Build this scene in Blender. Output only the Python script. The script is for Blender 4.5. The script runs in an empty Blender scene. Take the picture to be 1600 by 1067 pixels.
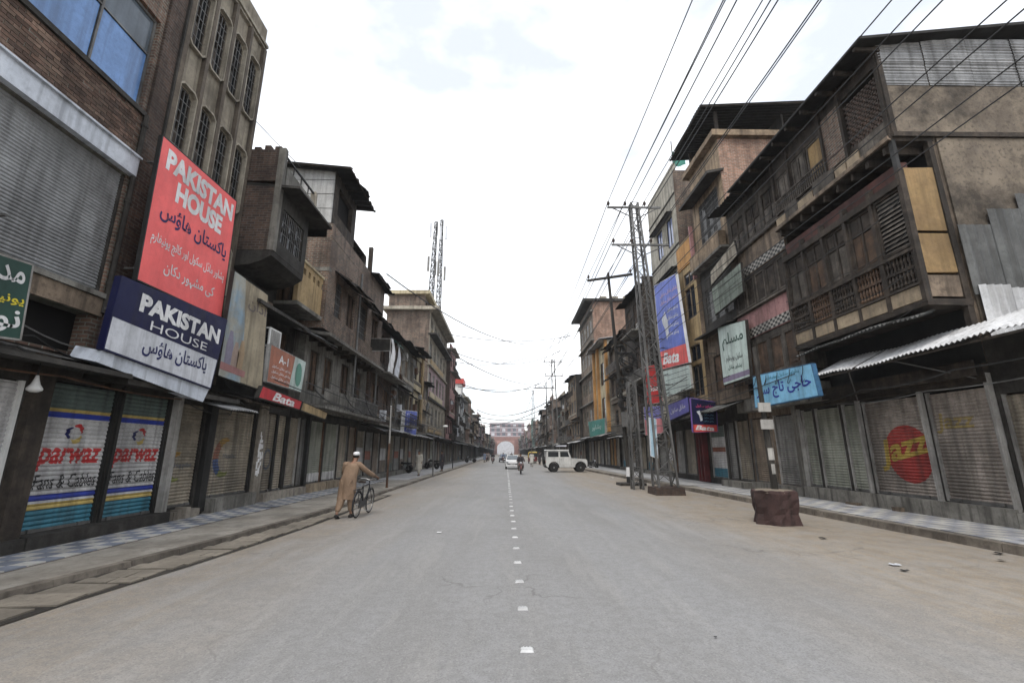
import bpy, bmesh, math, random
from mathutils import Vector, Matrix
R = math.radians
sc = bpy.context.scene
col = sc.collection
rng = random.Random(7)

# ------------------------------------------------------------------ camera
CAM_H, FPX, CX, CY = 1.75, 712.0, 800.0, 533.5
YAW, PITCH = R(0.782), R(13.619)
cam = bpy.data.cameras.new('camera')
cam.sensor_width = 36.0
cam.lens = FPX / 1600 * 36.0
cam.clip_start, cam.clip_end = 0.05, 3000
cam_o = bpy.data.objects.new('camera', cam)
col.objects.link(cam_o)
cam_o.location = (0, 0, CAM_H)
cam_o.rotation_euler = (R(90) + PITCH, 0, -YAW)
sc.camera = cam_o

# ------------------------------------------------------------------ sky: bright broken overcast
SUN_EL, SUN_AZ = R(58), R(200)
world = bpy.data.worlds.new('World')
sc.world = world
world.use_nodes = True
nt = world.node_tree
N, L = nt.nodes, nt.links
bg = N['Background']
sky = N.new('ShaderNodeTexSky')
sky.sky_type = 'NISHITA'
sky.sun_disc = False
sky.sun_elevation = SUN_EL
sky.sun_rotation = SUN_AZ
sky.dust_density = 2.0
tc = N.new('ShaderNodeTexCoord')
mp = N.new('ShaderNodeMapping')
mp.inputs['Scale'].default_value = (1.0, 1.0, 2.4)
mp.inputs['Location'].default_value = (0.35, 0.2, 0.0)
nz = N.new('ShaderNodeTexNoise')
nz.inputs['Scale'].default_value = 1.5
nz.inputs['Detail'].default_value = 7
nz.inputs['Roughness'].default_value = 0.55
rp = N.new('ShaderNodeValToRGB')
rp.color_ramp.elements[0].position = 0.40
rp.color_ramp.elements[0].color = (0.40, 0.40, 0.40, 1)
rp.color_ramp.elements[1].position = 0.60
rp.color_ramp.elements[1].color = (1, 1, 1, 1)
mixw = N.new('ShaderNodeMix')
mixw.data_type = 'RGBA'
SKY_STRENGTH = 0.10
L.new(tc.outputs['Generated'], mp.inputs['Vector'])
L.new(mp.outputs['Vector'], nz.inputs['Vector'])
L.new(nz.outputs['Fac'], rp.inputs['Fac'])
L.new(rp.outputs['Color'], mixw.inputs['Factor'])
L.new(sky.outputs['Color'], mixw.inputs['A'])
mixw.inputs['B'].default_value = (11.2, 11.35, 11.6, 1)      # sunlit cloud deck
L.new(mixw.outputs['Result'], bg.inputs['Color'])
bg.inputs['Strength'].default_value = SKY_STRENGTH

sun = bpy.data.lights.new('sun', 'SUN')
sun.energy = 1.3
sun.angle = R(18)
sun.color = (1.0, 0.96, 0.9)
sun_o = bpy.data.objects.new('sun', sun)
col.objects.link(sun_o)
sun_dir = Vector((math.sin(SUN_AZ) * math.cos(SUN_EL), math.cos(SUN_AZ) * math.cos(SUN_EL), math.sin(SUN_EL)))
sun_o.rotation_euler = sun_dir.to_track_quat('Z', 'Y').to_euler()

vs = sc.view_settings
vs.view_transform = 'Standard'
vs.look = 'None'
vs.exposure = 0.82
vs.gamma = 1.0

# ------------------------------------------------------------------ pixel -> place (the photo is 1600 x 1067)
_f = Vector((math.sin(YAW) * math.cos(PITCH), math.cos(YAW) * math.cos(PITCH), math.sin(PITCH)))
_r = Vector((math.cos(YAW), -math.sin(YAW), 0))
_u = _r.cross(_f)
def ray(u, v): return _f + _r * ((u - CX) / FPX) - _u * ((v - CY) / FPX)
def onX(u, v, X):                       # where a pixel meets a facade plane: (Y, Z)
    d = ray(u, v); t = X / d.x
    return d.y * t, CAM_H + d.z * t
def onY(u, v, Y):                       # where a pixel meets a plane across the street: (X, Z)
    d = ray(u, v); t = Y / d.y
    return d.x * t, CAM_H + d.z * t
def onG(u, v, z=0.0):                   # where a pixel meets the ground
    d = ray(u, v); t = (z - CAM_H) / d.z
    return d.x * t, d.y * t

# ------------------------------------------------------------------ materials
MATS = {}
def M(name, c1, c2=None, rough=0.85, scale=1.2, streak=0.35, grime=0.45, bump=0.25, brick=None, metal=0.0, bscale=30.0, spec=0.3, var=0.0):
    """weathered paint / plaster / metal: two tones broken by noise, rain streaks, dirt blotches, fine bump"""
    if name in MATS: return MATS[name]
    m = bpy.data.materials.new(name); m.use_nodes = True
    n, l = m.node_tree.nodes, m.node_tree.links
    bs = n['Principled BSDF']
    bs.inputs['Roughness'].default_value = rough
    bs.inputs['Metallic'].default_value = metal
    bs.inputs['Specular IOR Level'].default_value = spec
    if c2 is None: c2 = tuple(x * 0.72 for x in c1)
    geo = n.new('ShaderNodeNewGeometry')
    def noise(sc_, det=5, vec=None, rgh=0.6):
        t = n.new('ShaderNodeTexNoise'); t.inputs['Scale'].default_value = sc_; t.inputs['Detail'].default_value = det
        t.inputs['Roughness'].default_value = rgh
        l.new(vec or geo.outputs['Position'], t.inputs['Vector']); return t.outputs['Fac']
    def ramp(src, p0, p1, a=0.0, b=1.0):
        t = n.new('ShaderNodeMapRange'); t.inputs['From Min'].default_value = p0; t.inputs['From Max'].default_value = p1
        t.inputs['To Min'].default_value = a; t.inputs['To Max'].default_value = b
        l.new(src, t.inputs['Value']); return t.outputs['Result']
    def mix(fac, a, b, mode='MIX'):
        t = n.new('ShaderNodeMix'); t.data_type = 'RGBA'; t.blend_type = mode
        if isinstance(fac, float): t.inputs['Factor'].default_value = fac
        else: l.new(fac, t.inputs['Factor'])
        for s, x in (('A', a), ('B', b)):
            if isinstance(x, tuple): t.inputs[s].default_value = (*x, 1)
            else: l.new(x, t.inputs[s])
        return t.outputs['Result']
    height = None
    if brick:
        sx = n.new('ShaderNodeSeparateXYZ'); l.new(geo.outputs['Position'], sx.inputs[0])
        ad = n.new('ShaderNodeMath'); ad.operation = 'ADD'; l.new(sx.outputs[0], ad.inputs[0]); l.new(sx.outputs[1], ad.inputs[1])
        cx = n.new('ShaderNodeCombineXYZ'); l.new(ad.outputs[0], cx.inputs[0]); l.new(sx.outputs[2], cx.inputs[1])
        bt = n.new('ShaderNodeTexBrick'); l.new(cx.outputs[0], bt.inputs['Vector'])
        bt.inputs['Scale'].default_value = 1.0
        bt.inputs['Brick Width'].default_value = 0.235; bt.inputs['Row Height'].default_value = 0.082
        bt.inputs['Mortar Size'].default_value = 0.012; bt.inputs['Mortar Smooth'].default_value = 0.25
        bt.inputs['Color1'].default_value = (*c1, 1); bt.inputs['Color2'].default_value = (*c2, 1)
        bt.inputs['Mortar'].default_value = (*brick, 1)
        bt.inputs['Bias'].default_value = -0.1
        base = bt.outputs['Color']
        base = mix(ramp(noise(0.9), 0.44, 0.70, 0, 0.4), base, tuple(x * 0.6 for x in c2))
        height = bt.outputs['Fac']
    else:
        base = mix(ramp(noise(scale, 9, None, 0.68), 0.40, 0.60), c1, c2)
    if var:
        oi = n.new('ShaderNodeObjectInfo')
        hv = n.new('ShaderNodeHueSaturation'); l.new(base, hv.inputs['Color'])
        l.new(ramp(oi.outputs['Random'], 0, 1, 1 - var, 1 + var), hv.inputs['Value'])
        base = hv.outputs['Color']
    if streak:
        mpn = n.new('ShaderNodeMapping'); mpn.inputs['Scale'].default_value = (3.2, 3.2, 0.22)
        l.new(geo.outputs['Position'], mpn.inputs['Vector'])
        base = mix(ramp(noise(1.5, 7, mpn.outputs[0]), 0.47, 0.66, 0, min(1.0, streak*1.5)), base, (0.022, 0.019, 0.016))
    if grime:
        base = mix(ramp(noise(0.55, 9, None, 0.72), 0.46, 0.62, 0, min(1.0, grime*1.35)), base, tuple(x * 0.38 for x in c2))
        base = mix(ramp(noise(11.0, 5), 0.52, 0.68, 0, grime * 0.9), base, tuple(x * 0.45 for x in c2))
    l.new(base, bs.inputs['Base Color'])
    if bump:
        b = n.new('ShaderNodeBump'); b.inputs['Strength'].default_value = bump; b.inputs['Distance'].default_value = 0.02
        if height is not None:
            inv = ramp(height, 0, 1, 1, 0); l.new(inv, b.inputs['Height'])
        else: l.new(noise(bscale, 6), b.inputs['Height'])
        l.new(b.outputs['Normal'], bs.inputs['Normal'])
        l.new(ramp(noise(4.0), 0.3, 0.7, rough - 0.12, min(1.0, rough + 0.1)), bs.inputs['Roughness'])
    MATS[name] = m
    return m
def glassy(name, c, rough=0.12, spec=0.5):
    return M(name, c, tuple(x * 0.75 for x in c), rough=rough, streak=0.25, grime=0.25, bump=0.0, spec=spec)

brick      = M('brick', (0.21, 0.125, 0.090), (0.09, 0.058, 0.045), brick=(0.22, 0.225, 0.19), bump=0.5, streak=0.35)
brick_dark = M('brick dark', (0.115, 0.070, 0.050), (0.050, 0.033, 0.027), brick=(0.115, 0.103, 0.09), bump=0.5, streak=0.4)
brick_red  = M('brick red', (0.36, 0.19, 0.125), (0.19, 0.11, 0.078), brick=(0.32, 0.285, 0.24), bump=0.5, streak=0.25)
beige      = M('beige plaster', (0.31, 0.275, 0.215), (0.225, 0.195, 0.15), streak=0.42, grime=0.45)
pilaster   = M('brown pilaster', (0.145, 0.12, 0.092), (0.10, 0.08, 0.062), streak=0.4)
trim       = M('pale trim', (0.38, 0.345, 0.28), (0.27, 0.24, 0.19), streak=0.35)
pale_conc  = M('pale bare concrete', (0.40, 0.375, 0.315), (0.28, 0.26, 0.215), streak=0.4, grime=0.45)
concrete   = M('grey concrete', (0.235, 0.225, 0.20), (0.15, 0.142, 0.125), streak=0.5, grime=0.5)
conc_dark  = M('shade darkened concrete', (0.056, 0.051, 0.045), (0.027, 0.025, 0.022), streak=0.5, grime=0.5)  # dark concrete, colour deepened so overhangs and recesses read as shade
plast_tan  = M('tan plaster', (0.33, 0.245, 0.16), (0.21, 0.155, 0.105), streak=0.45, grime=0.55)
plast_brown= M('brown stained plaster', (0.235, 0.18, 0.13), (0.13, 0.10, 0.075), streak=0.5, grime=0.6, scale=0.8)
cream      = M('cream paint', (0.52, 0.45, 0.30), (0.38, 0.32, 0.21), streak=0.35, grime=0.4)
ochre      = M('ochre paint', (0.39, 0.285, 0.15), (0.29, 0.21, 0.11), streak=0.3, grime=0.35)
orange     = M('orange paint', (0.48, 0.255, 0.085), (0.36, 0.19, 0.07), streak=0.25, grime=0.3)
pink       = M('pink paint', (0.40, 0.22, 0.21), (0.28, 0.15, 0.145), streak=0.35)
mauve      = M('mauve plaster', (0.36, 0.26, 0.27), (0.27, 0.19, 0.20), streak=0.25)
green_wall = M('green paint', (0.13, 0.25, 0.22), (0.09, 0.17, 0.15), streak=0.35)
wood       = M('weathered wood', (0.066, 0.052, 0.041), (0.028, 0.023, 0.019), rough=0.9, scale=3, streak=0.45, bump=0.4, bscale=18)  # old wood, base also darkened to deepen the shade of recessed parts
wood_grey  = M('grey old wood', (0.135, 0.118, 0.10), (0.066, 0.057, 0.048), rough=0.9, scale=3, streak=0.45, bump=0.4, bscale=18, var=0.25)
wood_brown = M('brown door wood', (0.125, 0.077, 0.048), (0.062, 0.040, 0.028), rough=0.85, scale=3, streak=0.4, bump=0.3, var=0.25)
board_tan  = M('tan board', (0.33, 0.225, 0.105), (0.25, 0.165, 0.08), streak=0.3, grime=0.4, scale=0.7)
board_pale = M('pale board', (0.36, 0.29, 0.20), (0.23, 0.18, 0.125), streak=0.3, grime=0.4, var=0.2)
tin        = M('galvanised tin', (0.36, 0.365, 0.37), (0.24, 0.245, 0.25), rough=0.5, metal=0.35, streak=0.35, grime=0.4, bump=0.1, var=0.12)
tin_white  = M('white tin sheet', (0.62, 0.63, 0.64), (0.48, 0.48, 0.48), rough=0.5, streak=0.25, grime=0.35, bump=0.1)
tin_dark   = M('tarred sheet', (0.024, 0.023, 0.022), (0.014, 0.013, 0.012), rough=0.85, streak=0.2)
tin_side   = M('dull grey tin', (0.15, 0.155, 0.15), (0.10, 0.10, 0.098), rough=0.6, metal=0.2, streak=0.4, grime=0.4, bump=0.1)
shut_grey  = M('grey rolling shutter', (0.27, 0.265, 0.25), (0.19, 0.185, 0.172), rough=0.6, metal=0.15, streak=0.4, grime=0.5, bump=0.12)
shut_tan   = M('tan rolling shutter', (0.38, 0.335, 0.262), (0.27, 0.235, 0.182), rough=0.65, metal=0.1, streak=0.45, grime=0.55, bump=0.12, var=0.18)
shut_green = M('grey green rolling shutter', (0.31, 0.32, 0.265), (0.22, 0.23, 0.19), rough=0.6, streak=0.35, grime=0.4, bump=0.12)
shut_brown = M('brown rolling shutter', (0.28, 0.225, 0.17), (0.19, 0.15, 0.112), rough=0.65, streak=0.4, grime=0.5, bump=0.12, var=0.15)
shut_white = M('whitewashed shutter', (0.60, 0.595, 0.59), (0.45, 0.445, 0.44), rough=0.6, streak=0.35, grime=0.4, bump=0.12)
shut_big   = M('big grey roller', (0.34, 0.35, 0.355), (0.25, 0.255, 0.258), rough=0.5, metal=0.2, streak=0.3, grime=0.35, bump=0.1)
rail_pale  = M('pale steel rail', (0.40, 0.39, 0.37), (0.28, 0.27, 0.25), rough=0.6, streak=0.4, grime=0.4)
dark       = M('black steel', (0.025, 0.024, 0.023), (0.015, 0.015, 0.014), rough=0.6, streak=0, grime=0.2, bump=0.1)
dark_in    = M('painted inner shade', (0.010, 0.009, 0.008), (0.006, 0.005, 0.005), rough=1.0, streak=0, grime=0, bump=0)  # near-black colour standing for the shade inside openings
iron       = M('grey iron', (0.19, 0.188, 0.182), (0.12, 0.117, 0.112), rough=0.6, metal=0.4, streak=0.2, grime=0.4, bump=0.15)
rust       = M('rusty iron', (0.16, 0.085, 0.05), (0.085, 0.05, 0.035), rough=0.85, streak=0.3, grime=0.4)
rubble     = M('rubble stone', (0.30, 0.27, 0.225), (0.19, 0.165, 0.135), streak=0.3, grime=0.5, bump=0.6, bscale=9, var=0.2)
glass_blue = glassy('blue film glass', (0.16, 0.31, 0.62), 0.18)
glass_grey = glassy('grey glass', (0.11, 0.135, 0.16), 0.1)
glass_dark = glassy('dark glass', (0.03, 0.034, 0.038), 0.1)
glass_lilac= glassy('lilac glass', (0.28, 0.33, 0.52), 0.15)
shut_dusk  = M('brownish white shutter', (0.35, 0.305, 0.265), (0.225, 0.195, 0.168), rough=0.6, streak=0.45, grime=0.55, bump=0.12)
gable_m    = M('cracked gable plaster', (0.20, 0.165, 0.125), (0.11, 0.09, 0.07), streak=0.12, grime=0.75, scale=0.9, bump=0.5, bscale=7)
white      = M('white paint', (0.76, 0.76, 0.74), (0.64, 0.64, 0.62), rough=0.6, streak=0.15, grime=0.2, bump=0.05)
strip_white= M('bluish white sheet', (0.62, 0.66, 0.72), (0.52, 0.56, 0.62), rough=0.5, streak=0.3, grime=0.3, bump=0.1)
def paint(name, c, rough=0.55, streak=0.22, grime=0.3): return M(name, c, tuple(x * 0.86 for x in c), rough=rough, streak=streak, grime=grime, bump=0.03)
p_red   = paint('sign red', (0.84, 0.145, 0.14), .55, .06, .12); p_navy = paint('sign navy', (0.006, 0.008, 0.05))
p_blue  = paint('sign blue', (0.07, 0.12, 0.55)); p_sky = paint('sign sky blue', (0.22, 0.50, 0.72))
p_green = paint('sign green', (0.03, 0.075, 0.06)); p_teal = paint('sign teal', (0.03, 0.22, 0.18))
p_yellow= paint('letter yellow', (0.75, 0.62, 0.05)); p_white = paint('letter white', (0.80, 0.80, 0.80))
p_ink   = paint('letter navy', (0.012, 0.016, 0.10)); p_black = paint('letter black', (0.02, 0.02, 0.02))
p_pale  = paint('sign pale', (0.62, 0.64, 0.68)); p_mint = paint('sign mint', (0.50, 0.60, 0.56))
p_brown = paint('sign red brown', (0.36, 0.13, 0.08)); p_jazz = paint('logo red', (0.33, 0.04, 0.033), 0.6, 0.35, 0.45)
p_gold  = paint('logo yellow', (0.42, 0.30, 0.06), 0.6, 0.35, 0.45); p_parred = paint('shutter lettering red', (0.50, 0.05, 0.05), 0.6, 0.3, 0.35)
p_stripe= paint('stripe blue', (0.035, 0.06, 0.36), 0.6, 0.3, 0.35); p_stripey = paint('stripe yellow', (0.55, 0.42, 0.14), 0.6, 0.3, 0.35)
p_aqua  = paint('shutter aqua', (0.055, 0.20, 0.27), 0.6, 0.35, 0.4); p_gteal = paint('shutter dull teal', (0.13, 0.17, 0.155), 0.6, 0.35, 0.4)
p_faint = paint('faded grey blue', (0.13, 0.14, 0.16), 0.7, 0.4, 0.5); p_fred = paint('faded red', (0.30, 0.12, 0.08), 0.7, 0.4, 0.5)
p_forg  = paint('faded orange', (0.36, 0.22, 0.06), 0.7, 0.4, 0.5); p_fblue = paint('faded blue', (0.06, 0.10, 0.24), 0.7, 0.4, 0.5)
p_fgreen= paint('faded green', (0.20, 0.22, 0.07), 0.7, 0.4, 0.5)

# ------------------------------------------------------------------ mesh helpers
class MB:
    def __init__(s): s.v = []; s.f = []; s.m = []; s.mi = 0
    def add(s, vs, fs):
        o = len(s.v); s.v += [tuple(p) for p in vs]
        for q in fs: s.f.append([o + i for i in q]); s.m.append(s.mi)
        return s
    def box(s, x0, x1, y0, y1, z0, z1):
        if x0 > x1: x0, x1 = x1, x0
        if y0 > y1: y0, y1 = y1, y0
        if z0 > z1: z0, z1 = z1, z0
        return s.add([(x0,y0,z0),(x1,y0,z0),(x1,y1,z0),(x0,y1,z0),(x0,y0,z1),(x1,y0,z1),(x1,y1,z1),(x0,y1,z1)],
                     [(0,3,2,1),(4,5,6,7),(0,1,5,4),(1,2,6,5),(2,3,7,6),(3,0,4,7)])
    def quad(s, a, b, c, d): return s.add([a, b, c, d], [(0,1,2,3)])
    def tube(s, p0, p1, r0, r1=None, n=6, cap=True):
        r1 = r0 if r1 is None else r1
        p0, p1 = Vector(p0), Vector(p1); d = (p1 - p0)
        if d.length < 1e-6: return s
        d.normalize(); a = d.orthogonal().normalized(); b = d.cross(a)
        vs = []
        for p, r in ((p0, r0), (p1, r1)):
            for k in range(n):
                t = 2 * math.pi * k / n; vs.append(p + a * (r * math.cos(t)) + b * (r * math.sin(t)))
        fs = [(k, (k+1) % n, n + (k+1) % n, n + k) for k in range(n)]
        if cap: fs += [tuple(range(n))[::-1], tuple(range(n, 2*n))]
        return s.add(vs, fs)
    def path(s, pts, r, n=5):
        """one continuous tube along points; r may be a list"""
        pts = [Vector(p) for p in pts]; vs = []; k0 = len(pts)
        a = None
        for i, p in enumerate(pts):
            d = (pts[min(i+1, k0-1)] - pts[max(i-1, 0)]).normalized()
            a = d.orthogonal().normalized() if a is None else (a - d * a.dot(d)).normalized()
            b = d.cross(a); rr = r[i] if isinstance(r, (list, tuple)) else r
            for k in range(n):
                t = 2 * math.pi * k / n; vs.append(p + a * (rr * math.cos(t)) + b * (rr * math.sin(t)))
        fs = [(i*n + k, i*n + (k+1) % n, (i+1)*n + (k+1) % n, (i+1)*n + k) for i in range(k0-1) for k in range(n)]
        fs += [tuple(range(n))[::-1], tuple(range((k0-1)*n, k0*n))]
        return s.add(vs, fs)
    def bar(s, p0, p1, w, h):
        """square section bar"""
        p0, p1 = Vector(p0), Vector(p1); d = (p1 - p0).normalized()
        up = Vector((0,0,1)) if abs(d.z) < 0.95 else Vector((0,1,0))
        a = d.cross(up).normalized() * (w/2); b = a.cross(d).normalized() * (h/2)
        vs = [p + x + y for p in (p0, p1) for x, y in ((a,b),(-a,b),(-a,-b),(a,-b))]
        return s.add(vs, [(0,1,2,3),(7,6,5,4),(0,4,5,1),(1,5,6,2),(2,6,7,3),(3,7,4,0)])
    def loft(s, rings, cap=True):
        n = len(rings[0]); vs = [p for r in rings for p in r]
        fs = [(i*n+k, i*n+(k+1)%n, (i+1)*n+(k+1)%n, (i+1)*n+k) for i in range(len(rings)-1) for k in range(n)]
        if cap: fs += [tuple(range(n))[::-1], tuple(range((len(rings)-1)*n, len(rings)*n))]
        return s.add(vs, fs)
    def sheet(s, rows):
        n = len(rows[0]); vs = [p for r in rows for p in r]
        return s.add(vs, [(i*n+k, i*n+k+1, (i+1)*n+k+1, (i+1)*n+k) for i in range(len(rows)-1) for k in range(n-1)])
    def ball(s, c, r, n=8, m=6):
        c = Vector(c); rr = Vector(r) if not isinstance(r, (int, float)) else Vector((r, r, r))
        rings = []
        for i in range(m+1):
            t = math.pi * (0.02 + 0.96 * i / m)
            rings.append([c + Vector((rr.x*math.sin(t)*math.cos(2*math.pi*k/n), rr.y*math.sin(t)*math.sin(2*math.pi*k/n), -rr.z*math.cos(t))) for k in range(n)])
        return s.loft(rings)
    def jit(s, a, seed=None):
        """hand-made unevenness"""
        r = random.Random(int(abs(sum(s.v[0]))*977) if s.v else 0); s.v = [(p[0]+r.uniform(-a,a), p[1]+r.uniform(-a,a), p[2]+r.uniform(-a,a)) for p in s.v]; return s
    def mesh(s, name, mats, off=(0,0,0), smooth=False):
        me = bpy.data.meshes.new(name); o = Vector(off)
        me.from_pydata([tuple(Vector(p) - o) for p in s.v], [], s.f)
        if not isinstance(mats, (list, tuple)): mats = [mats]
        for m in mats: me.materials.append(m)
        if any(s.m): me.polygons.foreach_set('material_index', s.m)
        if smooth: me.polygons.foreach_set('use_smooth', [True] * len(me.polygons))
        me.update(); return me
    def build(s, name, mats, parent=None, smooth=False, loc=None):
        """link as one object. Vertices are in the world, or local when loc is given or the parent is a local root"""
        wl = parent_loc(parent) if parent is not None else Vector((0,0,0))
        me = s.mesh(name, mats, wl, smooth)
        o = bpy.data.objects.new(name, me); col.objects.link(o)
        if parent is not None: o.parent = parent
        if loc is not None: o.location = loc
        return o
def parent_loc(p):
    v = Vector((0,0,0))
    while p is not None:
        v += Vector(p.location); p = p.parent
    return v
def tag(o, label, cat, group=None, kind=None):
    if label: o['label'] = label
    if cat: o['category'] = cat
    if group: o['group'] = group
    if kind: o['kind'] = kind
    return o
def thing(name, label, cat, loc=(0,0,0), group=None):
    o = bpy.data.objects.new(name, None); col.objects.link(o); o.location = loc; o.empty_display_size = 0.3
    return tag(o, label, cat, group)
def structure(o): o['kind'] = 'structure'; return o
def copy_tree(o, parent=None):
    c = o.copy(); col.objects.link(c)
    if parent is not None: c.parent = parent
    for ch in o.children: copy_tree(ch, c)
    return c

# ------------------------------------------------------------------ lettering
_AR = {'ا':(0xFE8D,0xFE8E),'آ':(0xFE81,0xFE82),'د':(0xFEA9,0xFEAA),'ذ':(0xFEAB,0xFEAC),'ر':(0xFEAD,0xFEAE),'ز':(0xFEAF,0xFEB0),
 'و':(0xFEED,0xFEEE),'ؤ':(0xFE85,0xFE86),'ڈ':(0xFB88,0xFB89),'پ':(0xFB56,0xFB57,0xFB58,0xFB59),'ک':(0xFB8E,0xFB8F,0xFB90,0xFB91),
 'س':(0xFEB1,0xFEB2,0xFEB3,0xFEB4),'ش':(0xFEB5,0xFEB6,0xFEB7,0xFEB8),'ت':(0xFE95,0xFE96,0xFE97,0xFE98),'ن':(0xFEE5,0xFEE6,0xFEE7,0xFEE8),
 'ھ':(0xFBAA,0xFBAB,0xFBAC,0xFBAD),'ہ':(0xFBA6,0xFBA7,0xFBA8,0xFBA9),'ی':(0xFBFC,0xFBFD,0xFBFE,0xFBFF),'م':(0xFEE1,0xFEE2,0xFEE3,0xFEE4),
 'ل':(0xFEDD,0xFEDE,0xFEDF,0xFEE0),'ج':(0xFE9D,0xFE9E,0xFE9F,0xFEA0),'ح':(0xFEA1,0xFEA2,0xFEA3,0xFEA4),'ف':(0xFED1,0xFED2,0xFED3,0xFED4)}
def shape(s):
    """join Urdu letters with their presentation forms, laid out right to left"""
    out = []
    for i, c in enumerate(s):
        f = _AR.get(c)
        if not f: out.append(c); continue
        p = _AR.get(s[i-1]) if i else None
        n = _AR.get(s[i+1]) if i + 1 < len(s) else None
        jp = bool(p and len(p) == 4); jn = bool(n and len(f) == 4)
        out.append(chr(f[3] if jp and jn else f[1] if jp else f[2] if jn else f[0]))
    return ''.join(reversed(out))
def bake(ob):
    """evaluated mesh of an object, worked out in a small scratch scene so that the big one need not be updated"""
    ts = bpy.data.scenes.new('scratch'); ts.collection.objects.link(ob)
    with bpy.context.temp_override(scene=ts, view_layer=ts.view_layers[0]):
        dg = bpy.context.evaluated_depsgraph_get()
        me = bpy.data.meshes.new_from_object(ob.evaluated_get(dg))
    bpy.data.scenes.remove(ts); return me
def text_geo(s, w, h, bold=0.0, shear=0.0):
    """flat glyph triangles fitted to a w x h box whose centre is the origin"""
    if any(ord(c) > 0x600 for c in s): s = shape(s)
    cu = bpy.data.curves.new('lettering', 'FONT'); cu.body = s; cu.size = 1.0; cu.offset = bold; cu.shear = shear
    cu.resolution_u = 3
    ob = bpy.data.objects.new('lettering', cu); me = bake(ob)
    vs = [v.co.copy() for v in me.vertices]; fs = [list(p.vertices) for p in me.polygons]
    bpy.data.objects.remove(ob); bpy.data.curves.remove(cu); bpy.data.meshes.remove(me)
    if not vs: return [], []
    x0, x1 = min(v.x for v in vs), max(v.x for v in vs); y0, y1 = min(v.y for v in vs), max(v.y for v in vs)
    kx, ky = w / (x1 - x0), h / (y1 - y0)
    return [((v.x - (x0+x1)/2) * kx, (v.y - (y0+y1)/2) * ky) for v in vs], fs

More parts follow.
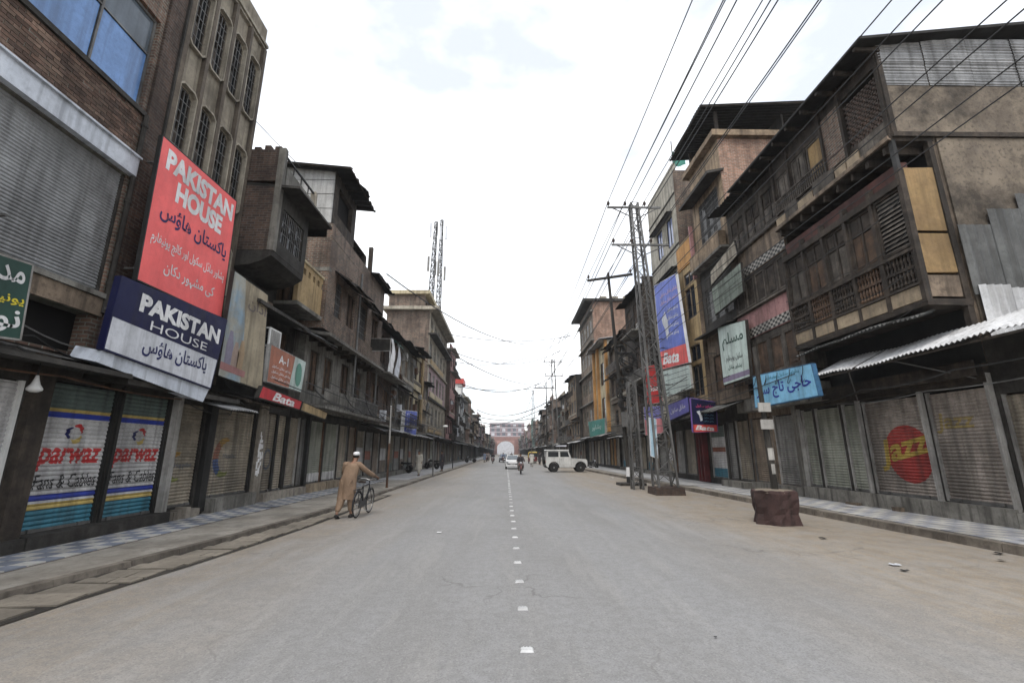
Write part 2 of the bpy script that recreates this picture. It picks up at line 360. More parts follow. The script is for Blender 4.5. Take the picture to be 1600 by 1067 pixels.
# ------------------------------------------------------------------ building kit
# s runs along the street (world Y), d is how far a face stands out towards the street, z is height
class Bld:
    def __init__(s, sg, X0, name, label, smid, cat='building', group=None, depth=6.0):
        s.sg, s.X0, s.depth = sg, X0, depth
        s.root = thing(name, label, cat, (X0, smid, 0), group)
    def x(s, d): return s.X0 + s.sg * d
    def bx(s, mb, s0, s1, d0, d1, z0, z1): return mb.box(s.x(d0), s.x(d1), s0, s1, z0, z1)
    def part(s, name, mat, s0, s1, d0, d1, z0, z1, parent=None):
        return s.bx(MB(), s0, s1, d0, d1, z0, z1).jit(min(.012, abs(d1-d0)*.1)).build(name, mat, parent or s.root)
    def rect(s, u0, v0, u1, v1, d=0.0):
        a = onX(u0, v0, s.x(d)); b = onX(u1, v1, s.x(d))
        return min(a[0], b[0]), max(a[0], b[0]), min(a[1], b[1]), max(a[1], b[1])
    def block(s, s0, s1, z0, z1, d, mat, holes=(), reveal=0.22, name='wall', depth=None, side_mat=None, roof_mat=None, top=True):
        """a storey block: front sheet pierced by the holes, side walls, top and underside"""
        D = -(depth or s.depth)
        holes = [(max(a, s0+0.02), min(b, s1-0.02), max(c, z0+0.02), min(e, z1-0.02)) for a, b, c, e in holes]
        holes = [h for h in holes if h[1]-h[0] > 0.03 and h[3]-h[2] > 0.03]
        ss = sorted({s0, s1, *[h[0] for h in holes], *[h[1] for h in holes]})
        zz = sorted({z0, z1, *[h[2] for h in holes], *[h[3] for h in holes]})
        mb = MB(); X = s.x
        P = lambda d_, y, z: (X(d_), y, z)
        for i in range(len(ss)-1):
            for j in range(len(zz)-1):
                cs, cz = (ss[i]+ss[i+1])/2, (zz[j]+zz[j+1])/2
                if any(h[0] < cs < h[1] and h[2] < cz < h[3] for h in holes): continue
                mb.quad(P(d,ss[i],zz[j]), P(d,ss[i+1],zz[j]), P(d,ss[i+1],zz[j+1]), P(d,ss[i],zz[j+1]))
        for a, b, c, e in holes:
            r = d - reveal
            mb.quad(P(d,a,c),P(d,b,c),P(r,b,c),P(r,a,c)); mb.quad(P(d,a,e),P(d,b,e),P(r,b,e),P(r,a,e))
            mb.quad(P(d,a,c),P(d,a,e),P(r,a,e),P(r,a,c)); mb.quad(P(d,b,c),P(d,b,e),P(r,b,e),P(r,b,c))
        mb.mi = 1
        for y in (s0, s1): mb.quad(P(d,y,z0),P(d,y,z1),P(D,y,z1),P(D,y,z0))
        mb.quad(P(D,s0,z0),P(D,s1,z0),P(D,s1,z1),P(D,s0,z1))
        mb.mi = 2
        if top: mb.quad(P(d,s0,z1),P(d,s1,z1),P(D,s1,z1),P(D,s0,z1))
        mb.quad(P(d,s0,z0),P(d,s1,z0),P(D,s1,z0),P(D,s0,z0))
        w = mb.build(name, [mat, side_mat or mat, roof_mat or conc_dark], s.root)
        if holes:                                   # flat near-black sheets paint the shade of the rooms behind the openings
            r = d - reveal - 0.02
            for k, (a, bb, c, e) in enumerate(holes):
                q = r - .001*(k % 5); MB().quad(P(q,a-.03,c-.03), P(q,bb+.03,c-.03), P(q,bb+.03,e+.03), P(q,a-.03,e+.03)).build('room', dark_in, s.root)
        return w
    # ---- things that fill holes
    def win(s, s0, s1, z0, z1, d, kind='glass', nx=2, nz=1, fmat=None, pmat=None, rec=0.12, bar=0.06, zs=None, mats=None, proud=0.0):
        """window > frame bars as the window itself, each pane or leaf a piece of its own"""
        fm = fmat or wood_grey; fr = MB(); dd = d - rec
        s.bx(fr, s0, s1, dd, dd+.07, z0, z0+bar); s.bx(fr, s0, s1, dd, dd+.07, z1-bar, z1)
        s.bx(fr, s0, s0+bar, dd, dd+.07, z0+bar, z1-bar); s.bx(fr, s1-bar, s1, dd, dd+.07, z0+bar, z1-bar)
        xs = [s0 + (s1-s0)*i/nx for i in range(nx+1)]
        zs = zs or [z0 + (z1-z0)*i/nz for i in range(nz+1)]
        for x in xs[1:-1]: s.bx(fr, x-bar*.4, x+bar*.4, dd, dd+.065, z0+bar, z1-bar)
        for z in zs[1:-1]:
            for i in range(nx): s.bx(fr, xs[i]+bar*.5, xs[i+1]-bar*.5, dd, dd+.06, z-bar*.35, z+bar*.35)
        w = fr.jit(.006 if kind != 'wood' else .010).build('window', fm, s.root)
        g = 0.012
        for i in range(nx):
            for j in range(len(zs)-1):
                a, b, c, e = xs[i]+bar*.5+g, xs[i+1]-bar*.5-g, zs[j]+bar*.6, zs[j+1]-bar*.6
                pm = (mats[j] if mats else pmat) or glass_dark
                p = MB()
                if kind == 'glass': s.bx(p, a, b, dd+.01, dd+.03, c, e); p.build('pane', pm, w)
                elif kind == 'wood':
                    s.bx(p, a, b, dd+.005, dd+.035, c, e)
                    q = min(b-a, e-c) * .16; n = max(1, int((e-c)/.75))
                    for k in range(n):
                        zc0, zc1 = c+q+(e-c-q)*k/n, c+(e-c-q)*(k+1)/n
                        s.bx(p, a+q, b-q, dd+.03, dd+.05, zc0, zc1)
                    p.jit(.007).build('leaf', pm if pmat or mats else wood_brown, w)
                elif kind == 'grille':
                    s.bx(p, a, b, dd-.03, dd-.01, c, e); p.build('pane', pm, w)
                elif kind == 'louvre':
                    n = max(3, int((e-c)/.11))
                    for k in range(n):
                        z = c + (e-c)*(k+.5)/n
                        p.add([(s.x(dd),a,z+.05),(s.x(dd),b,z+.05),(s.x(dd+.05),b,z-.045),(s.x(dd+.05),a,z-.045)], [(0,1,2,3)])
                    p.build('louvre', pm if pmat else wood_grey, w)
        if kind == 'grille':
            b = MB(); n = max(3, int((s1-s0)/.12)); m_ = max(2, int((z1-z0)/.3))
            for k in range(1, n): y = s0+(s1-s0)*k/n; s.bx(b, y-.009, y+.009, dd+.07, dd+.088, z0, z1)
            for k in range(1, m_): z = z0+(z1-z0)*k/m_; s.bx(b, s0, s1, dd+.072, dd+.086, z-.01, z+.01)
            b.build('grille', iron, w)
        return w
    def shutter(s, s0, s1, z0, z1, d, mat, pitch=0.085, amp=0.028, bands=None, rec=0.10, box=0.0, name='shutter', rails=True, rail_mat=None, lock=True):
        """roll-up steel shutter with real slats; bands = [(z0, z1, material)] painted across it"""
        mats = [mat]; mb = MB(); dd = d - rec; n = int((z1-z0)/pitch*4)
        rows = []
        for k in range(n+1):
            z = z0 + (z1-z0)*k/n; ph = ((z - z0)/pitch) % 1.0
            rows.append((z, dd + amp*math.sin(math.pi*ph)))
        for k in range(n):
            (za, da), (zb, db) = rows[k], rows[k+1]; mb.mi = 0
            for a, b, m in bands or ():
                if a <= (za+zb)/2 < b:
                    if m not in mats: mats.append(m)
                    mb.mi = mats.index(m)
            mb.quad((s.x(da),s0,za),(s.x(da),s1,za),(s.x(db),s1,zb),(s.x(db),s0,zb))
        o = mb.build(name, mats, s.root, smooth=False)
        if rails:
            for y in (s0, s1):
                r = MB(); s.bx(r, y-.035, y+.035, dd-.02, dd+.075, z0-.03, z1+.05); r.build('guide_rail', rail_mat or rail_pale, o)
        if lock:
            r = MB(); s.bx(r, s0, s1, dd+.005, dd+.05, z0-.045, z0+.03)
            for y in (s0+(s1-s0)*.18, s0+(s1-s0)*.82): s.bx(r, y-.07, y+.07, dd+.04, dd+.085, z0-.02, z0+.045)
            r.build('bottom_bar', iron, o)
        if box:
            r = MB(); s.bx(r, s0-.04, s1+.04, dd-.02, dd+.22, z1, z1+box); r.build('shutter_box', conc_dark, o)
        return o
    def print_on(s, o, txt, sc_, zc, w, h, dface, mat, bold=0.02, slant=0.0, shear=0.0, pitch=None, amp=0.0, z0=0.0, lift=0.006, name='lettering', geo=None):
        """painted lettering that follows the slats of a shutter, or lies on a flat board"""
        vs, fs = geo or text_geo(txt, w, h, bold, shear)
        vs = [(a, b + slant*a) for a, b in vs]; h += abs(slant)*w
        bm = bmesh.new()
        bv = [bm.verts.new((0, s.sg * a + sc_, b + zc)) for a, b in vs]
        for f in fs:
            try: bm.faces.new([bv[i] for i in f])
            except ValueError: pass
        if pitch:
            k = int((zc - h/2 - z0) / (pitch/4)); z = z0 + k*pitch/4
            while z < zc + h/2 + .01:
                if z > zc - h/2 - .01:
                    bmesh.ops.bisect_plane(bm, geom=bm.verts[:]+bm.edges[:]+bm.faces[:], plane_co=(0,0,z), plane_no=(0,0,1))
                z += pitch/4
        mb = MB()
        ids = {}
        for v in bm.verts:
            dz = amp*math.sin(math.pi*(((v.co.z - z0)/pitch) % 1.0)) if pitch else 0.0
            ids[v] = len(mb.v); mb.v.append((s.x(dface + dz + lift), v.co.y, v.co.z))
        for f in bm.faces: mb.f.append([ids[v] for v in f.verts]); mb.m.append(0)
        bm.free()
        return mb.build(name, mat, o)
    # ---- trim
    def slab(s, s0, s1, z, d0, d1, t=0.10, drop=0.0, mat=None, name='ledge'):
        """projecting concrete ledge, its front edge lower by drop"""
        X = s.x; mb = MB()
        mb.add([(X(d0),s0,z),(X(d1),s0,z-drop),(X(d1),s1,z-drop),(X(d0),s1,z),(X(d0),s0,z+t),(X(d1),s0,z-drop+t),(X(d1),s1,z-drop+t),(X(d0),s1,z+t)],
               [(0,1,2,3),(4,5,6,7),(0,1,5,4),(1,2,6,5),(2,3,7,6),(3,0,4,7)])
        return mb.jit(.018).build(name, mat or concrete, s.root)
    def corr(s, s0, s1, z, d0, d1, drop, mat=None, wave=0.11, amp=0.022, name='awning', struts=True, jag=0.0):
        """corrugated sheet awning, waves run down the slope; jag makes ragged sheet ends"""
        n = max(4, int((s1-s0)/wave*4)); a, b, c, e = [], [], [], []; r2 = random.Random(int(s0*100)); ov = 0
        for k in range(n+1):
            y = s0 + (s1-s0)*k/n; w = amp*math.sin(2*math.pi*(y-s0)/wave) + .035*math.sin((y-s0)*1.1+s0*3) + .02*math.sin((y-s0)*2.7+s0)
            if k % max(4, int(.8/wave*4)) == 0: ov = r2.uniform(-jag, jag)
            a.append((s.x(d0), y, z+w)); b.append((s.x(d1+ov), y, z-drop+w))
            c.append((s.x(d0), y, z+w-.012)); e.append((s.x(d1+ov), y, z-drop+w-.012))
        o = MB().sheet([a, b, e, c]).build(name, mat or tin, s.root)
        if struts:
            k = max(2, int((s1-s0)/1.6)); st = MB()
            for i in range(k+1):
                y = s0+.06 + (s1-s0-.12)*i/k
                st.bar((s.x(d0), y, z-.04), (s.x(d1), y, z-drop-.04), .05, .05)
            st.bar((s.x(d1-.06), s0, z-drop-.07), (s.x(d1-.06), s1, z-drop-.07), .04, .05)
            st.build('awning_frame', wood, o)
        return o
    def rail(s, s0, s1, z0, z1, d, mat=None, gap=0.11, name='railing', w=0.022):
        mb = MB(); s.bx(mb, s0, s1, d-.03, d+.03, z1-.05, z1); s.bx(mb, s0, s1, d-.025, d+.025, z0, z0+.04)
        n = max(2, int((s1-s0)/gap))
        for k in range(n+1):
            y = s0 + (s1-s0)*k/n; s.bx(mb, y-w/2, y+w/2, d-w/2, d+w/2, z0+.04, z1-.05)
        return mb.build(name, mat or iron, s.root)
    def cornice(s, s0, s1, z, d, mat=None, steps=((.10,.07),(.17,.07),(.24,.08)), name='cornice'):
        mb = MB(); zz = z
        for out, h in steps: s.bx(mb, s0-.02, s1+.02, d-.1, d+out, zz, zz+h-.002); zz += h
        return mb.build(name, mat or trim, s.root)
    def pipe(s, y, z0, z1, d, r=0.045, mat=None):
        mb = MB(); mb.tube((s.x(d+r+.01), y, z0), (s.x(d+r+.01), y, z1), r, n=8)
        z = z0+.6
        while z < z1: mb.tube((s.x(d+r+.01), y, z), (s.x(d+r+.01), y, z+.08), r*1.35, n=8); z += 1.9
        return mb.build('drain_pipe', mat or iron, s.root)
    def cable(s, pts, r=0.012, sag=0.12, mat=None):
        """sagging cable over the facade through (s, d, z) points"""
        out = []
        for i in range(len(pts)-1):
            (a0,b0,c0), (a1,b1,c1) = pts[i], pts[i+1]
            for k in range(7 if i == len(pts)-2 else 6):
                t = k/6; out.append((s.x(b0+(b1-b0)*t), a0+(a1-a0)*t, c0+(c1-c0)*t - sag*4*t*(1-t)))
        return MB().path(out, r, 4).build('cable', mat or dark, s.root)
    def steps(s, s0, s1, d, z0, z1, out=0.3, mat=None):
        mb = MB(); s.bx(mb, s0, s1, d-.05, d+out, z0, z1)
        return mb.build('plinth', mat or concrete, s.root)
    def shopfront(s, spans, z0, z1, d, mats, sg_z=3.3, plinth=0.0, name='shutter', pitch=0.085, holes=None, base=0.15):
        """a run of shutters between posts"""
        out = []
        for i, (a, b) in enumerate(spans):
            m = mats[i % len(mats)]
            o = s.shutter(a+.05, b-.05, z0, z1, d, m, pitch=pitch, rail_mat=[rail_pale, iron, rust][(i*7) % 3])
            out.append(o)
        return out

def board(name, label, quad, mat, thick=0.08, frame=dark, cat='sign', group=None, flat_n=None):
    """a flat sign through four world corners (TL, TR, BR, BL), with real thickness and a frame; returns root and its local frame"""
    tl, tr, br, bl = [Vector(p) for p in quad]
    c = (tl+tr+br+bl)/4; ex = ((tr-tl)+(br-bl)).normalized(); ey = ((tl-bl)+(tr-br)); ey = (ey - ex*ey.dot(ex)).normalized()
    n = ex.cross(ey)
    root = thing(name, label, cat, c, group)
    def loc(p): return ((p-c).dot(ex), (p-c).dot(ey))
    P = [loc(p) for p in (tl, tr, br, bl)]
    W = lambda a, b, k: c + ex*a + ey*b + n*k
    mb = MB(); mb.loft([[W(a,b,-thick) for a,b in P], [W(a,b,0) for a,b in P]]); mb.build('panel', mat, root)
    f = MB()
    for i in range(4):
        a, b = P[i], P[(i+1) % 4]; f.bar(W(*a, -thick/2-.004), W(*b, -thick/2-.004), thick+.012, .03)
    f.build('frame', frame, root)
    return root, W, P
def on_board(root, W, txt, cx, cy, w, h, mat, bold=0.02, shear=0.0, lift=0.006, name='lettering', slant=0.0):
    vs, fs = text_geo(txt, w, h, bold, shear)
    mb = MB(); mb.add([W(a+cx, b+cy+slant*a, lift) for a, b in vs], fs)
    return mb.build(name, mat, root)
def patch(root, W, pts, mat, lift=0.004, name='printed_field'):
    mb = MB(); mb.add([W(a, b, lift) for a, b in pts], [tuple(range(len(pts)))])
    return mb.build(name, mat, root)

# ------------------------------------------------------------------ ground, road, pavements
def road_material():
    m = bpy.data.materials.new('dusty asphalt'); m.use_nodes = True
    n, l = m.node_tree.nodes, m.node_tree.links; bs = n['Principled BSDF']
    geo = n.new('ShaderNodeNewGeometry'); sx = n.new('ShaderNodeSeparateXYZ'); l.new(geo.outputs['Position'], sx.inputs[0])
    def noise(scale, det=6, vec=None, rgh=.6):
        t = n.new('ShaderNodeTexNoise'); t.inputs['Scale'].default_value = scale; t.inputs['Detail'].default_value = det; t.inputs['Roughness'].default_value = rgh
        l.new(vec or geo.outputs['Position'], t.inputs['Vector']); return t.outputs['Fac']
    def rng_(src, a, b, c=0.0, d=1.0):
        t = n.new('ShaderNodeMapRange'); t.interpolation_type = 'SMOOTHSTEP'
        for k, v in (('From Min',a),('From Max',b),('To Min',c),('To Max',d)): t.inputs[k].default_value = v
        l.new(src, t.inputs['Value']); return t.outputs['Result']
    def math_(op, a, b):
        t = n.new('ShaderNodeMath'); t.operation = op
        for i, x in enumerate((a, b)):
            if isinstance(x, (int, float)): t.inputs[i].default_value = x
            else: l.new(x, t.inputs[i])
        return t.outputs[0]
    def mix(f, a, b):
        t = n.new('ShaderNodeMix'); t.data_type = 'RGBA'
        if isinstance(f, float): t.inputs['Factor'].default_value = f
        else: l.new(f, t.inputs['Factor'])
        for s, x in (('A',a),('B',b)):
            if isinstance(x, tuple): t.inputs[s].default_value = (*x, 1)
            else: l.new(x, t.inputs[s])
        return t.outputs['Result']
    mp = n.new('ShaderNodeMapping'); mp.inputs['Scale'].default_value = (1.0, 0.12, 1.0); l.new(geo.outputs['Position'], mp.inputs['Vector'])
    long = noise(0.9, 6, mp.outputs[0])                     # wear running along the carriageway
    base = mix(rng_(long, .35, .68), (0.235, 0.236, 0.238), (0.205, 0.203, 0.20))
    base = mix(rng_(noise(0.35, 5), .45, .7, 0, .5), base, (0.175, 0.172, 0.166))
    # tan silt drifted to both edges
    e = math_('ADD', sx.outputs[0], math_('MULTIPLY', math_('SUBTRACT', noise(.5, 6, mp.outputs[0]), .5), 5.0))
    dust = math_('MAXIMUM', rng_(e, 2.6, 6.4), rng_(e, -1.2, -6.0))
    dust = math_('MULTIPLY', dust, rng_(noise(1.1, 7), .25, .60, .5, 1.0))
    base = mix(dust, base, mix(rng_(noise(2.2, 5), .35, .65), (0.285, 0.236, 0.175), (0.225, 0.185, 0.137)))
    base = mix(rng_(noise(7.5, 5, None, .7), .42, .60, 0, .38), base, (0.165, 0.163, 0.158))
    base = mix(rng_(noise(1.7, 8, mp.outputs[0], .75), .50, .60, 0, .30), base, (0.285, 0.28, 0.27))
    # fine stone grain, small dark spots, stains
    base = mix(rng_(noise(60, 2), .46, .66, 0, .36), base, (0.10, 0.10, 0.10))
    base = mix(rng_(noise(42, 2), .58, .72, 0, .3), base, (0.40, 0.39, 0.37))
    base = mix(rng_(noise(3.1, 3), .72, .8, 0, .4), base, (0.09, 0.085, 0.08))
    # hairline cracks
    vo = n.new('ShaderNodeTexVoronoi'); vo.feature = 'DISTANCE_TO_EDGE'; vo.inputs['Scale'].default_value = .42
    wr = n.new('ShaderNodeVectorMath'); wr.operation = 'ADD'; l.new(geo.outputs['Position'], wr.inputs[0])
    nv = n.new('ShaderNodeTexNoise'); nv.inputs['Scale'].default_value = 1.3; nv.inputs['Detail'].default_value = 6; l.new(geo.outputs['Position'], nv.inputs['Vector'])
    l.new(nv.outputs['Color'], wr.inputs[1]); l.new(wr.outputs[0], vo.inputs['Vector'])
    ck = math_('MULTIPLY', rng_(vo.outputs['Distance'], .0, .012, 1, 0), rng_(noise(.25, 3), .48, .60, 0, .5))
    base = mix(ck, base, (0.075, 0.07, 0.065))
    l.new(base, bs.inputs['Base Color']); bs.inputs['Roughness'].default_value = .82; bs.inputs['Specular IOR Level'].default_value = .3
    b = n.new('ShaderNodeBump'); b.inputs['Strength'].default_value = .35; b.inputs['Distance'].default_value = .012
    l.new(noise(70, 4), b.inputs['Height']); l.new(b.outputs['Normal'], bs.inputs['Normal'])
    return m
asphalt = road_material()
soil = M('trodden earth', (0.24, 0.20, 0.155), (0.16, 0.135, 0.105), streak=0, grime=0.3, scale=.6)
pave_m = M('pavement cement', (0.30, 0.28, 0.245), (0.215, 0.195, 0.165), streak=0, grime=0.45, scale=1.0, bump=.35)
kerb_m = M('kerb stone', (0.19, 0.165, 0.135), (0.12, 0.102, 0.084), streak=0.2, grime=0.5, bump=.5, bscale=14, var=.15)
tile_w = M('white paving tile', (0.46, 0.45, 0.425), (0.36, 0.35, 0.325), streak=0, grime=0.4, var=.1, bump=.1)
tile_b = M('slate blue paving tile', (0.20, 0.22, 0.265), (0.15, 0.165, 0.20), streak=0, grime=0.35, var=.12, bump=.1)
tile_f = M('pale far tiles', (0.40, 0.39, 0.37), (0.27, 0.275, 0.29), streak=0, grime=0.4, scale=3)
slab_m = M('drain slab cement', (0.25, 0.222, 0.18), (0.18, 0.158, 0.128), streak=0, grime=0.45, var=.14, bump=.4)

g = MB(); g.quad((-400,-60,-.02),(400,-60,-.02),(400,900,-.02),(-400,900,-.02)); structure(g.build('ground', soil))
rd = MB()
ys = [-12 + i*4 for i in range(0, 90)]
rd.sheet([[(x, y, .012*(1-(x/9)**2)*.6) for x in (-7.2, -5, -2.5, 0, 2.5, 5, 7.5, 10.2)] for y in ys])
structure(rd.build('road', asphalt))
# left pavement: kerb wanders a little closer to the road further along
def kx(y):
    t = min(1, max(0, (y-5.0)/11.0)); return -6.3 + 1.05*(1-(1-t)**2)
XLF = -8.3
def kxr(y): return 8.95 - 1.2*min(1, max(0, (y-8)/34.0))
pl = MB()
ysl = [-10, 0, 4] + [6+i*2 for i in range(12)] + [30+8*i for i in range(42)]
pl.sheet([[(kx(y)-.16, y, .095) , (-9.6, y, .105)] for y in ysl]); structure(pl.build('pavement', pave_m))
pr = MB()
pr.sheet([[(kxr(y)+.16, y, .15), (13.2, y, .17)] for y in ysl]); structure(pr.build('pavement', pave_m))
def kerb_run(fn, sgn, y0, y1, step, root, H):
    y = y0; r = random.Random(3)
    while y < y1:
        ln = step * r.uniform(.85, 1.15); a, b = fn(y), fn(y+ln); t = r.uniform(-.012, .012); h = H + r.uniform(-.012, .008)
        mb = MB(); w = .17*sgn
        mb.add([(a+t,y+.008,-.02),(b+t,y+ln-.008,-.02),(b+t+w,y+ln-.008,-.02),(a+t+w,y+.008,-.02),
                (a+t+.02*sgn,y+.008,h),(b+t+.02*sgn,y+ln-.008,h),(b+t+w,y+ln-.008,h),(a+t+w,y+.008,h)],
               [(0,1,2,3),(4,5,6,7),(0,1,5,4),(1,2,6,5),(2,3,7,6),(3,0,4,7)])
        mb.build('kerb_stone', kerb_m, root); y += ln
for fn, sgn in ((kx, -1), (kxr, 1)):
    kb = bpy.data.objects.new('kerb', None); col.objects.link(kb); structure(kb)
    H = .095 if sgn < 0 else .15; kerb_run(fn, sgn, 3.0, 46, 1.0, kb, H)
    far = MB(); far.sheet([[(fn(y), y, -.02), (fn(y)+.02*sgn, y, H+.004), (fn(y)+.17*sgn, y, H+.004)] for y in range(46, 340, 6)]); far.build('kerb_run', kerb_m, kb)
# chequered tiles, each one laid as a piece
def tiles(x_in, x_out, y0, y1, size, base_z, dk):
    root = bpy.data.objects.new('tile_band', None); col.objects.link(root); structure(root)
    bed = MB(); bed.box(min(x_in,x_out), max(x_in,x_out), y0, y1, base_z-.06, base_z+.003); bed.build('tile_bed', kerb_m, root)
    me = MB().box(0, size-.008, 0, size-.008, 0, .018)
    mw, mbm = me.mesh('tile', tile_w), me.mesh('tile', dk)
    nx = int(round(abs(x_out-x_in)/size)); ny = int((y1-y0)/size); r = random.Random(5); cnt = 0
    for j in range(ny):
        for i in range(nx):
            if cnt >= 298: break
            if r.random() < .012: continue
            o = bpy.data.objects.new('tile', mw if (i+j) % 2 else mbm); col.objects.link(o); o.parent = root
            o.location = (min(x_in,x_out)+i*size, y0+j*size, base_z + r.uniform(0, .004)); cnt += 1
    return y0 + (cnt//nx)*size
yl = tiles(-8.24, -7.04, 5.6, 40, .30, .105, tile_b)
yr = tiles(9.12, 10.92, 8.0, 40, .30, .155, M('grey paving tile', (.30,.31,.33), (.235,.24,.26), streak=0, grime=.35, var=.12, bump=.1))
for x0, x1, y in ((-8.0, -5.9, yl+1.0), (8.75, 10.9, yr+.3)):
    zt = .176 if x0 > 0 else .112
    f = MB(); f.quad((x0,y,zt),(x1,y,zt),(x1-.2*(x0>0),330,zt),(x0-.8*(x0>0),330,zt)); structure(f.build('pavement_tiling', tile_f))
# broken drain slabs along the left kerb
dr = bpy.data.objects.new('drain_cover', None); col.objects.link(dr); structure(dr)
bed = MB(); bed.sheet([[(kx(y)-.02, y, .0152), (kx(y)+max(.34, .80-.042*max(0, y-5))+.20, y, .0152)] for y in (3, 6, 8, 10, 12, 14, 16, 18, 20)]); bed.build('drain_bed', M('drain dirt', (.05,.043,.035), (.03,.026,.022), streak=0), dr)
y = 3.2; r3 = random.Random(12)
while y < 19.5:
    ln = r3.uniform(.26, .60); w = max(.34, .80 - .042*max(0, y-5)) + r3.uniform(-.04, .05); x = kx(y + ln/2) + .10; a = r3.uniform(-.09, .09); t = r3.uniform(0, .014)
    split = r3.random() < .35
    for (fa, fb) in (((0, .55), (.58, 1)) if split else ((0, 1),)):
        mb = MB(); c, s_ = math.cos(a), math.sin(a); q = []
        for px, py in ((fa*w, 0), (fb*w, r3.uniform(-.02,.02)), (fb*w, ln-.05), (fa*w, ln-.05-r3.uniform(0,.03))):
            q.append((x + px*c - py*s_, y + px*s_ + py*c))
        mb.loft([[(p[0], p[1], -.03) for p in q], [(p[0], p[1],   .020+t+.004*k) for k, p in enumerate(q)]])
        mb.build('slab', slab_m, dr)
    y += ln + .012
# road studs along the centre line
stud_m = M('stud aluminium', (0.52, 0.53, 0.53), (0.40, 0.40, 0.40), rough=.45, streak=0, grime=.35, bump=.1)
sm = MB()
sm.loft([[(-.062,-.045,0),(.062,-.045,0),(.062,.045,0),(-.062,.045,0)], [(-.05,-.028,.02),(.05,-.028,.02),(.05,.028,.02),(-.05,.028,.02)]])
for k in (-.03, 0, .03): sm.box(k-.005, k+.005, -.03, .03, .020, .024)
sme = sm.mesh('road_stud', stud_m)
y = 4.66
for k in range(44):
    o = bpy.data.objects.new('road_stud', sme); col.objects.link(o); o.location = (.2 + r3.uniform(-.008,.008), y, .006); o.rotation_euler = (0,0,r3.uniform(-.06,.06))
    tag(o, 'small white metal road stud in the row down the middle of the road', 'road stud', 'road studs along the centre line'); y += 1.12
cl = MB()
for k in range(40):
    y0 = 26 + k*5; cl.quad((.13,y0,.013),(.27,y0,.013),(.27,y0+4.6,.013),(.13,y0+4.6,.013))
structure(cl.build('road_marking', M('worn road paint', (.34,.34,.335), (.235,.235,.235), streak=0, grime=.6, scale=6)))
# litter
lit = [('paper_scrap', p_white, 686, 833, .07), ('paper_scrap', p_white, 956, 747, .2), ('plastic_scrap', p_pale, 1398, 884, .09), ('plastic_scrap', p_black, 1414, 893, .07),
       ('plastic_scrap', p_black, 1286, 842, .08), ('plastic_scrap', p_black, 1560, 866, .10), ('plastic_scrap', p_black, 1565, 877, .07), ('plastic_scrap', p_black, 1118, 998, .02)]
lab = ['white paper scrap lying on the left half of the road', 'large white paper scrap on the dust near the lattice tower', 'pale flattened plastic scrap on the dusty road edge', 'black plastic scrap beside the pale flattened one',
       'black scrap on the dust in front of the wrapped planter', 'longer black scrap on the dust below the tiled pavement', 'shorter black scrap on the dust below the tiled pavement', 'tiny black scrap alone on the grey asphalt']
for (nm, mt, u, v, sz), lb in zip(lit, lab):
    x, y = onG(u, v); mb = MB(); r4 = random.Random(u)
    rows = [[(x+sz*(i-1.5)*.5+r4.uniform(-.1,.1)*sz, y+sz*(j-1)*.6+r4.uniform(-.15,.15)*sz, .02+r4.uniform(0,.22)*sz) for i in range(4)] for j in range(3)]
    tag(mb.sheet(rows).build(nm, mt), lb, 'litter')

# ================================================================== LEFT SIDE
XL = -8.3
PIT, AMP = 0.085, 0.028
# ---- L1: brick building with the big roller and blue windows
b = Bld(1, XL, 'brick_shop_building', 'brown brick building with blue film windows over a huge grey roller shutter', 5.0)
holes = []
ga = (3.9, 8.95, 9.30, 11.75)                    # window band
gr = (1.5, 8.95, 4.92, 7.62)                     # big roller
b.block(-4.0, 9.06, 3.55, 15.2, 0.0, brick, [ga, gr, (1.0, 8.85, 3.6, 4.42)], reveal=.3, top=True)
b.win(*ga, 0.0, 'glass', nx=4, zs=[9.30, 10.78, 11.75], mats=[glass_blue, glass_grey], fmat=iron, rec=.16, bar=.055)
b.shutter(1.5, 8.95, 4.92, 7.62, 0.0, shut_big, pitch=.068, amp=.026, rec=.12, rails=True, rail_mat=conc_dark, lock=False, name='roller_shutter')
b.part('window_ledge', conc_dark, 3.8, 9.03, 0, .07, 9.18, 9.29)
st = MB(); b.bx(st, 0.5, 9.02, -.04, .14, 7.64, 8.06); b.bx(st, 0.5, 9.02, .0, .20, 8.06, 8.10); st.build('lintel_sheet', strip_white, b.root)
b.part('corner_pier', brick_dark, 9.07, 9.52, -1.0, .06, 3.55, 14.8)
b.part('corner_pier_edge', conc_dark, 9.525, 9.60, -1.0, .10, 3.0, 14.8)
b.part('roller_sill', concrete, 1.4, 9.0, .0, .10, 4.80, 4.90)
b.part('beam', plast_brown, 1.0, 9.03, .003, .06, 4.43, 4.79)
b.pipe(9.02, 4.5, 9.2, .02, .05, conc_dark)
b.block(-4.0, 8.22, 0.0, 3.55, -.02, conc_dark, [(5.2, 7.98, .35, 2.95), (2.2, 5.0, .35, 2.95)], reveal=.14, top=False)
b.shutter(5.25, 7.95, .36, 2.93, -.02, shut_white, rail_mat=white)
b.shutter(2.25, 4.95, .36, 2.93, -.02, shut_grey)
b.part('post', wood, 7.99, 8.34, -.05, .12, .16, 3.5)
b.part('plinth', conc_dark, -2, 8.36, 0, .22, .02, .34)
b.slab(-2, 9.0, 3.28, -.1, .95, .09, .12, conc_dark, 'canopy')
b.cable([(5.0,.5,3.4),(7.0,.7,3.35),(8.9,.55,3.25),(11.0,.5,3.3)], .018, .12)
b.cable([(5.0,.35,3.75),(7.4,.5,3.62),(9.3,.4,3.6),(11.2,.4,3.45)], .014, .2)
b.cable([(4.0,.30,4.2),(7.0,.35,3.9),(9.1,.3,3.7)], .016, .15, iron)
b.cable([(5.5,.4,3.1),(8.1,.45,3.05),(11.3,.35,3.0)], .02, .06, rust)
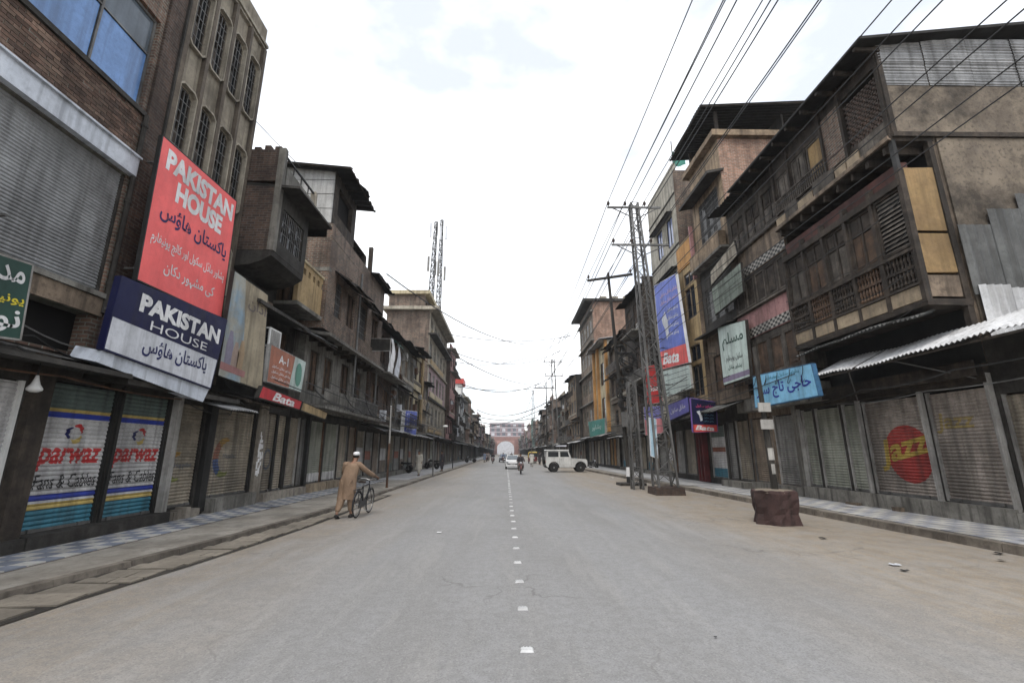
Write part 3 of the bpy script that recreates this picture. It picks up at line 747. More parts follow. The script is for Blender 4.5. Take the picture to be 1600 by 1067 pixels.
b.cable([(6.0,.45,3.5),(8.6,.5,3.38),(10.6,.6,3.2)], .022, .05, iron)
# the band of bricks between windows and roller, laid one by one
bm_ = [MB().box(0, .012, 0, .222, 0, .068).jit(.002).mesh('brick', M('laid brick %d' % k, c_, tuple(x*.6 for x in c_), streak=.25, grime=.5, var=.35, bump=.6, bscale=20)) for k, c_ in enumerate(((.185,.115,.085), (.13,.082,.062), (.215,.145,.108)))]
rb = random.Random(17)
for j in range(13):
    for i in range(20):
        y_ = 4.3 + i*.235 + (.1175 if j % 2 else 0)
        if y_ + .222 > 9.04 or rb.random() < .02: continue
        o = bpy.data.objects.new('brick', rb.choice(bm_)); col.objects.link(o); o.parent = b.root
        o.location = Vector((XL+rb.uniform(-.004,.006), y_+rb.uniform(-.004,.004), 8.115+j*.082)) - b.root.location
# lamp on the canopy edge
lm = thing('shop_bulb_lamp', 'small white glass bulb lamp hanging above the whitewashed shutter', 'lamp', (XL+.5, 7.62, 2.75))
MB().tube((XL+.5,7.62,3.2),(XL+.5,7.62,2.98),.012).build('flex', dark, lm)
MB().loft([[(XL+.5+r_*math.cos(t*math.pi/4), 7.62+r_*math.sin(t*math.pi/4), z) for t in range(8)] for r_, z in ((.02,2.99),(.035,2.92),(.06,2.84),(.105,2.77),(.10,2.74),(.05,2.71))]).build('bulb', white, lm, smooth=True)

# ---- L2: beige building with three rows of chamfered windows
b = Bld(1, XL, 'plastered_apartment_building', 'beige plastered building with rows of chamfered narrow windows and brown pilasters', 11.0)
cols = [(9.66+.80*i+.13, 9.66+.80*i+.67) for i in range(4)]
rows = [(12.2, 14.15), (8.9, 10.85), (5.6, 7.55)]
holes = [(a, c, z0, z1) for a, c in cols for z0, z1 in rows]
b.block(9.61, 12.9, 3.42, 15.05, -.02, beige, holes, reveal=.30)
def ring(y0, y1, z0, z1, ch, d0, d1, w):
    o = [(y0,z0+ch),(y0+ch,z0),(y1-ch,z0),(y1,z0+ch),(y1,z1-ch),(y1-ch,z1),(y0+ch,z1),(y0,z1-ch)]
    i = [(y0+w,z0+ch+w*.3),(y0+ch+w*.3,z0+w),(y1-ch-w*.3,z0+w),(y1-w,z0+ch+w*.3),(y1-w,z1-ch-w*.3),(y1-ch-w*.3,z1-w),(y0+ch+w*.3,z1-w),(y0+w,z1-ch-w*.3)]
    mb = MB(); X = b.x
    vs = [(X(d1),*p) for p in o]+[(X(d1),*p) for p in i]+[(X(d0),*p) for p in o]+[(X(d0),*p) for p in i]
    fs = []
    for k in range(8):
        n_ = (k+1) % 8; fs += [(k,n_,8+n_,8+k), (k,n_,16+n_,16+k), (8+k,8+n_,24+n_,24+k)]
    return mb.add(vs, fs)
for z0, z1 in rows:
    for a, c in cols:
        w = b.win(a+.01, c-.01, z0+.02, z1-.02, -.05, 'grille', nx=2, nz=2, fmat=wood, pmat=glass_dark, rec=.06, bar=.04)
        ring(a-.075, c+.075, z0-.12, z1+.10, .14, -.03, .09, .055).build('surround', trim, w)
        for y_, s_ in ((a, 1), (c, -1)):                 # chamfer fillets at the head
            hd = MB(); hd.add([(b.x(-.03), y_, z1), (b.x(-.03), y_+s_*.14, z1), (b.x(-.03), y_, z1-.14), (b.x(-.3), y_, z1), (b.x(-.3), y_+s_*.14, z1), (b.x(-.3), y_, z1-.14)], [(0,1,2),(3,4,5),(1,2,5,4)])
            hd.build('head_fillet', beige, w)
        fl = MB(); b.bx(fl, a+.03, a+.05+(c-a)*.40, -.045, -.03, z0+.06, z0+.75); fl.build('leaf', wood, w)
for i in range(5):
    y_ = 9.66+.80*i
    b.part('pilaster', pilaster, y_-.07, y_+.07, -.02, .10, 3.6, 15.05)
b.cornice(9.62, 12.9, 15.05, 0, trim, ((.08,.08),(.14,.10)))
b.part('parapet', beige, 9.62, 12.9, -.3, .02, 15.24, 15.9)
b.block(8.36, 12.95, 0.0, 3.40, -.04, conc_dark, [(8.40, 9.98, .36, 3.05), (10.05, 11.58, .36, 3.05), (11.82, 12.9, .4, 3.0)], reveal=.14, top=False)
def zone(z): return z
bands = [(2.56,9,p_gteal),(2.49,2.56,p_stripey),(2.38,2.49,p_stripe),(1.00,2.38,shut_white),(.90,1.0,p_stripe),(.84,.90,shut_white),(.74,.84,p_stripey),(0,.74,p_aqua)]
for a, c in ((8.44, 9.96), (10.08, 11.54)):
    o = b.shutter(a, c, .38, 3.02, -.04, shut_white, bands=bands, rail_mat=dark)
    o['label'] = 'whitewashed roller shutter painted with fan advert and teal foot'
    m_ = (a+c)/2; D = -.14
    kw = dict(dface=D, pitch=PIT, amp=AMP, z0=.38)
    b.print_on(o, 'parwaz', m_+.02, 1.62, 1.32, .42, mat=p_parred, bold=.028, shear=.22, **kw)
    b.print_on(o, 'Fans & Cables', m_+.03, 1.22, 1.28, .26, mat=p_black, bold=.006, shear=.18, **kw)
    for k, mt in ((0, p_parred), (1, p_ink), (2, p_stripey)):       # three curved blades
        vs, fs = [], []
        for q in range(9):
            t = R(k*120 + q*13); r0, r1 = .12, .12 + .085*math.sin(math.pi*(q+.5)/9.5)
            vs += [(r0*math.cos(t), r0*math.sin(t)), (r1*math.cos(t), r1*math.sin(t))]
        fs = [(2*q, 2*q+1, 2*q+3, 2*q+2) for q in range(8)]
        b.print_on(o, '', m_, 2.10, .3, .42, mat=mt, geo=(vs, fs), name='emblem', **kw)
b.part('post', rail_pale, 11.60, 11.78, -.05, .10, .3, 3.1)
b.part('post', dark, 9.99, 10.05, -.1, .02, .2, 3.1)
b.part('plinth', conc_dark, 8.37, 11.75, -.02, .24, .02, .35)
b.corr(11.9, 13.3, 3.05, .5, 1.2, .18, tin, struts=False, jag=.08)
b.cable([(11.6,.3,2.95),(12.4,.9,2.75),(13.2,.5,2.95)], .014, .1)
b.slab(9.02, 12.9, 3.16, -.1, .85, .09, .10, conc_dark, 'canopy')
mb = MB(); r5 = random.Random(4)
for k in range(7):
    y_ = 11.75 + .17*k; mb.box(XL-.02, XL+.22+r5.uniform(-.06,.06), y_, y_+.16, .05, .30+r5.uniform(0,.12))
mb.build('rubble_step', rubble, b.root)
def crescent(b, o, yc, zc, r, w, D, z0):
    """faded printed swoosh of a paint advert: orange over red to blue and green"""
    for k, mt in enumerate((p_forg, p_fred, p_fblue, p_fgreen)):
        vs, fs = [], []
        for q in range(7):
            t = R(70 + k*58 + q*58/6); f = (k*6+q)/24.0; r1 = r - w*(.45+.75*math.sin(math.pi*min(1, f*1.05)))
            vs += [(r*math.cos(t), r*1.1*math.sin(t)), (r1*math.cos(t)+.02, r1*1.1*math.sin(t))]
        fs = [(2*q, 2*q+1, 2*q+3, 2*q+2) for q in range(6)]
        b.print_on(o, '', yc, zc, 2*r, 2.3*r, mat=mt, geo=(vs, fs), name='emblem', dface=D, pitch=PIT, amp=AMP, z0=z0)
    b.print_on(o, 'Happilac', yc+.28, zc+.02, .66, .17, mat=p_faint, bold=.02, dface=D, pitch=PIT, amp=AMP, z0=z0)
o = b.shutter(11.86, 12.92, .42, 2.98, -.04, shut_tan, rail_mat=dark)
crescent(b, o, 12.15, 1.38, .34, .14, -.14, .42)
o['label'] = 'tan roller shutter with a faded swoosh advert'

# ---- L3: brick house whose upper floor juts out over the pavement
b = Bld(1, XL, 'brick_balcony_house', 'dark brick house with upper room jutting out over a curved concrete soffit', 14.2)
dj = 1.15
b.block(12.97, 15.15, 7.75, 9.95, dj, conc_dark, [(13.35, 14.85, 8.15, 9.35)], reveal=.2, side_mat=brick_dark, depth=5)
b.win(13.37, 14.83, 8.17, 9.33, dj, 'grille', nx=3, nz=2, fmat=wood, rec=.12)
b.part('corner_strip', concrete, 12.955, 13.15, dj-.18, dj+.03, 7.75, 11.3)
b.slab(12.96, 15.7, 9.98, -.2, dj+.62, .09, .16, conc_dark, 'ledge')
b.part('side_wall', brick_dark, 12.98, 13.2, -4.5, dj-.02, 10.12, 11.25)
b.part('balcony_parapet', concrete, 13.2, 15.5, dj-.12, dj+.02, 10.10, 10.75)
b.rail(13.2, 15.45, 10.75, 11.15, dj-.05, dark, gap=.5, w=.03)
b.part('end_post', trim, 15.35, 15.5, dj-.16, dj+.04, 10.1, 11.2)
r6 = random.Random(2); mb = MB()
for k in range(14): mb.box(XL-3.5+k*.33, XL-3.5+k*.33+r6.uniform(.15,.26), 13.0, 13.18, 11.25, 11.28+r6.uniform(.05,.16))
mb.build('loose_bricks', brick_dark, b.root)
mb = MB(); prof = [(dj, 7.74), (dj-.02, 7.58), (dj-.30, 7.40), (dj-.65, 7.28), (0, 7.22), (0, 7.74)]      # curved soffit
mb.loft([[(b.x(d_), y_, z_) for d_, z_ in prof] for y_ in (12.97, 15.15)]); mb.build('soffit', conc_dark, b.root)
b.block(12.96, 15.6, 3.42, 7.70, -.03, conc_dark, [(13.9, 15.3, 4.75, 6.3)], reveal=.3)
b.slab(13.0, 16.6, 6.38, -.1, 1.0, .10, .30, conc_dark, 'ledge')
b.part('brown_panel', plast_brown, 13.6, 15.5, 0, .05, 6.48, 6.84)
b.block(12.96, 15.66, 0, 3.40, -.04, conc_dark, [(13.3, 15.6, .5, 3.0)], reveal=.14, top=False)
o = b.shutter(13.36, 15.55, .52, 2.98, -.04, shut_tan, rail_mat=dark)
o['label'] = 'tan roller shutter with the clearer swoosh advert'
crescent(b, o, 14.15, 1.60, .52, .20, -.14, .52)
b.part('post', dark, 12.98, 13.28, -.05, .08, .2, 3.2)
b.part('plinth', concrete, 13.3, 15.62, -.02, .24, .02, .5)
b.part('pillar', rubble, 15.66, 16.12, -.3, .06, .02, 3.3)
mb = MB(); r7 = random.Random(8)
for k in range(26):
    y_, z_ = 15.68+r7.random()*.3, .8+r7.random()*1.5; mb.box(b.x(.062), b.x(.066+.0007*k), y_, y_+r7.uniform(.05,.14), z_, z_+r7.uniform(.08,.2))
mb.build('pasted_paper', p_white, b.root)
b.corr(13.2, 15.5, 3.45, 0, .95, .22, tin_dark, struts=True, jag=.05)
b.corr(15.1, 16.5, 3.52, .1, 1.0, .20, tin_white, struts=False, jag=.02)
b.cable([(12.5,.6,3.6),(14,.8,3.4),(16,.6,3.5),(18,.6,3.35)], .02, .15)
b.cable([(13.0,.7,3.2),(14.5,.75,3.1),(16,.7,3.2)], .016, .12)
# window type cooler on the wall
ac = thing('air_conditioner', 'white box air conditioner with dark fan grille on the brick house wall', 'air conditioner', (XL+.45, 14.55, 5.05))
x0 = XL+.02
MB().box(x0, x0+.78, 14.1, 14.85, 5.0, 5.62).build('casing', white, ac)
gm = MB()
for k in range(7): gm.box(x0+.06+k*.1, x0+.075+k*.1, 14.082, 14.098, 5.06, 5.56)
for k in range(5): gm.box(x0+.05, x0+.74, 14.08, 14.096, 5.08+k*.11, 5.095+k*.11)
MB().box(x0+.05, x0+.74, 14.096, 14.10, 5.05, 5.57).build('fan_opening', dark_in, ac); gm.build('grille', dark, ac)
gm = MB()
for k in range(14): gm.box(x0+.782, x0+.79, 14.18, 14.78, 5.08+k*.036, 5.095+k*.036)
gm.build('front_louvre', shut_grey, ac)
MB().bar((x0,14.2,4.97),(x0+.8,14.2,4.97),.04,.04).bar((x0,14.75,4.97),(x0+.8,14.75,4.97),.04,.04).bar((x0,14.2,4.5),(x0+.75,14.2,4.95),.03,.03).build('bracket', iron, ac)

# ---- L4a: low house with ochre pierced parapet
b = Bld(1, XL, 'ochre_parapet_house', 'low house with pierced ochre balcony parapet beside the jutting brick room', 16.6)
b.block(15.62, 17.9, 3.42, 8.9, -.2, conc_dark, [(16.0, 17.4, 4.3, 6.2), (16.1, 17.3, 7.1, 8.5)], reveal=.3)
b.win(16.1, 17.3, 7.1, 8.5, -.2, 'wood', nx=2, fmat=wood)
b.win(16.0, 17.4, 4.3, 6.2, -.2, 'wood', nx=3, fmat=wood_grey)
pz = [(15.95+.42*k, 15.95+.42*k+.2, 8.18, 8.42) for k in range(5)]
b.block(15.66, 18.35, 7.05, 8.62, .78, ochre, pz, reveal=.1, depth=-.62, name='parapet', roof_mat=cream)
b.part('parapet_coping', cream, 15.6, 18.4, .60, .84, 8.62, 8.70)
b.slab(15.6, 18.4, 6.9, -.2, .85, .12, 0, concrete, 'balcony_floor')
b.corr(16.0, 19.4, 6.55, -.1, 1.0, .42, tin, struts=True)
b.block(16.12, 17.95, 0, 3.40, -.06, conc_dark, [(16.2, 17.9, .4, 3.1)], reveal=.14, top=False)
o = b.shutter(16.24, 17.1, .42, 3.08, -.06, shut_tan, rail_mat=dark); o['label'] = 'narrow tan roller shutter with a faded grey circle'
b.print_on(o, 'O', 16.75, 1.5, .55, .75, -.16, p_faint, bold=.0, pitch=PIT, amp=AMP, z0=.42, name='emblem')
b.shutter(17.18, 17.86, .42, 3.08, -.06, shut_tan, rail_mat=dark)
b.part('plinth', rubble, 16.15, 19.5, -.02, .2, .02, .4)

# ---- L4b: tall brick house with the boarded rooftop room
b = Bld(1, XL, 'tall_brick_house', 'tall red brown brick house with white boarded rooftop room under a black tin roof', 22.0)
dj = .95
hl = [(18.7, 19.5, 7.4, 9.0), (20.2, 21.2, 7.4, 9.0), (22.0, 23.2, 7.3, 9.0), (24.2, 25.2, 7.3, 9.0)]
b.block(17.75, 26.2, 6.6, 10.55, dj, brick, hl, reveal=.25, depth=6)
for k, h in enumerate(hl): b.win(*h, dj, 'wood' if k % 2 else 'grille', nx=2, fmat=wood, rec=.15)
b.part('stone_band', concrete, 17.74, 18.0, dj-1.6, dj+.015, 9.05, 9.2)
b.part('parapet', brick, 17.76, 26.2, dj-.24, dj-.005, 10.56, 11.2)
b.block(17.8, 20.6, 11.2, 14.0, dj-.1, wood, [(18.3, 20.1, 11.9, 13.2)], reveal=.2, side_mat=conc_dark, depth=4.3, name='rooftop_room')
for k in range(4):                                      # white boards of the end wall
    mb = MB(); mb.box(b.x(-4.1), b.x(dj-.12), 17.745-.012*k, 17.79, 11.22+k*.68, 11.22+k*.68+.655); mb.build('board', M('weathered grey board', (.42,.42,.41), (.33,.33,.32), streak=.3, grime=.35), b.root)
b.corr(17.3, 21.0, 14.15, -4.4, dj+.75, .55, tin_dark, wave=.45, amp=.07, name='roof', jag=.14)
b.block(20.6, 23.9, 11.2, 12.4, dj-.5, wood, [(20.9, 23.6, 11.5, 12.4)], reveal=.3, depth=3, name='rooftop_shed')
b.part('rooftop_post', wood, 23.9, 24.1, dj-.4, dj-.2, 11.2, 13.0)
b.corr(23.2, 26.6, 11.5, -1.5, dj+.5, .35, tin_dark, wave=.2, amp=.03, name='roof_edge', jag=.1)
for a, c, z_ in ((18.4, 21.5, 9.35), (21.7, 23.5, 9.3), (23.9, 25.6, 9.25)): b.corr(a, c, z_, dj, dj+.75, .45, tin_dark, wave=.2, amp=.03, jag=.1)
b.block(17.93, 26.2, 3.42, 6.6, .25, concrete, [(18.5, 19.4, 4.2, 5.9), (20.0, 21.0, 4.2, 5.9), (22.1, 23.3, 4.1, 6.0), (24.3, 25.4, 4.1, 6.0)], reveal=.3)
for k, h in enumerate([(18.5, 19.4, 4.2, 5.9), (20.0, 21.0, 4.2, 5.9), (22.1, 23.3, 4.1, 6.0), (24.3, 25.4, 4.1, 6.0)]): b.win(*h, .25, 'wood', nx=2, fmat=wood_grey if k % 2 else wood, rec=.15)
b.slab(17.8, 26.2, 6.45, .2, 1.25, .10, .15, concrete, 'ledge')
for k in range(9):                                       # row of little brackets
    b.part('bracket', wood, 18.2+k*.9, 18.3+k*.9, .26, .95, 6.15, 6.4)
b.slab(18.0, 26.2, 3.55, .0, 1.25, .12, .15, concrete, 'canopy')
b.part('balcony_wall', concrete, 18.4, 22.0, 1.0, 1.1, 3.68, 4.25)
b.rail(22.1, 26.0, 3.68, 4.3, 1.05, iron)
b.pipe(21.75, 3.6, 10.5, .96, .05); b.pipe(24.0, 3.6, 9.0, .30, .05, conc_dark)
sp = [(18.0, 18.95), (19.0, 19.5), (19.75, 21.5), (21.6, 23.3), (23.45, 24.8), (24.9, 26.1)]
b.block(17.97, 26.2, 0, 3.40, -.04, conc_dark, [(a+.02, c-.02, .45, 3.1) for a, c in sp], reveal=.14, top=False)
b.shopfront(sp, .48, 3.06, -.04, [shut_tan, shut_grey, shut_green, shut_green, shut_tan, shut_brown])
for a, c in ((19.8, 21.45), (21.65, 23.25)): b.bx(MB(), a, c, -.115, -.1, .5, .86).build('whitewash_panel', shut_white, b.root)
for a, c in ((19.75, 21.5), (21.6, 23.2)): b.part('plinth', board_pale, a, c, -.02, .25, .02, .45)
b.part('post', dark, 19.52, 19.72, -.05, .08, .2, 3.2)
for k in range(3): b.cable([(17+3*k,1.2,4.0+.3*k),(20+2*k,1.3,3.7),(24+k,1.2,3.75),(28,1.0,3.6+.2*k)], .02, .18)

# ---- dark signboard hung across the pavement
x0, z0 = onY(567, 548, 24.5); x1, z1 = onY(610, 529, 24.5)
root, W, P = board('hanging_signboard', 'dark blank signboard jutting out across the pavement from the brick house', [(x0,24.5,z1),(x1,24.5,z1),(x1,24.5,z0),(x0,24.5,z0)], conc_dark, .08, rail_pale)
MB().bar((XL+.9,24.54,z1+.02),(x0,24.54,z1+.02),.04,.04).bar((XL+.9,24.54,z0),(x0,24.54,z0),.04,.04).build('arm', iron, root)

# ---- L5: row of small old houses up to the tall beige block
BANDS = [None, None, None, [(0,.95,p_gteal)], [(0,.85,shut_white)], [(0,.8,shut_brown)], [(1.3,1.8,p_fred)], [(1.2,2.0,shut_white)], [(0,1.0,p_aqua)]]
def old_house(sg, X0, s0, s1, z1, wall_m, label, nfl=2, kind='wood', nx=2, awn=tin_dark, dj=0.5, seed=1, shm=(shut_tan, shut_grey, shut_brown), top='eave', name='old_house', group=None, wmat=None, side=None, zg=3.4, detail=True, wn=None, fcol=None):
    b = Bld(sg, X0, name, label, (s0+s1)/2, group=group); r = random.Random(seed)
    fh = (z1-zg)/nfl; n = wn or max(1, int((s1-s0)/1.7)); w_ = (s1-s0)/n
    for f in range(nfl):
        za, zb = zg+f*fh, zg+(f+1)*fh; d = dj if f else dj*.6
        hs = [(s0+w_*(k+.5)-w_*.29, s0+w_*(k+.5)+w_*.29, za+fh*.24, za+fh*.80) for k in range(n)]
        b.block(s0, s1, za, zb-.001, d, wall_m, hs, reveal=.2, side_mat=side or brick_dark, top=(f == nfl-1))
        for h in hs: b.win(*h, d, kind if r.random() < .8 else 'glass', nx=nx, fmat=wmat or wood, rec=.12, pmat=fcol)
        if f == 0 or r.random() < .5:
            if r.random() < .6: b.slab(s0-.02, s1+.02, za-.05, d-.2, d+.55+r.random()*.3, .1, .12, concrete)
            else: b.corr(s0, s1, za+fh*.93, d, d+.7, .3, awn, wave=.2, amp=.03, jag=.1, struts=detail)
        if r.random() < .45: b.rail(s0+.1, s1-.1, za+.05, za+.75, d+.45, wood if r.random() < .5 else iron, gap=.16)
        else: b.part('sill_band', trim if r.random() < .4 else wood_grey, s0+.01, s1-.01, d-.02, d+.05, za+fh*.14, za+fh*.21)
    if top == 'eave': b.corr(s0-.1, s1+.1, z1+.3, -2, dj+.75, .45, awn, wave=.22, amp=.03, name='roof', jag=.12, struts=False)
    elif top == 'slab': b.slab(s0-.1, s1+.1, z1+.01, -3, dj+.6, .18, 0, trim, 'roof_slab'); b.part('parapet', wall_m, s0, s1, dj-.2, dj-.01, z1+.2, z1+.8)
    else:
        b.part('parapet', wall_m, s0, s1, dj-.22, dj-.01, z1+.001, z1+.7); b.cornice(s0, s1, z1+.7, dj-.05, trim, ((.05,.06),(.1,.07)))
    ns = max(2, int((s1-s0)/1.5)); ws = (s1-s0)/ns; sp = [(s0+ws*k+.08, s0+ws*(k+1)-.08) for k in range(ns)]
    b.block(s0, s1, 0, zg-.001, -.06, conc_dark, [(a+.02, c-.02, .4, 2.95) for a, c in sp], reveal=.14, top=False)
    for i, (a, c) in enumerate(sp): b.shutter(a+.04, c-.04, .42, 2.92, -.06, shm[(i+seed) % len(shm)], bands=r.choice(BANDS), pitch=.11 if s0 > 45 else .085, rails=detail, lock=detail)
    b.part('plinth', concrete, s0, s1, -.05, .2, .02, .4)
    if r.random() < .7: b.corr(s0+.1, s1-.1, zg-.02, 0, 1.1+r.random()*.3, .35, [tin, tin_dark, tin_white][seed % 3], jag=.1, struts=detail)
    else: b.slab(s0, s1, zg-.15, -.05, 1.1, .12, .1, concrete, 'canopy')
    if detail: b.pipe(s0+.15, zg, z1, dj, .05, iron)
    if s0 < 150:                                        # the usual clutter: meter boxes, loops of cable, roof tank, shade cloths, stacked balconies
        for k in range(3 if s0 < 90 else 1):
            y_ = r.uniform(s0+.3, s1-.6); z_ = r.uniform(zg, z1-1.2); b.part('meter_box', r.choice([iron, rail_pale, p_pale, rust]), y_, y_+r.uniform(.3,.6), dj, dj+r.uniform(.2,.35), z_, z_+r.uniform(.35,.7))
            b.cable([(s0,dj+.25,z_+.6),((s0+s1)/2,dj+.5,z_),(s1,dj+.25,z_+r.uniform(-.5,.9))], .018, .2)
        if r.random() < .6:
            y_ = r.uniform(s0+.5, s1-1.6); mb = MB(); c_ = (b.x(-1.6), y_+.5); mb.loft([[(c_[0]+.5*q*math.cos(t*math.pi/6), c_[1]+.5*q*math.sin(t*math.pi/6), z1+.05+h_) for t in range(12)] for q, h_ in ((1,0),(1,1.15),(.8,1.3),(.25,1.38))]); mb.build('water_tank', r.choice([tin_dark, p_pale, p_sky]), b.root)
        if r.random() < .7:
            y_ = r.uniform(s0+.3, max(s0+.4, s1-1.8)); z_ = zg+fh*r.choice(range(nfl))+fh*.86; ww = r.uniform(1.0,1.6)
            MB().sheet([[(b.x(dj+.1+.75*j/3), y_+ww*i/6, z_-.55*(j/3)**1.4+.05*math.sin(i*2.1+j)) for i in range(7)] for j in range(4)]).build('shade_cloth', r.choice([p_pale, tin_dark, rust, green_wall, board_pale]), b.root)
        if r.random() < .55:
            f = r.choice(range(nfl)); za = zg+f*fh; a = s0+(s1-s0)*.15; c = s0+(s1-s0)*r.uniform(.55,.9); b.slab(a, c, za+.06, dj-.1, dj+.95, .1, 0, concrete, 'balcony_floor'); b.rail(a, c, za+.16, za+.95, dj+.9, r.choice([iron, wood, rust]), gap=.2)
        if r.random() < .4: MB().tube((b.x(-.6), (s0+s1)/2, z1), (b.x(-.6), (s0+s1)/2+.1, z1+r.uniform(1.5,3)), .03, n=5).build('roof_pole', wood, b.root)
    return b
b = old_house(1, XL, 26.25, 31.2, 9.3, brick_dark, 'dark brick house with wooden windows and tarred eave next to the tall brick house', 2, 'wood', seed=3, dj=.7)
for k in range(2):                                      # washing / tarpaulin on the front
    mb = MB(); y_ = 27.5+k*1.6; r8 = random.Random(k)
    mb.sheet([[(b.x(1.2+.1*math.sin(i*1.4+j)), y_+i*.22, 8.6-j*.42-.05*math.sin(i)) for i in range(5)] for j in range(6)])
    tag(mb.build('hanging_cloth', p_pale if k else p_white), ['white cloth hung out on the dark brick house', 'greyish cloth hung out on the dark brick house'][k], 'cloth', None)
b = old_house(1, XL, 31.25, 37.2, 9.5, concrete, 'grey house with pale window posts and deep tarred canopy', 2, 'wood', seed=5, dj=.75, wmat=trim)
b = old_house(1, XL, 37.25, 42.0, 10.4, cream, 'cream painted house with ochre end pier under a black eave', 2, 'wood', seed=8, dj=.6, side=plast_brown)
b.part('end_pier', ochre, 41.3, 42.0, .55, .72, 3.6, 10.4)
b = old_house(1, XL, 42.05, 45.9, 8.2, plast_brown, 'narrow brown stained house with one blank white panel', 2, 'grille', seed=11, dj=.5)
b.part('blank_panel', board_pale, 42.6, 44.6, .52, .60, 4.3, 6.6)

# ---- L6: tall beige block with flat cornice slabs
b = Bld(1, XL, 'tall_beige_block', 'tall beige and brick block with flat overhanging roof slab and masts behind', 52.0, depth=4.2)
ztop = onX(668, 478, XL+.3)[1]
fl = [3.6, 7.2, 10.6, 13.8, ztop]
for f in range(4):
    za, zb = fl[f], fl[f+1]
    hs = [(46.8+k*2.6, 48.4+k*2.6, za+.9, zb-.7) for k in range(5)]
    b.block(46.0, 60.0, za, zb-.001, .3, beige if f != 1 else mauve, hs, reveal=.3, side_mat=brick, top=(f == 3))
    for k, h in enumerate(hs): b.win(*h, .3, 'glass', nx=2, nz=2, fmat=trim, pmat=glass_grey if (k+f) % 3 else glass_dark)
    b.slab(45.9, 60.1, zb-.16, .2, .55 if f != 2 else 1.1, .16, 0, beige if f % 2 else conc_dark)
    b.part('balcony_panel', cream if f % 2 else ochre, 47.5, 57.0, .32, .42, za+.15, za+.7)
for y_ in (46.05, 59.7): b.part('corner_pier', trim, y_, y_+.3, .1, .36, 3.6, ztop)
b.slab(45.4, 60.6, ztop+.01, -4.6, 1.3, .35, 0, trim, 'roof_slab')
b.block(46.4, 53.0, ztop+.36, ztop+1.9, -.4, brick, [(47.0, 48.0, ztop+.8, ztop+1.5), (48.5, 49.5, ztop+.8, ztop+1.5), (50.0, 51.0, ztop+.8, ztop+1.5)], depth=4.2, name='rooftop_room')
b.slab(46.0, 53.6, ztop+1.91, -4.4, .2, .4, 0, cream, 'roof_slab')
sp = [(46.1+k*1.97, 47.9+k*1.97) for k in range(7)]
b.block(45.95, 60, 0, 3.6, -.06, conc_dark, [(a, c, .4, 3.0) for a, c in sp], reveal=.14, top=False)
b.shopfront(sp, .42, 2.96, -.06, [shut_tan, shut_grey, shut_brown, shut_green], pitch=.12)
b.corr(46, 53, 3.6, 0, 1.3, .35, tin, jag=.1); b.corr(53.2, 60, 3.5, 0, 1.2, .35, tin_dark, jag=.1)

# ================================================================== RIGHT SIDE
XR = 11.0
# ---- R0: low shops under the tin awning, right of the wooden house
b = Bld(-1, XR, 'low_tin_roofed_shop', 'low shop with faded logo shutter under the white corrugated awning', 8.0)
b.block(3.0, 10.08, 0, 4.3, .0, conc_dark, [(7.95, 10.0, .5, 3.0), (5.6, 7.85, .5, 3.0)], reveal=.14)
o = b.shutter(8.0, 9.98, .52, 2.98, 0, shut_tan, rail_mat=rail_pale)
def jazz(b, o, yc, zc, r, z0, d):
    kw = dict(dface=d-.10, pitch=PIT, amp=AMP, z0=z0)
    n = 28; vs = [(r*math.cos(2*math.pi*k/n)*(1.0 if math.sin(2*math.pi*k/n) < .3 else 1.02), r*math.sin(2*math.pi*k/n)*(1.12 if math.sin(2*math.pi*k/n) < 0 else .98)) for k in range(n)]
    b.print_on(o, '', yc, zc, 2*r, 2.2*r, mat=p_jazz, geo=(vs, [tuple(range(n))]), name='emblem', **kw)
    b.print_on(o, 'Jazz', yc+.12, zc+.05, 2.25*r, 1.15*r, mat=p_gold, bold=.03, shear=.05, lift=.012, slant=.22, **kw)
jazz(b, o, 8.75, 1.9, .62, .52, 0.0)
b.shutter(5.65, 7.8, .52, 2.98, 0, shut_grey)
b.part('plinth', concrete, 4, 10.08, -.05, .18, .17, .5)
for k in range(3):                                      # upright bluish sheets above the awning
    y0_ = 9.95-.02*k; mb = MB(); xa = XR+.1+.75*k
    mb.sheet([[(xa+i*.04, y0_+.03*math.sin(i*1.3), z) for i in range(20)] for z in (4.3, 5.55-.08*k+.03)]); mb.build('tin_sheet', tin_white, b.root)

# ---- R1: big wooden gallery house
b = Bld(-1, XR, 'wooden_gallery_house', 'old dark wooden house with carved galleries, yellow end panels and tin gable', 13.0, depth=7.0)
G0, G1, dg = 10.15, 15.1, 1.0
# ground floor shops
sp = [(10.22, 11.86), (11.98, 14.06), (14.2, 14.95), (15.0, 16.3), (16.35, 17.05)]
b.block(10.1, 17.1, 0, 3.75, 0, conc_dark, [(a+.02, c-.02, .55, 3.25) for a, c in sp], reveal=.14, top=False)
so = [b.shutter(a+.04, c-.04, .6, 3.2, 0, m, rail_mat=r_) for (a, c), m, r_ in zip(sp, (shut_dusk, shut_dusk, shut_green, shut_green, shut_green), (rail_pale,)*5)]
so[0]['label'] = 'whitish roller shutter with faint yellow lettering near its top'
so[1]['label'] = 'whitish roller shutter with red and yellow round emblem'
jazz(b, so[1], 12.75, 1.75, .74, .6, 0.0)
b.print_on(so[0], 'Jazz', 11.25, 2.45, 1.0, .5, mat=paint('faint yellow', (.33,.25,.09), .6, .4, .6), bold=.02, shear=.1, dface=-.10, pitch=PIT, amp=AMP, z0=.6)
for y_ in (10.15, 11.92, 14.12, 17.08): b.part('post', rail_pale, y_-.05, y_+.05, -.02, .09, .2, 3.5)
b.part('plinth', concrete, 10.1, 14.0, -.05, .16, .17, .56); b.part('plinth', concrete, 14.02, 17.1, -.05, .2, .17, .56)
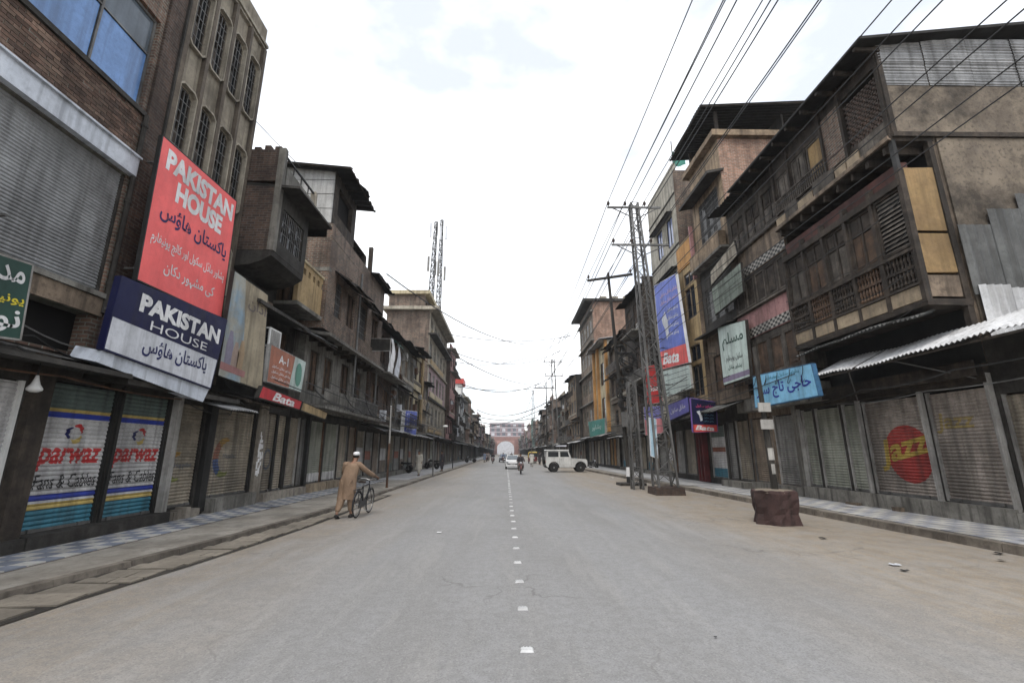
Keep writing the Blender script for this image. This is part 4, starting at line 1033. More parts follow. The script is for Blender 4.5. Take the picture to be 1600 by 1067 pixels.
b.part('beam', wood, 10.1, 17.1, -.1, .12, 3.3, 3.72)
b.part('loose_brick', plast_brown, 12.9, 13.2, .2, .32, .175, .29); b.part('loose_brick', plast_brown, 14.4, 14.9, .22, .36, .175, .24)
# back wall of the gap over the shops, coloured black for the shade there
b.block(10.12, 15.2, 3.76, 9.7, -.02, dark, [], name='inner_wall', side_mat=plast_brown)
# gallery storey
def gallery(b):
    Z0 = 5.28
    b.slab(G0-.05, G1+.02, Z0-.16, -.05, dg+.05, .15, 0, wood, 'gallery_floor')
    b.corr(G0+.1, G1, Z0-.2, dg-.25, dg+.12, .12, tin_side, wave=.14, amp=.03, name='scalloped_edge', struts=False)
    n = 5; w = (G1-G0)/n
    for k in range(n): b.part('sill_board', board_pale, G0+w*k+.03, G0+w*(k+1)-.03, dg-.03, dg+.035, Z0+.02, Z0+.38)
    for k in range(n+1): b.part('post', wood, G0+w*k-.055, G0+w*k+.055, dg-.09, dg+.06, Z0-.05, 8.75)
    b.part('rail', wood, G0, G1, dg-.06, dg+.065, Z0+.39, Z0+.47); b.part('rail', wood, G0, G1, dg-.06, dg+.07, Z0+1.28, Z0+1.38)
    for k in range(n):                                 # carved balustrade panels
        a, c = G0+w*k+.06, G0+w*(k+1)-.06; mb = MB(); m_ = 8
        for i in range(m_):
            y_ = a+(c-a)*(i+.5)/m_
            mb.loft([[(b.x(dg)+r_*math.cos(t*math.pi/3), y_+r_*math.sin(t*math.pi/3), Z0+.48+z_) for t in range(6)] for r_, z_ in ((.03,0),(.05,.05),(.022,.12),(.045,.26),(.022,.36),(.045,.4))])
        b.bx(mb, a, c, dg-.03, dg+.03, Z0+.86, Z0+.93)
        for i in range(m_):
            y_ = a+(c-a)*(i+.5)/m_; mb.loft([[(b.x(dg)+r_*math.cos(t*math.pi/3), y_+r_*math.sin(t*math.pi/3), Z0+.93+z_) for t in range(6)] for r_, z_ in ((.04,0),(.02,.1),(.05,.2),(.02,.3),(.04,.35))])
        mb.build('balustrade', [wood, wood_brown][k % 2], b.root)
        MB().box(b.x(dg-.12), b.x(dg-.10), a, c, Z0+.48, Z0+1.27).build('backing_board', wood, b.root)
        if k == 0: b.win(a, c, Z0+1.42, 8.3, dg, 'louvre', nx=1, nz=1, fmat=wood, pmat=wood_grey, rec=.06)
        else: b.win(a, c, Z0+1.42, 8.3, dg, 'wood', nx=2, nz=1, fmat=wood, rec=.08, zs=[Z0+1.42, 7.75, 8.3], mats=[wood_brown if k % 2 else wood_grey, wood])
    b.part('lintel', wood, G0, G1, dg-.1, dg+.08, 8.32, 8.5); b.part('lintel', M('oxblood board', (.09,.035,.028), (.055,.024,.02)), G0+.05, G1, dg-.3, dg-.12, 8.5, 9.0)
    # yellow boards on the end facing the road junction
    for (xa, xb, z0_, z1_, m_) in ((dg-.06, .12, 7.05, 8.8, board_tan), (dg-.06, .12, 5.95, 6.98, board_tan), (dg-.06, .12, 5.35, 5.88, plast_brown)):
        b.part('end_panel', m_, G0-.02, G0+.03, xb, xa, z0_, z1_)
    b.part('end_post', wood, G0-.05, G0+.09, -.02, .11, 4.6, 9.7); b.part('end_post', dark, G0-.06, G0+.07, dg-.05, dg+.04, 5.2, 9.6)
gallery(b)
# upper storey
U0, U1, Z = G0-.05, G1+.1, 9.78
b.slab(U0, U1, Z-.2, -.05, dg+.10, .17, 0, wood, 'upper_floor')
for k in range(9): b.part('joist', wood, G0+.2+k*.58, G0+.3+k*.58, .0, dg+.02, Z-.42, Z-.21)
b.part('fascia', plast_brown, U0, U1, dg+.04, dg+.13, Z-.18, Z-.06)
for k, (a, c, m_) in enumerate(((10.2, 11.1, wood_grey), (11.15, 11.6, board_pale), (11.65, 12.1, board_pale), (12.15, 13.1, wood_grey), (13.15, 13.9, board_pale), (13.95, 14.6, wood_grey), (14.62, 15.15, board_pale))):
    b.part('sill_board', m_, a, c, dg-.02, dg+.05, Z+.0, Z+.30 if m_ is board_pale else Z+.42)
hol = [(10.25, 11.55, Z+.55, 12.0), (12.55, 13.3, Z+.6, 11.7), (13.4, 14.1, Z+.6, 11.7), (14.25, 15.0, Z+.6, 11.6)]
b.block(10.1, 15.2, Z-.02, 12.55, dg-.05, wood, hol, reveal=.3, side_mat=plast_brown, depth=7)
bm_ = MB(); r9 = random.Random(9)                       # openwork brick screen in the near bay
for j in range(17):
    for i in range(9):
        y_ = 10.27+i*.142+(.07 if j % 2 else 0); 
        if y_+.1 < 11.54: b.bx(bm_, y_, y_+.095, dg-.16, dg-.07, Z+.57+j*.083, Z+.57+j*.083+.062)
bm_.build('brick_screen', brick_dark, b.root)
b.part('infill', brick, 11.6, 12.4, dg-.06, dg-.03, Z+.45, 12.0)
for k, h in enumerate(hol[1:]): b.win(*h, dg-.05, 'wood', nx=2 if k else 1, fmat=wood_grey, rec=.1, mats=[board_tan] if k == 0 else [wood_grey])
b.rail(12.45, 15.1, Z+.42, Z+.95, dg+.02, wood_grey, gap=.1, w=.035)
for y_ in (10.15, 11.57, 12.45, 14.18, 15.12): b.part('post', wood, y_-.05, y_+.05, dg-.08, dg+.03, Z, 12.5)
# gable end facing the camera: tin sheets over plaster
ye = 10.08
for j in range(2):
    for k in range(5):
        x0_, x1_ = XR-dg+.04+k*1.25, XR-dg+.04+(k+1)*1.25-.02; zb, zt = (11.25, 11.95) if j == 0 else (11.93, 12.75)
        mb = MB(); n_ = int((zt-zb)/.03); mb.sheet([[(x0_, ye-.02-.012*(k % 2)-.02*j+.014*math.sin(i*.03/.085*2*math.pi), zb+(zt-zb)*i/n_), (x1_, ye-.02-.012*(k % 2)-.02*j+.014*math.sin(i*.03/.085*2*math.pi), zb+(zt-zb)*i/n_)] for i in range(n_+1)])
        mb.build('tin_sheet', tin, b.root)
MB().box(XR-dg+.03, XR+6, ye-.01, ye+.01, Z+.02, 11.24).build('gable_plaster', gable_m, b.root)
MB().box(XR-dg-.02, XR+6, ye-.06, ye-.01, Z-.12, Z+.01).build('string_course', wood, b.root)
MB().box(XR+.12, XR+6.5, 10.07, 10.10, 4.3, Z-.14).build('end_wall', gable_m, b.root)
for k in range(6):                                      # dull sheets leaning in the lower part of the end wall
    mb = MB(); x0_ = XR+.02+.82*k
    mb.sheet([[(x0_+i*.82/16, 10.0+.02*math.sin(i*math.pi/2)-.01*(k % 2), z) for i in range(17)] for z in (5.35+.05*k, 7.15+.43*k)]); mb.build('tin_sheet', tin_side, b.root)
b.part('corner_post', wood, 10.04, 10.16, dg-.10, dg+.0, Z-.1, 12.7)
# roof
mb = MB(); X = b.x
mb.loft([[(X(dg+.62), 9.75, 12.42), (X(dg+.62), 9.75, 12.50), (X(-7), 9.75, 13.55), (X(-7), 9.75, 13.45)], [(X(dg+.62), 17.2, 12.42), (X(dg+.62), 17.2, 12.50), (X(-7), 17.2, 13.55), (X(-7), 17.2, 13.45)]])
mb.build('roof', tin_dark, b.root)
for k in range(10): b.part('rafter', wood, 10.0+k*.78, 10.09+k*.78, dg-.1, dg+.58, 12.30, 12.41)
# awning over the shops
b.corr(5.5, 14.45, 4.62, .1, 1.12, .52, tin_white, wave=.13, amp=.026, jag=.02)
b.part('pelmet_board', wood, 10.1, 15.2, .3, .36, 3.45, 3.8)
mb = MB(); mb.bar((X(.05), 10.2, 3.35), (X(1.0), 11.6, 4.1), .03, .03); mb.bar((X(.1), 14.0, 3.3), (X(1.0), 13.0, 4.05), .03, .03); mb.build('awning_stay', iron, b.root)
b.cable([(6,.9,3.75),(10,.9,3.55),(13,.7,3.5),(16,.4,3.4)], .02, .1); b.cable([(7,.7,3.35),(11,.7,3.2),(14.5,.4,3.25)], .016, .1, iron)
for k in range(4): b.cable([(10.2,1.1,5.2+.9*k),(12.5,1.18,5.0+.9*k),(15.2,1.1,5.3+.8*k)], .012, .16)

# ---- R2: carved bay house with chequer friezes
b = Bld(-1, XR, 'chequer_frieze_house', 'old grey wooden bay house with black and white chequered friezes', 17.4)
d2 = .7; S0, S1 = 15.25, 19.35
board_white = M('worn white paint', (.40,.385,.35), (.28,.265,.24), streak=.3, grime=.4)
def chequer(b, s0, s1, z0, z1, d, parent, n=26, m_=4):
    mb, mk = MB(), MB(); w = (s1-s0)/n; h = (z1-z0)/m_
    for i in range(n):
        for j in range(m_):
            (b.bx(mb if (i+j) % 2 else mk, s0+i*w, s0+(i+1)*w, d, d+.012, z0+j*h, z0+(j+1)*h))
    mb.build('chequer_light', board_white, parent); mk.build('chequer_dark', p_black, parent)
z = [4.55, 7.2, 9.55, 11.9]
b.block(S0, S1, z[0], z[1], d2, wood_grey, [(15.45+.95*k, 16.25+.95*k, 4.75, 6.1) for k in range(4)], reveal=.15)
for k in range(4): b.win(15.45+.95*k, 16.25+.95*k, 4.75, 6.1, d2, 'wood', nx=1, fmat=wood_grey, rec=.08, mats=[wood_brown])
f = b.part('frieze', pink, S0+.05, S1-.05, d2+.005, d2+.05, 6.35, 7.45); chequer(b, S0+.08, S1-.08, 6.38, 6.75, d2+.052, f)
b.slab(S0-.03, S1, 7.47, d2-.1, d2+.18, .09, 0, wood_grey)
b.block(S0, S1, z[1]+.02, z[2], d2, wood, [(15.4+.78*k, 16.08+.78*k, 7.7, 8.9) for k in range(5)], reveal=.15)
for k in range(5): b.win(15.4+.78*k, 16.08+.78*k, 7.7, 8.9, d2, 'wood', nx=1, fmat=wood_grey, rec=.08, mats=[wood])
f = b.part('frieze', plast_brown, S0+.05, S1-.05, d2+.005, d2+.05, 9.0, 10.15); chequer(b, S0+.08, S1-.08, 9.03, 9.4, d2+.052, f)
b.slab(S0-.03, S1, 10.17, d2-.1, d2+.18, .09, 0, wood_grey)
b.block(S0, S1, z[2]+.62, 12.9, d2-.05, wood_grey, [(15.45+1.27*k, 16.55+1.27*k, 10.55, 11.9) for k in range(3)], reveal=.15)
for k in range(3): b.win(15.45+1.27*k, 16.55+1.27*k, 10.55, 11.9, d2-.05, 'wood', nx=2, nz=2, fmat=wood, rec=.08, mats=[wood_grey, wood])
b.corr(S0-.1, S1+.15, 13.0, -2, d2+.75, .5, tin_dark, wave=.2, amp=.03, name='roof', struts=False, jag=.08)
for k in range(6): b.part('bracket', wood, S0+.15+k*.75, S0+.25+k*.75, 0, d2-.05, 4.2, 4.54)
sp = [(17.2, 18.9), (19.0, 20.7)]
b.block(17.12, 20.75, 0, 4.2, 0, plast_brown, [(a+.02, c-.02, .5, 3.2) for a, c in sp], reveal=.14, top=False)
b.shopfront(sp, .52, 3.16, 0, [shut_grey, shut_brown])
b.part('pillar', concrete, 17.12, 17.3, -.02, .16, .2, 3.6); b.part('lintel', concrete, 15.2, 20.7, -.05, .5, 3.45, 4.1)
b.part('plinth', concrete, 17.15, 20.7, -.05, .22, .17, .5)

# ---- R3: tall brick and tan house with open rooftop pavilion
b = Bld(-1, XR, 'tall_pavilion_house', 'tall tan fronted brick house with black roofed open pavilion on top', 21.0, depth=5.2)
S0, S1, d3 = 19.4, 22.9, .6
b.block(S0, S1, 11.0, 16.8, d3, plast_tan, [(20.0, 22.2, 12.1, 14.6)], reveal=.25, side_mat=brick_red)
b.win(20.0, 22.2, 12.1, 14.6, d3, 'grille', nx=3, nz=3, fmat=dark, rec=.1)
b.slab(S0-.1, S1+.05, 15.0, d3-.1, d3+.75, .12, .2, conc_dark); b.slab(S0-.02, S1, 11.0, d3-.1, d3+.45, .12, 0, concrete)
b.part('spandrel', plast_tan, S0+.1, S1, d3+.1, d3+.45, 11.13, 11.9)
b.slab(S0-.25, S1+.2, 16.82, -5, d3+.35, .3, 0, plast_tan, 'roof_slab')
for y_, dd in ((S0+.1, d3), (S1-.2, d3), (S0+.1, -3.5), (S1-.2, -3.5)): b.part('pavilion_post', wood, y_, y_+.14, dd-.2, dd-.06, 17.13, 18.5)
b.part('pavilion_back', conc_dark, S0+.2, S1-.1, -3.0, -2.9, 17.13, 18.4)
b.corr(S0-.4, S1+.5, 18.75, -4.6, d3+.85, .35, tin_dark, wave=.2, amp=.03, name='pavilion_roof', struts=True)
b.block(S0, S1, 7.6, 10.98, d3-.05, conc_dark, [(19.8, 22.5, 8.1, 9.9)], reveal=.25)
b.win(19.8, 22.5, 8.1, 9.9, d3-.05, 'grille', nx=3, nz=1, fmat=wood, rec=.1)
b.block(S0, S1, 4.0, 7.58, d3-.05, plast_brown, [(19.8, 22.4, 4.6, 6.4)], reveal=.25)
b.win(19.8, 22.4, 4.6, 6.4, d3-.05, 'wood', nx=3, fmat=wood, rec=.1)
b.slab(S0, S1, 7.5, d3-.1, d3+.6, .1, .15, conc_dark)
sp = [(20.85, 22.1), (22.2, 23.0)]
b.block(20.8, 23.05, 0, 3.99, 0, conc_dark, [(a+.02, c-.02, .5, 3.2) for a, c in sp], reveal=.14, top=False)
b.shopfront(sp, .52, 3.16, 0, [shut_tan, shut_grey]); b.part('plinth', concrete, 20.8, 23.0, -.05, .5, .17, .45)
b.corr(20.0, 23.0, 4.0, .4, 1.4, .35, tin_side)

# ---- R4a: narrow ochre tan house
b = Bld(-1, XR, 'narrow_ochre_house', 'narrow ochre house with brown framed windows between signboards', 23.8)
S0, S1, d4 = 22.95, 25.2, .75
hs = [(23.3, 24.6, 4.6, 6.3), (23.3, 24.6, 6.5, 7.4), (23.3, 24.6, 8.9, 10.7), (23.3, 24.6, 10.9, 11.6)]
b.block(S0, S1, 3.7, 13.6, d4, ochre, hs, reveal=.2, side_mat=plast_brown)
for h in hs: b.win(*h, d4, 'glass', nx=2, fmat=plast_brown, rec=.1)
b.part('band', orange, S0+.02, S1-.02, d4, d4+.06, 12.0, 13.4); b.part('edge_post', pink, S0-.02, S0+.1, d4-.05, d4+.12, 10.8, 13.9)
b.block(S0+.1, S1, 0, 3.68, 0, conc_dark, [(23.2, 25.0, .45, 3.1)], reveal=.14, top=False)
o = b.shutter(23.3, 24.95, .48, 3.06, 0, shut_white, bands=[(2.5,9,p_gteal),(1.75,2.0,p_fred),(.48,.95,p_aqua)])

# ---- R4b: tall grey concrete block with lilac windows
b = Bld(-1, XR, 'tall_concrete_block', 'tall bare grey concrete block with lilac windows and green flag on the roof', 27.5, depth=4.5)
S0, S1, d5 = 25.25, 30.4, .55
hs = [(26.0+1.9*k, 27.0+1.9*k, zz, zz+1.9) for k in range(2) for zz in (7.2, 10.7, 14.4)]
b.block(S0, S1, 3.7, 19.0, d5, pale_conc, hs, reveal=.25, side_mat=brick)
for h in hs: b.win(*h, d5, 'glass', nx=2, nz=1, fmat=dark, pmat=glass_lilac, rec=.1)
for zz in (7.0, 10.4, 14.0, 17.4): b.part('string_course', conc_dark, S0+.01, S1-.01, d5-.02, d5+.05, zz, zz+.1)
for zz in (6.4, 9.9, 13.6): b.slab(25.8, 29.4, zz+2.85, d5, d5+.4, .06, .05, conc_dark)
b.part('parapet', pale_conc, S0, S1, d5-.2, d5-.01, 19.0, 19.5)
sp = [(25.4, 26.9), (27.0, 28.6), (28.7, 30.2)]
b.block(S0, S1, 0, 3.68, 0, conc_dark, [(a+.02, c-.02, .45, 3.1) for a, c in sp], reveal=.14, top=False)
b.shopfront(sp, .48, 3.06, 0, [shut_brown, shut_tan, shut_grey])
for k in range(3): b.part('maroon_post', M('maroon paint', (.12,.02,.022), (.07,.014,.015)), 25.25+.35*k, 25.4+.35*k, .02, .3, .2, 3.2)
b.corr(25.3, 30.3, 3.7, .3, 1.5, .3, tin_side)
fx, fz = onX(1062, 240, XR-.4)
fg = thing('green_flag', 'small green flag on a stick at the concrete block roof corner', 'flag', (XR-.4, 25.4, 19.5))
MB().tube((XR-.4,25.4,18.6),(XR-.4,25.4,21.2),.03).build('pole', wood, fg)
MB().sheet([[(XR-.4+i*.17, 25.4+i*.02, 20.5-j*.20-.12*math.sin(i*.9)) for i in range(6)] for j in range(6)]).build('cloth', paint('flag green', (.05,.22,.17)), fg)

# ---- R5 dark wooden tangle house, R6 orange and cream, R7 tall brick
b = old_house(-1, XR, 30.6, 36.6, 13.6, wood, 'black weathered wooden house behind the cable laden pole', 3, 'wood', seed=21, dj=1.0, nx=3, side=tin_dark)
b.part('dark_gable', wood, 30.5, 30.58, -4, 1.3, 9.5, 14.0)  # gable boarding in the dark wood colour
b = old_house(-1, XR, 36.7, 44.5, 11.8, plast_brown, 'brown plastered house with wooden windows behind hanging cables', 3, 'wood', seed=24, dj=.7)
b = Bld(-1, XR, 'orange_pier_house', 'cream house front with tall orange piers and dark glass windows', 49.0)
hs = [(47.2+k*2.6, 48.8+k*2.6, zz, zz+2.4) for k in range(2) for zz in (4.9, 8.6)]
b.block(45, 52.2, 3.7, 12.9, .7, cream, hs, reveal=.25, side_mat=trim)
for h in hs: b.win(*h, .7, 'glass', nx=2, nz=2, fmat=wood, rec=.1)
for y_ in (45.1, 49.35, 51.6): b.part('pier', orange, y_, y_+.55, .68, .95, 3.7, 12.9)
b.corr(44.8, 52.5, 13.4, -2, 1.6, .5, tin, wave=.3, amp=.06, name='roof', jag=.1)
sp = [(45.1+k*1.42, 46.4+k*1.42) for k in range(5)]
b.block(45, 52.2, 0, 3.69, 0, conc_dark, [(a, c, .4, 3.1) for a, c in sp], reveal=.14, top=False)
b.shopfront(sp, .42, 3.06, 0, [shut_tan, orange, board_tan, shut_grey, shut_tan], pitch=.12)
b.corr(45, 52, 3.7, .1, 1.5, .35, tin_white)
b = Bld(-1, XR, 'tall_red_brick_house', 'tall red brick house with flat overhanging roof rising behind the orange piers', 56.5, depth=5)
hs = [(53.4+k*2.1, 54.8+k*2.1, zz, zz+1.8) for k in range(4) for zz in (5.0, 8.6, 12.2, 15.8)]
b.block(52.3, 62.0, 3.7, 19.4, .6, plast_brown, hs, reveal=.25, side_mat=brick_red)
for h in hs: b.win(*h, .6, 'glass', nx=2, nz=2, fmat=trim, rec=.1)
for zz in (7.4, 11.0, 14.6, 18.2): b.slab(52.2, 62.1, zz, .5, .95, .14, 0, concrete)
b.slab(51.9, 62.4, 19.41, -5.2, 1.7, .3, 0, conc_dark, 'roof_slab')
for k in range(3): b.part('vent_block', trim, 52.3, 52.5, -4+k*1.4, -3.2+k*1.4, 19.72, 20.1)
sp = [(52.5+k*1.9, 54.2+k*1.9) for k in range(5)]
b.block(52.3, 62.0, 0, 3.69, 0, conc_dark, [(a, c, .4, 3.1) for a, c in sp], reveal=.14, top=False)
b.shopfront(sp, .42, 3.06, 0, [shut_grey, shut_tan, shut_brown], pitch=.12)
b.corr(52.5, 61.5, 3.7, .1, 1.5, .35, tin)

# ================================================================== houses further along, both sides
FM = [(brick_dark, 'dark brick', 'parapet'), (concrete, 'grey concrete', 'parapet'), (plast_brown, 'brown plastered', 'eave'), (pink, 'dusty pink', 'slab'), (brick_red, 'red brick', 'parapet'),
      (wood, 'black wooden', 'eave'), (beige, 'beige', 'slab'), (plast_tan, 'tan', 'eave'), (green_wall, 'dull green', 'parapet'), (mauve, 'mauve', 'slab')]
# left: pink one, then the cluttered white-railed one, the red water-box one, then the rest
b = old_house(1, XL, 60.1, 66.5, 15.2, pink, 'dusty pink tall house next to the beige slab roofed block', 4, 'glass', seed=31, dj=.9, top='slab', detail=False)
b = old_house(1, XL, 66.6, 77.5, 9.8, conc_dark, 'dark concrete house cluttered with white railings and ragged awnings', 3, 'grille', seed=33, dj=1.2, detail=False, awn=tin)  # walls use the shade-darkened concrete
for k in range(12):
    y_, z_ = 67+k*.85, 3.9+(k*1.7) % 5.4; b.part('white_panel', p_white if k % 3 else p_pale, y_, y_+.12+.2*(k % 2), 1.3, 1.45, z_, z_+1.2)
b = old_house(1, XL, 77.6, 88.0, 10.8, concrete, 'grey house with a red box room on its roof', 3, 'wood', seed=35, dj=1.1, detail=False, top='slab')
b.block(78.5, 82.0, 11.4, 13.2, .6, white, [(79.2, 80.4, 11.7, 12.6)], depth=3, name='rooftop_room'); b.slab(78.2, 82.4, 13.21, -3, 1.0, .9, 0, paint('roof red', (.52,.07,.06)), 'roof_box')
seen = {}
def far_row(sg, X0, y, yend, seed, hmin, hmax):
    r = random.Random(seed); i = seed
    while y < yend:
        w = r.uniform(5.5, 9.0) * (1 if y < 140 else 1.5); mt, nm, top = FM[(i*3+int(y)) % len(FM)]; h = r.uniform(hmin, hmax); nf = 2 if h < 9.5 else 3
        if y > 140: h *= .9
        sd = 'left' if sg > 0 else 'right'
        label = '%s %s storey shop house far along the %s side of the street' % (nm, 'three' if nf == 2 else 'four', sd)
        key = label
        old_house(sg, X0 - sg*r.uniform(-.35, .25), y, y+w, h, mt, label, nf, r.choice(['wood', 'glass', 'grille']), seed=i, dj=r.uniform(.4, 1.2), top=top, detail=False,
                  group='far %s houses on the %s' % (nm, sd), side=r.choice([brick, brick_dark, conc_dark]), name='far_shop_house', wn=max(1, int(w/2.4)))
        y += w + .08; i += 1
far_row(1, XL, 88.1, 330, 2, 8.0, 11.5)
far_row(-1, XR-.6, 62.1, 330, 5, 8.5, 13.5)
# gateway building closing the street
eg = Bld(1, 0, 'gateway_block', 'hazy mauve building with brick red arched gateway closing the end of the street', 335.0)
mb = MB()
Y0 = 335.0
def fq(x0, x1, z0, z1, y=Y0): return [(x0,y,z0),(x1,y,z0),(x1,y,z1),(x0,y,z1)]
mb = MB(); mb.box(-16, -6.2, Y0, Y0+8, 0, 12.5); mb.box(6.2, 20, Y0, Y0+8, 0, 12.5); mb.box(-6.2, 6.2, Y0, Y0+8, 9.5, 12.5); mb.build('gateway_wall', paint('brick red wash', (.27,.135,.11)), eg.root)
mb = MB(); pts = [(6.2*math.cos(R(180-k*15)), 4.5+5.0*math.sin(R(180-k*15))) for k in range(13)]
mb.loft([[(p[0], Y0-.05+q, p[1]) for p in pts + [(6.2, 9.6), (-6.2, 9.6)]] for q in (0, 8)]); mb.build('arch', paint('arch pale', (.42,.24,.2)), eg.root)
mb = MB(); mb.box(-12, 14, Y0+10, Y0+20, 12.4, 23); mb.box(-12, -7, Y0+10, Y0+20, 0, 12.4); mb.box(7, 14, Y0+10, Y0+20, 0, 12.4); mb.build('tower_wall', mauve, eg.root)
MB().box(-14, 14, Y0+45, Y0+55, 0, 11.5).build('pale_backdrop', p_pale, eg.root)  # pale block added behind the arch to mask the bright sky
for i in range(6):
    for j in range(3):
        mb = MB(); mb.box(-10.6+i*4.0, -8.3+i*4.0, Y0+9.8, Y0+10.02, 13.6+j*3.1, 15.5+j*3.1); mb.build('window', glass_grey if (i+j) % 3 else p_pale, eg.root)
for j in range(4): MB().box(-12.3, 14.3, Y0+9.5, Y0+9.79, 12.9+j*3.1, 13.25+j*3.1).build('band', p_pale, eg.root)

# ================================================================== signs
def qX(X, *pts): return [(X, *onX(u, v, X)) for u, v in pts]
def qY(Y, *pts):
    out = []
    for u, v in pts:
        x, z = onY(u, v, Y); out.append((x, Y, z))
    return out
def size(P): return ((P[1][0]-P[0][0]+P[2][0]-P[3][0])/2, (P[0][1]-P[3][1]+P[1][1]-P[2][1])/2)
def struts_to(root, pts, X1, mat=None):
    for p in pts: MB().bar(p, (X1, p[1], p[2]), .04, .04).build('bracket', mat or iron, root)
# red hoarding
q = qX(-7.62, (255,212), (370,315), (346,498), (214,437))
root, W, P = board('red_hoarding', 'tall red hoarding with white English and blue Urdu lettering on the beige building', q, p_red, .08, dark)
w, h = size(P)
on_board(root, W, 'PAKISTAN', .02, h*.375, w*.88, h*.150, p_white, bold=.05)
on_board(root, W, 'HOUSE', .05, h*.205, w*.60, h*.150, p_white, bold=.05)
on_board(root, W, 'پاکستان ھاؤس', .05, h*.01, w*.84, h*.15, p_ink, bold=.018)
on_board(root, W, 'پشاور ماڈل سکول اور کالج یونیفارم', .02, -h*.185, w*.90, h*.105, p_white, bold=.01)
on_board(root, W, 'کی مشہور دکان', .12, -h*.345, w*.62, h*.10, p_white, bold=.01)
struts_to(root, [(-7.72, 9.3, 8.2), (-7.72, 11.5, 8.2), (-7.72, 9.3, 5.6), (-7.72, 11.5, 5.6)], -8.3)
# navy and white box sign below it
q = qX(-7.30, (191,432), (355,500), (329,607), (162,545))
root, W, P = board('navy_white_signboard', 'navy and white boxed signboard with English over Urdu lettering below the red hoarding', q, p_pale, .12, p_navy)
w, h = size(P)
mid = lambda t, k: (P[k][0]+(P[3-k][0]-P[k][0])*t, P[k][1]+(P[3-k][1]-P[k][1])*t)
a, c = mid(.56, 0), mid(.60, 1)
patch(root, W, [P[0], P[1], c, a], p_navy)
on_board(root, W, 'PAKISTAN', .22, h*.245, w*.80, h*.235, p_white, bold=.05, lift=.009)
on_board(root, W, 'HOUSE', .20, h*.015, w*.56, h*.12, p_white, bold=-.004, lift=.009)
on_board(root, W, 'پاکستان ھاؤس', .22, -h*.27, w*.62, h*.26, p_ink, bold=.018)
struts_to(root, [(-7.5, 9.0, 4.6), (-7.5, 11.2, 4.6), (-7.5, 9.0, 3.7)], -8.3)
q = qX(-7.36, (160,548), (328,605), (317,628), (150,565))
mb = MB(); mb.loft([q, [(x-.5, y_, z_+.1) for x, y_, z_ in q]]); mb.build('tray_sheet', strip_white, root)
# dark green sign at the picture's edge
q = qX(-7.45, (-60,378), (52,414), (32,531), (-75,517))
root, W, P = board('green_urdu_sign', 'dark green signboard with white and yellow Urdu letters on the brick building', q, p_green, .08, rail_pale)
w, h = size(P)
on_board(root, W, 'مدینہ', -.02, h*.27, w*.86, h*.28, p_white, bold=.018)
on_board(root, W, 'یونیفارم', .02, -h*.02, w*.86, h*.17, p_yellow, bold=.018)
on_board(root, W, 'نور', .10, -h*.29, w*.66, h*.30, p_white, bold=.018)
struts_to(root, [(-7.5, 5.4, 4.2), (-7.5, 6.3, 4.2), (-7.5, 6.3, 5.2)], -8.3)
# faded mural hoarding
q = qX(-7.42, (367,424), (419,461), (409,610), (341,586))
root, W, P = board('faded_mural_hoarding', 'faded tan and blue hoarding with worn Urdu heading beside the navy signboard', q, M('mural tan', (.36,.31,.22), (.27,.23,.165), streak=.3, grime=.3), .10, conc_dark)
w, h = size(P)
sky_p = M('mural blue', (.24,.33,.40), (.33,.33,.29), streak=.25, grime=.3)
lerp = lambda A, B, t: (A[0]+(B[0]-A[0])*t, A[1]+(B[1]-A[1])*t)
patch(root, W, [P[0], lerp(P[0],P[1],.30), lerp(lerp(P[0],P[3],.5), lerp(P[1],P[2],.5), .42), lerp(P[3],P[2],.46), P[3]], sky_p)
on_board(root, W, 'آذان', w*.17, h*.30, w*.52, h*.15, paint('worn brown letter', (.14,.11,.10)), bold=.018)
for (t0, hh, mt) in ((.12,.34,'mural violet'), (.26,.26,'mural rose'), (.38,.30,'mural orange')):
    a = lerp(P[3], P[2], t0)
    patch(root, W, [(a[0]-.14, a[1]+h*.10), (a[0]+.14, a[1]+h*.10), (a[0]+.16, a[1]+h*(.10+hh*.6)), (a[0]+.05, a[1]+h*(.10+hh)), (a[0]-.08, a[1]+h*(.10+hh)), (a[0]-.16, a[1]+h*(.10+hh*.55))],
          paint(mt, {'mural violet':(.23,.21,.28),'mural rose':(.36,.27,.22),'mural orange':(.38,.27,.16)}[mt]), lift=.006)
patch(root, W, [lerp(P[3],P[0],.06), lerp(lerp(P[3],P[2],.5),P[1],.06), lerp(lerp(P[3],P[2],.5),P[1],.12), lerp(P[3],P[0],.13)], paint('mural red strip', (.36,.17,.16)), lift=.008)
struts_to(root, [(-7.5, 12.3, 6.0), (-7.5, 13.8, 6.0), (-7.5, 12.3, 3.9)], -8.3)
# A-1 sign and the red strip sign under it
q = qX(-7.35, (424,538), (478,566), (470,612), (417,596))
root, W, P = board('orange_brown_shop_sign', 'red brown shop sign with white lettering and mint swirl end', q, paint('rust orange', (.40,.15,.09)), .14, rail_pale)
w, h = size(P)
patch(root, W, [lerp(P[0],P[1],.66), P[1], P[2], lerp(P[3],P[2],.60)], p_mint)
n = 14; patch(root, W, [(w*.33+.26*math.cos(2*math.pi*k/n), .42*math.sin(2*math.pi*k/n)) for k in range(n)], paint('swirl green', (.10,.26,.20)), lift=.007)
on_board(root, W, 'A-1', -w*.14, h*.22, w*.26, h*.24, p_white, bold=.02, lift=.009)
for k in range(3): on_board(root, W, 'پشاور ماڈل سکول', -w*.17, -h*(.04+.15*k), w*.5, h*.10, p_white, bold=.015, lift=.009)
struts_to(root, [(-7.4, 15.5, 5.0), (-7.4, 16.6, 5.0)], -8.3)
q = qX(-7.20, (411,603), (472,627), (468,640), (404,621))
root, W, P = board('red_shoe_shop_sign', 'slim red shop fascia sign with white script over the left side shutters', q, paint('shoe red', (.50,.03,.04)), .12, conc_dark)
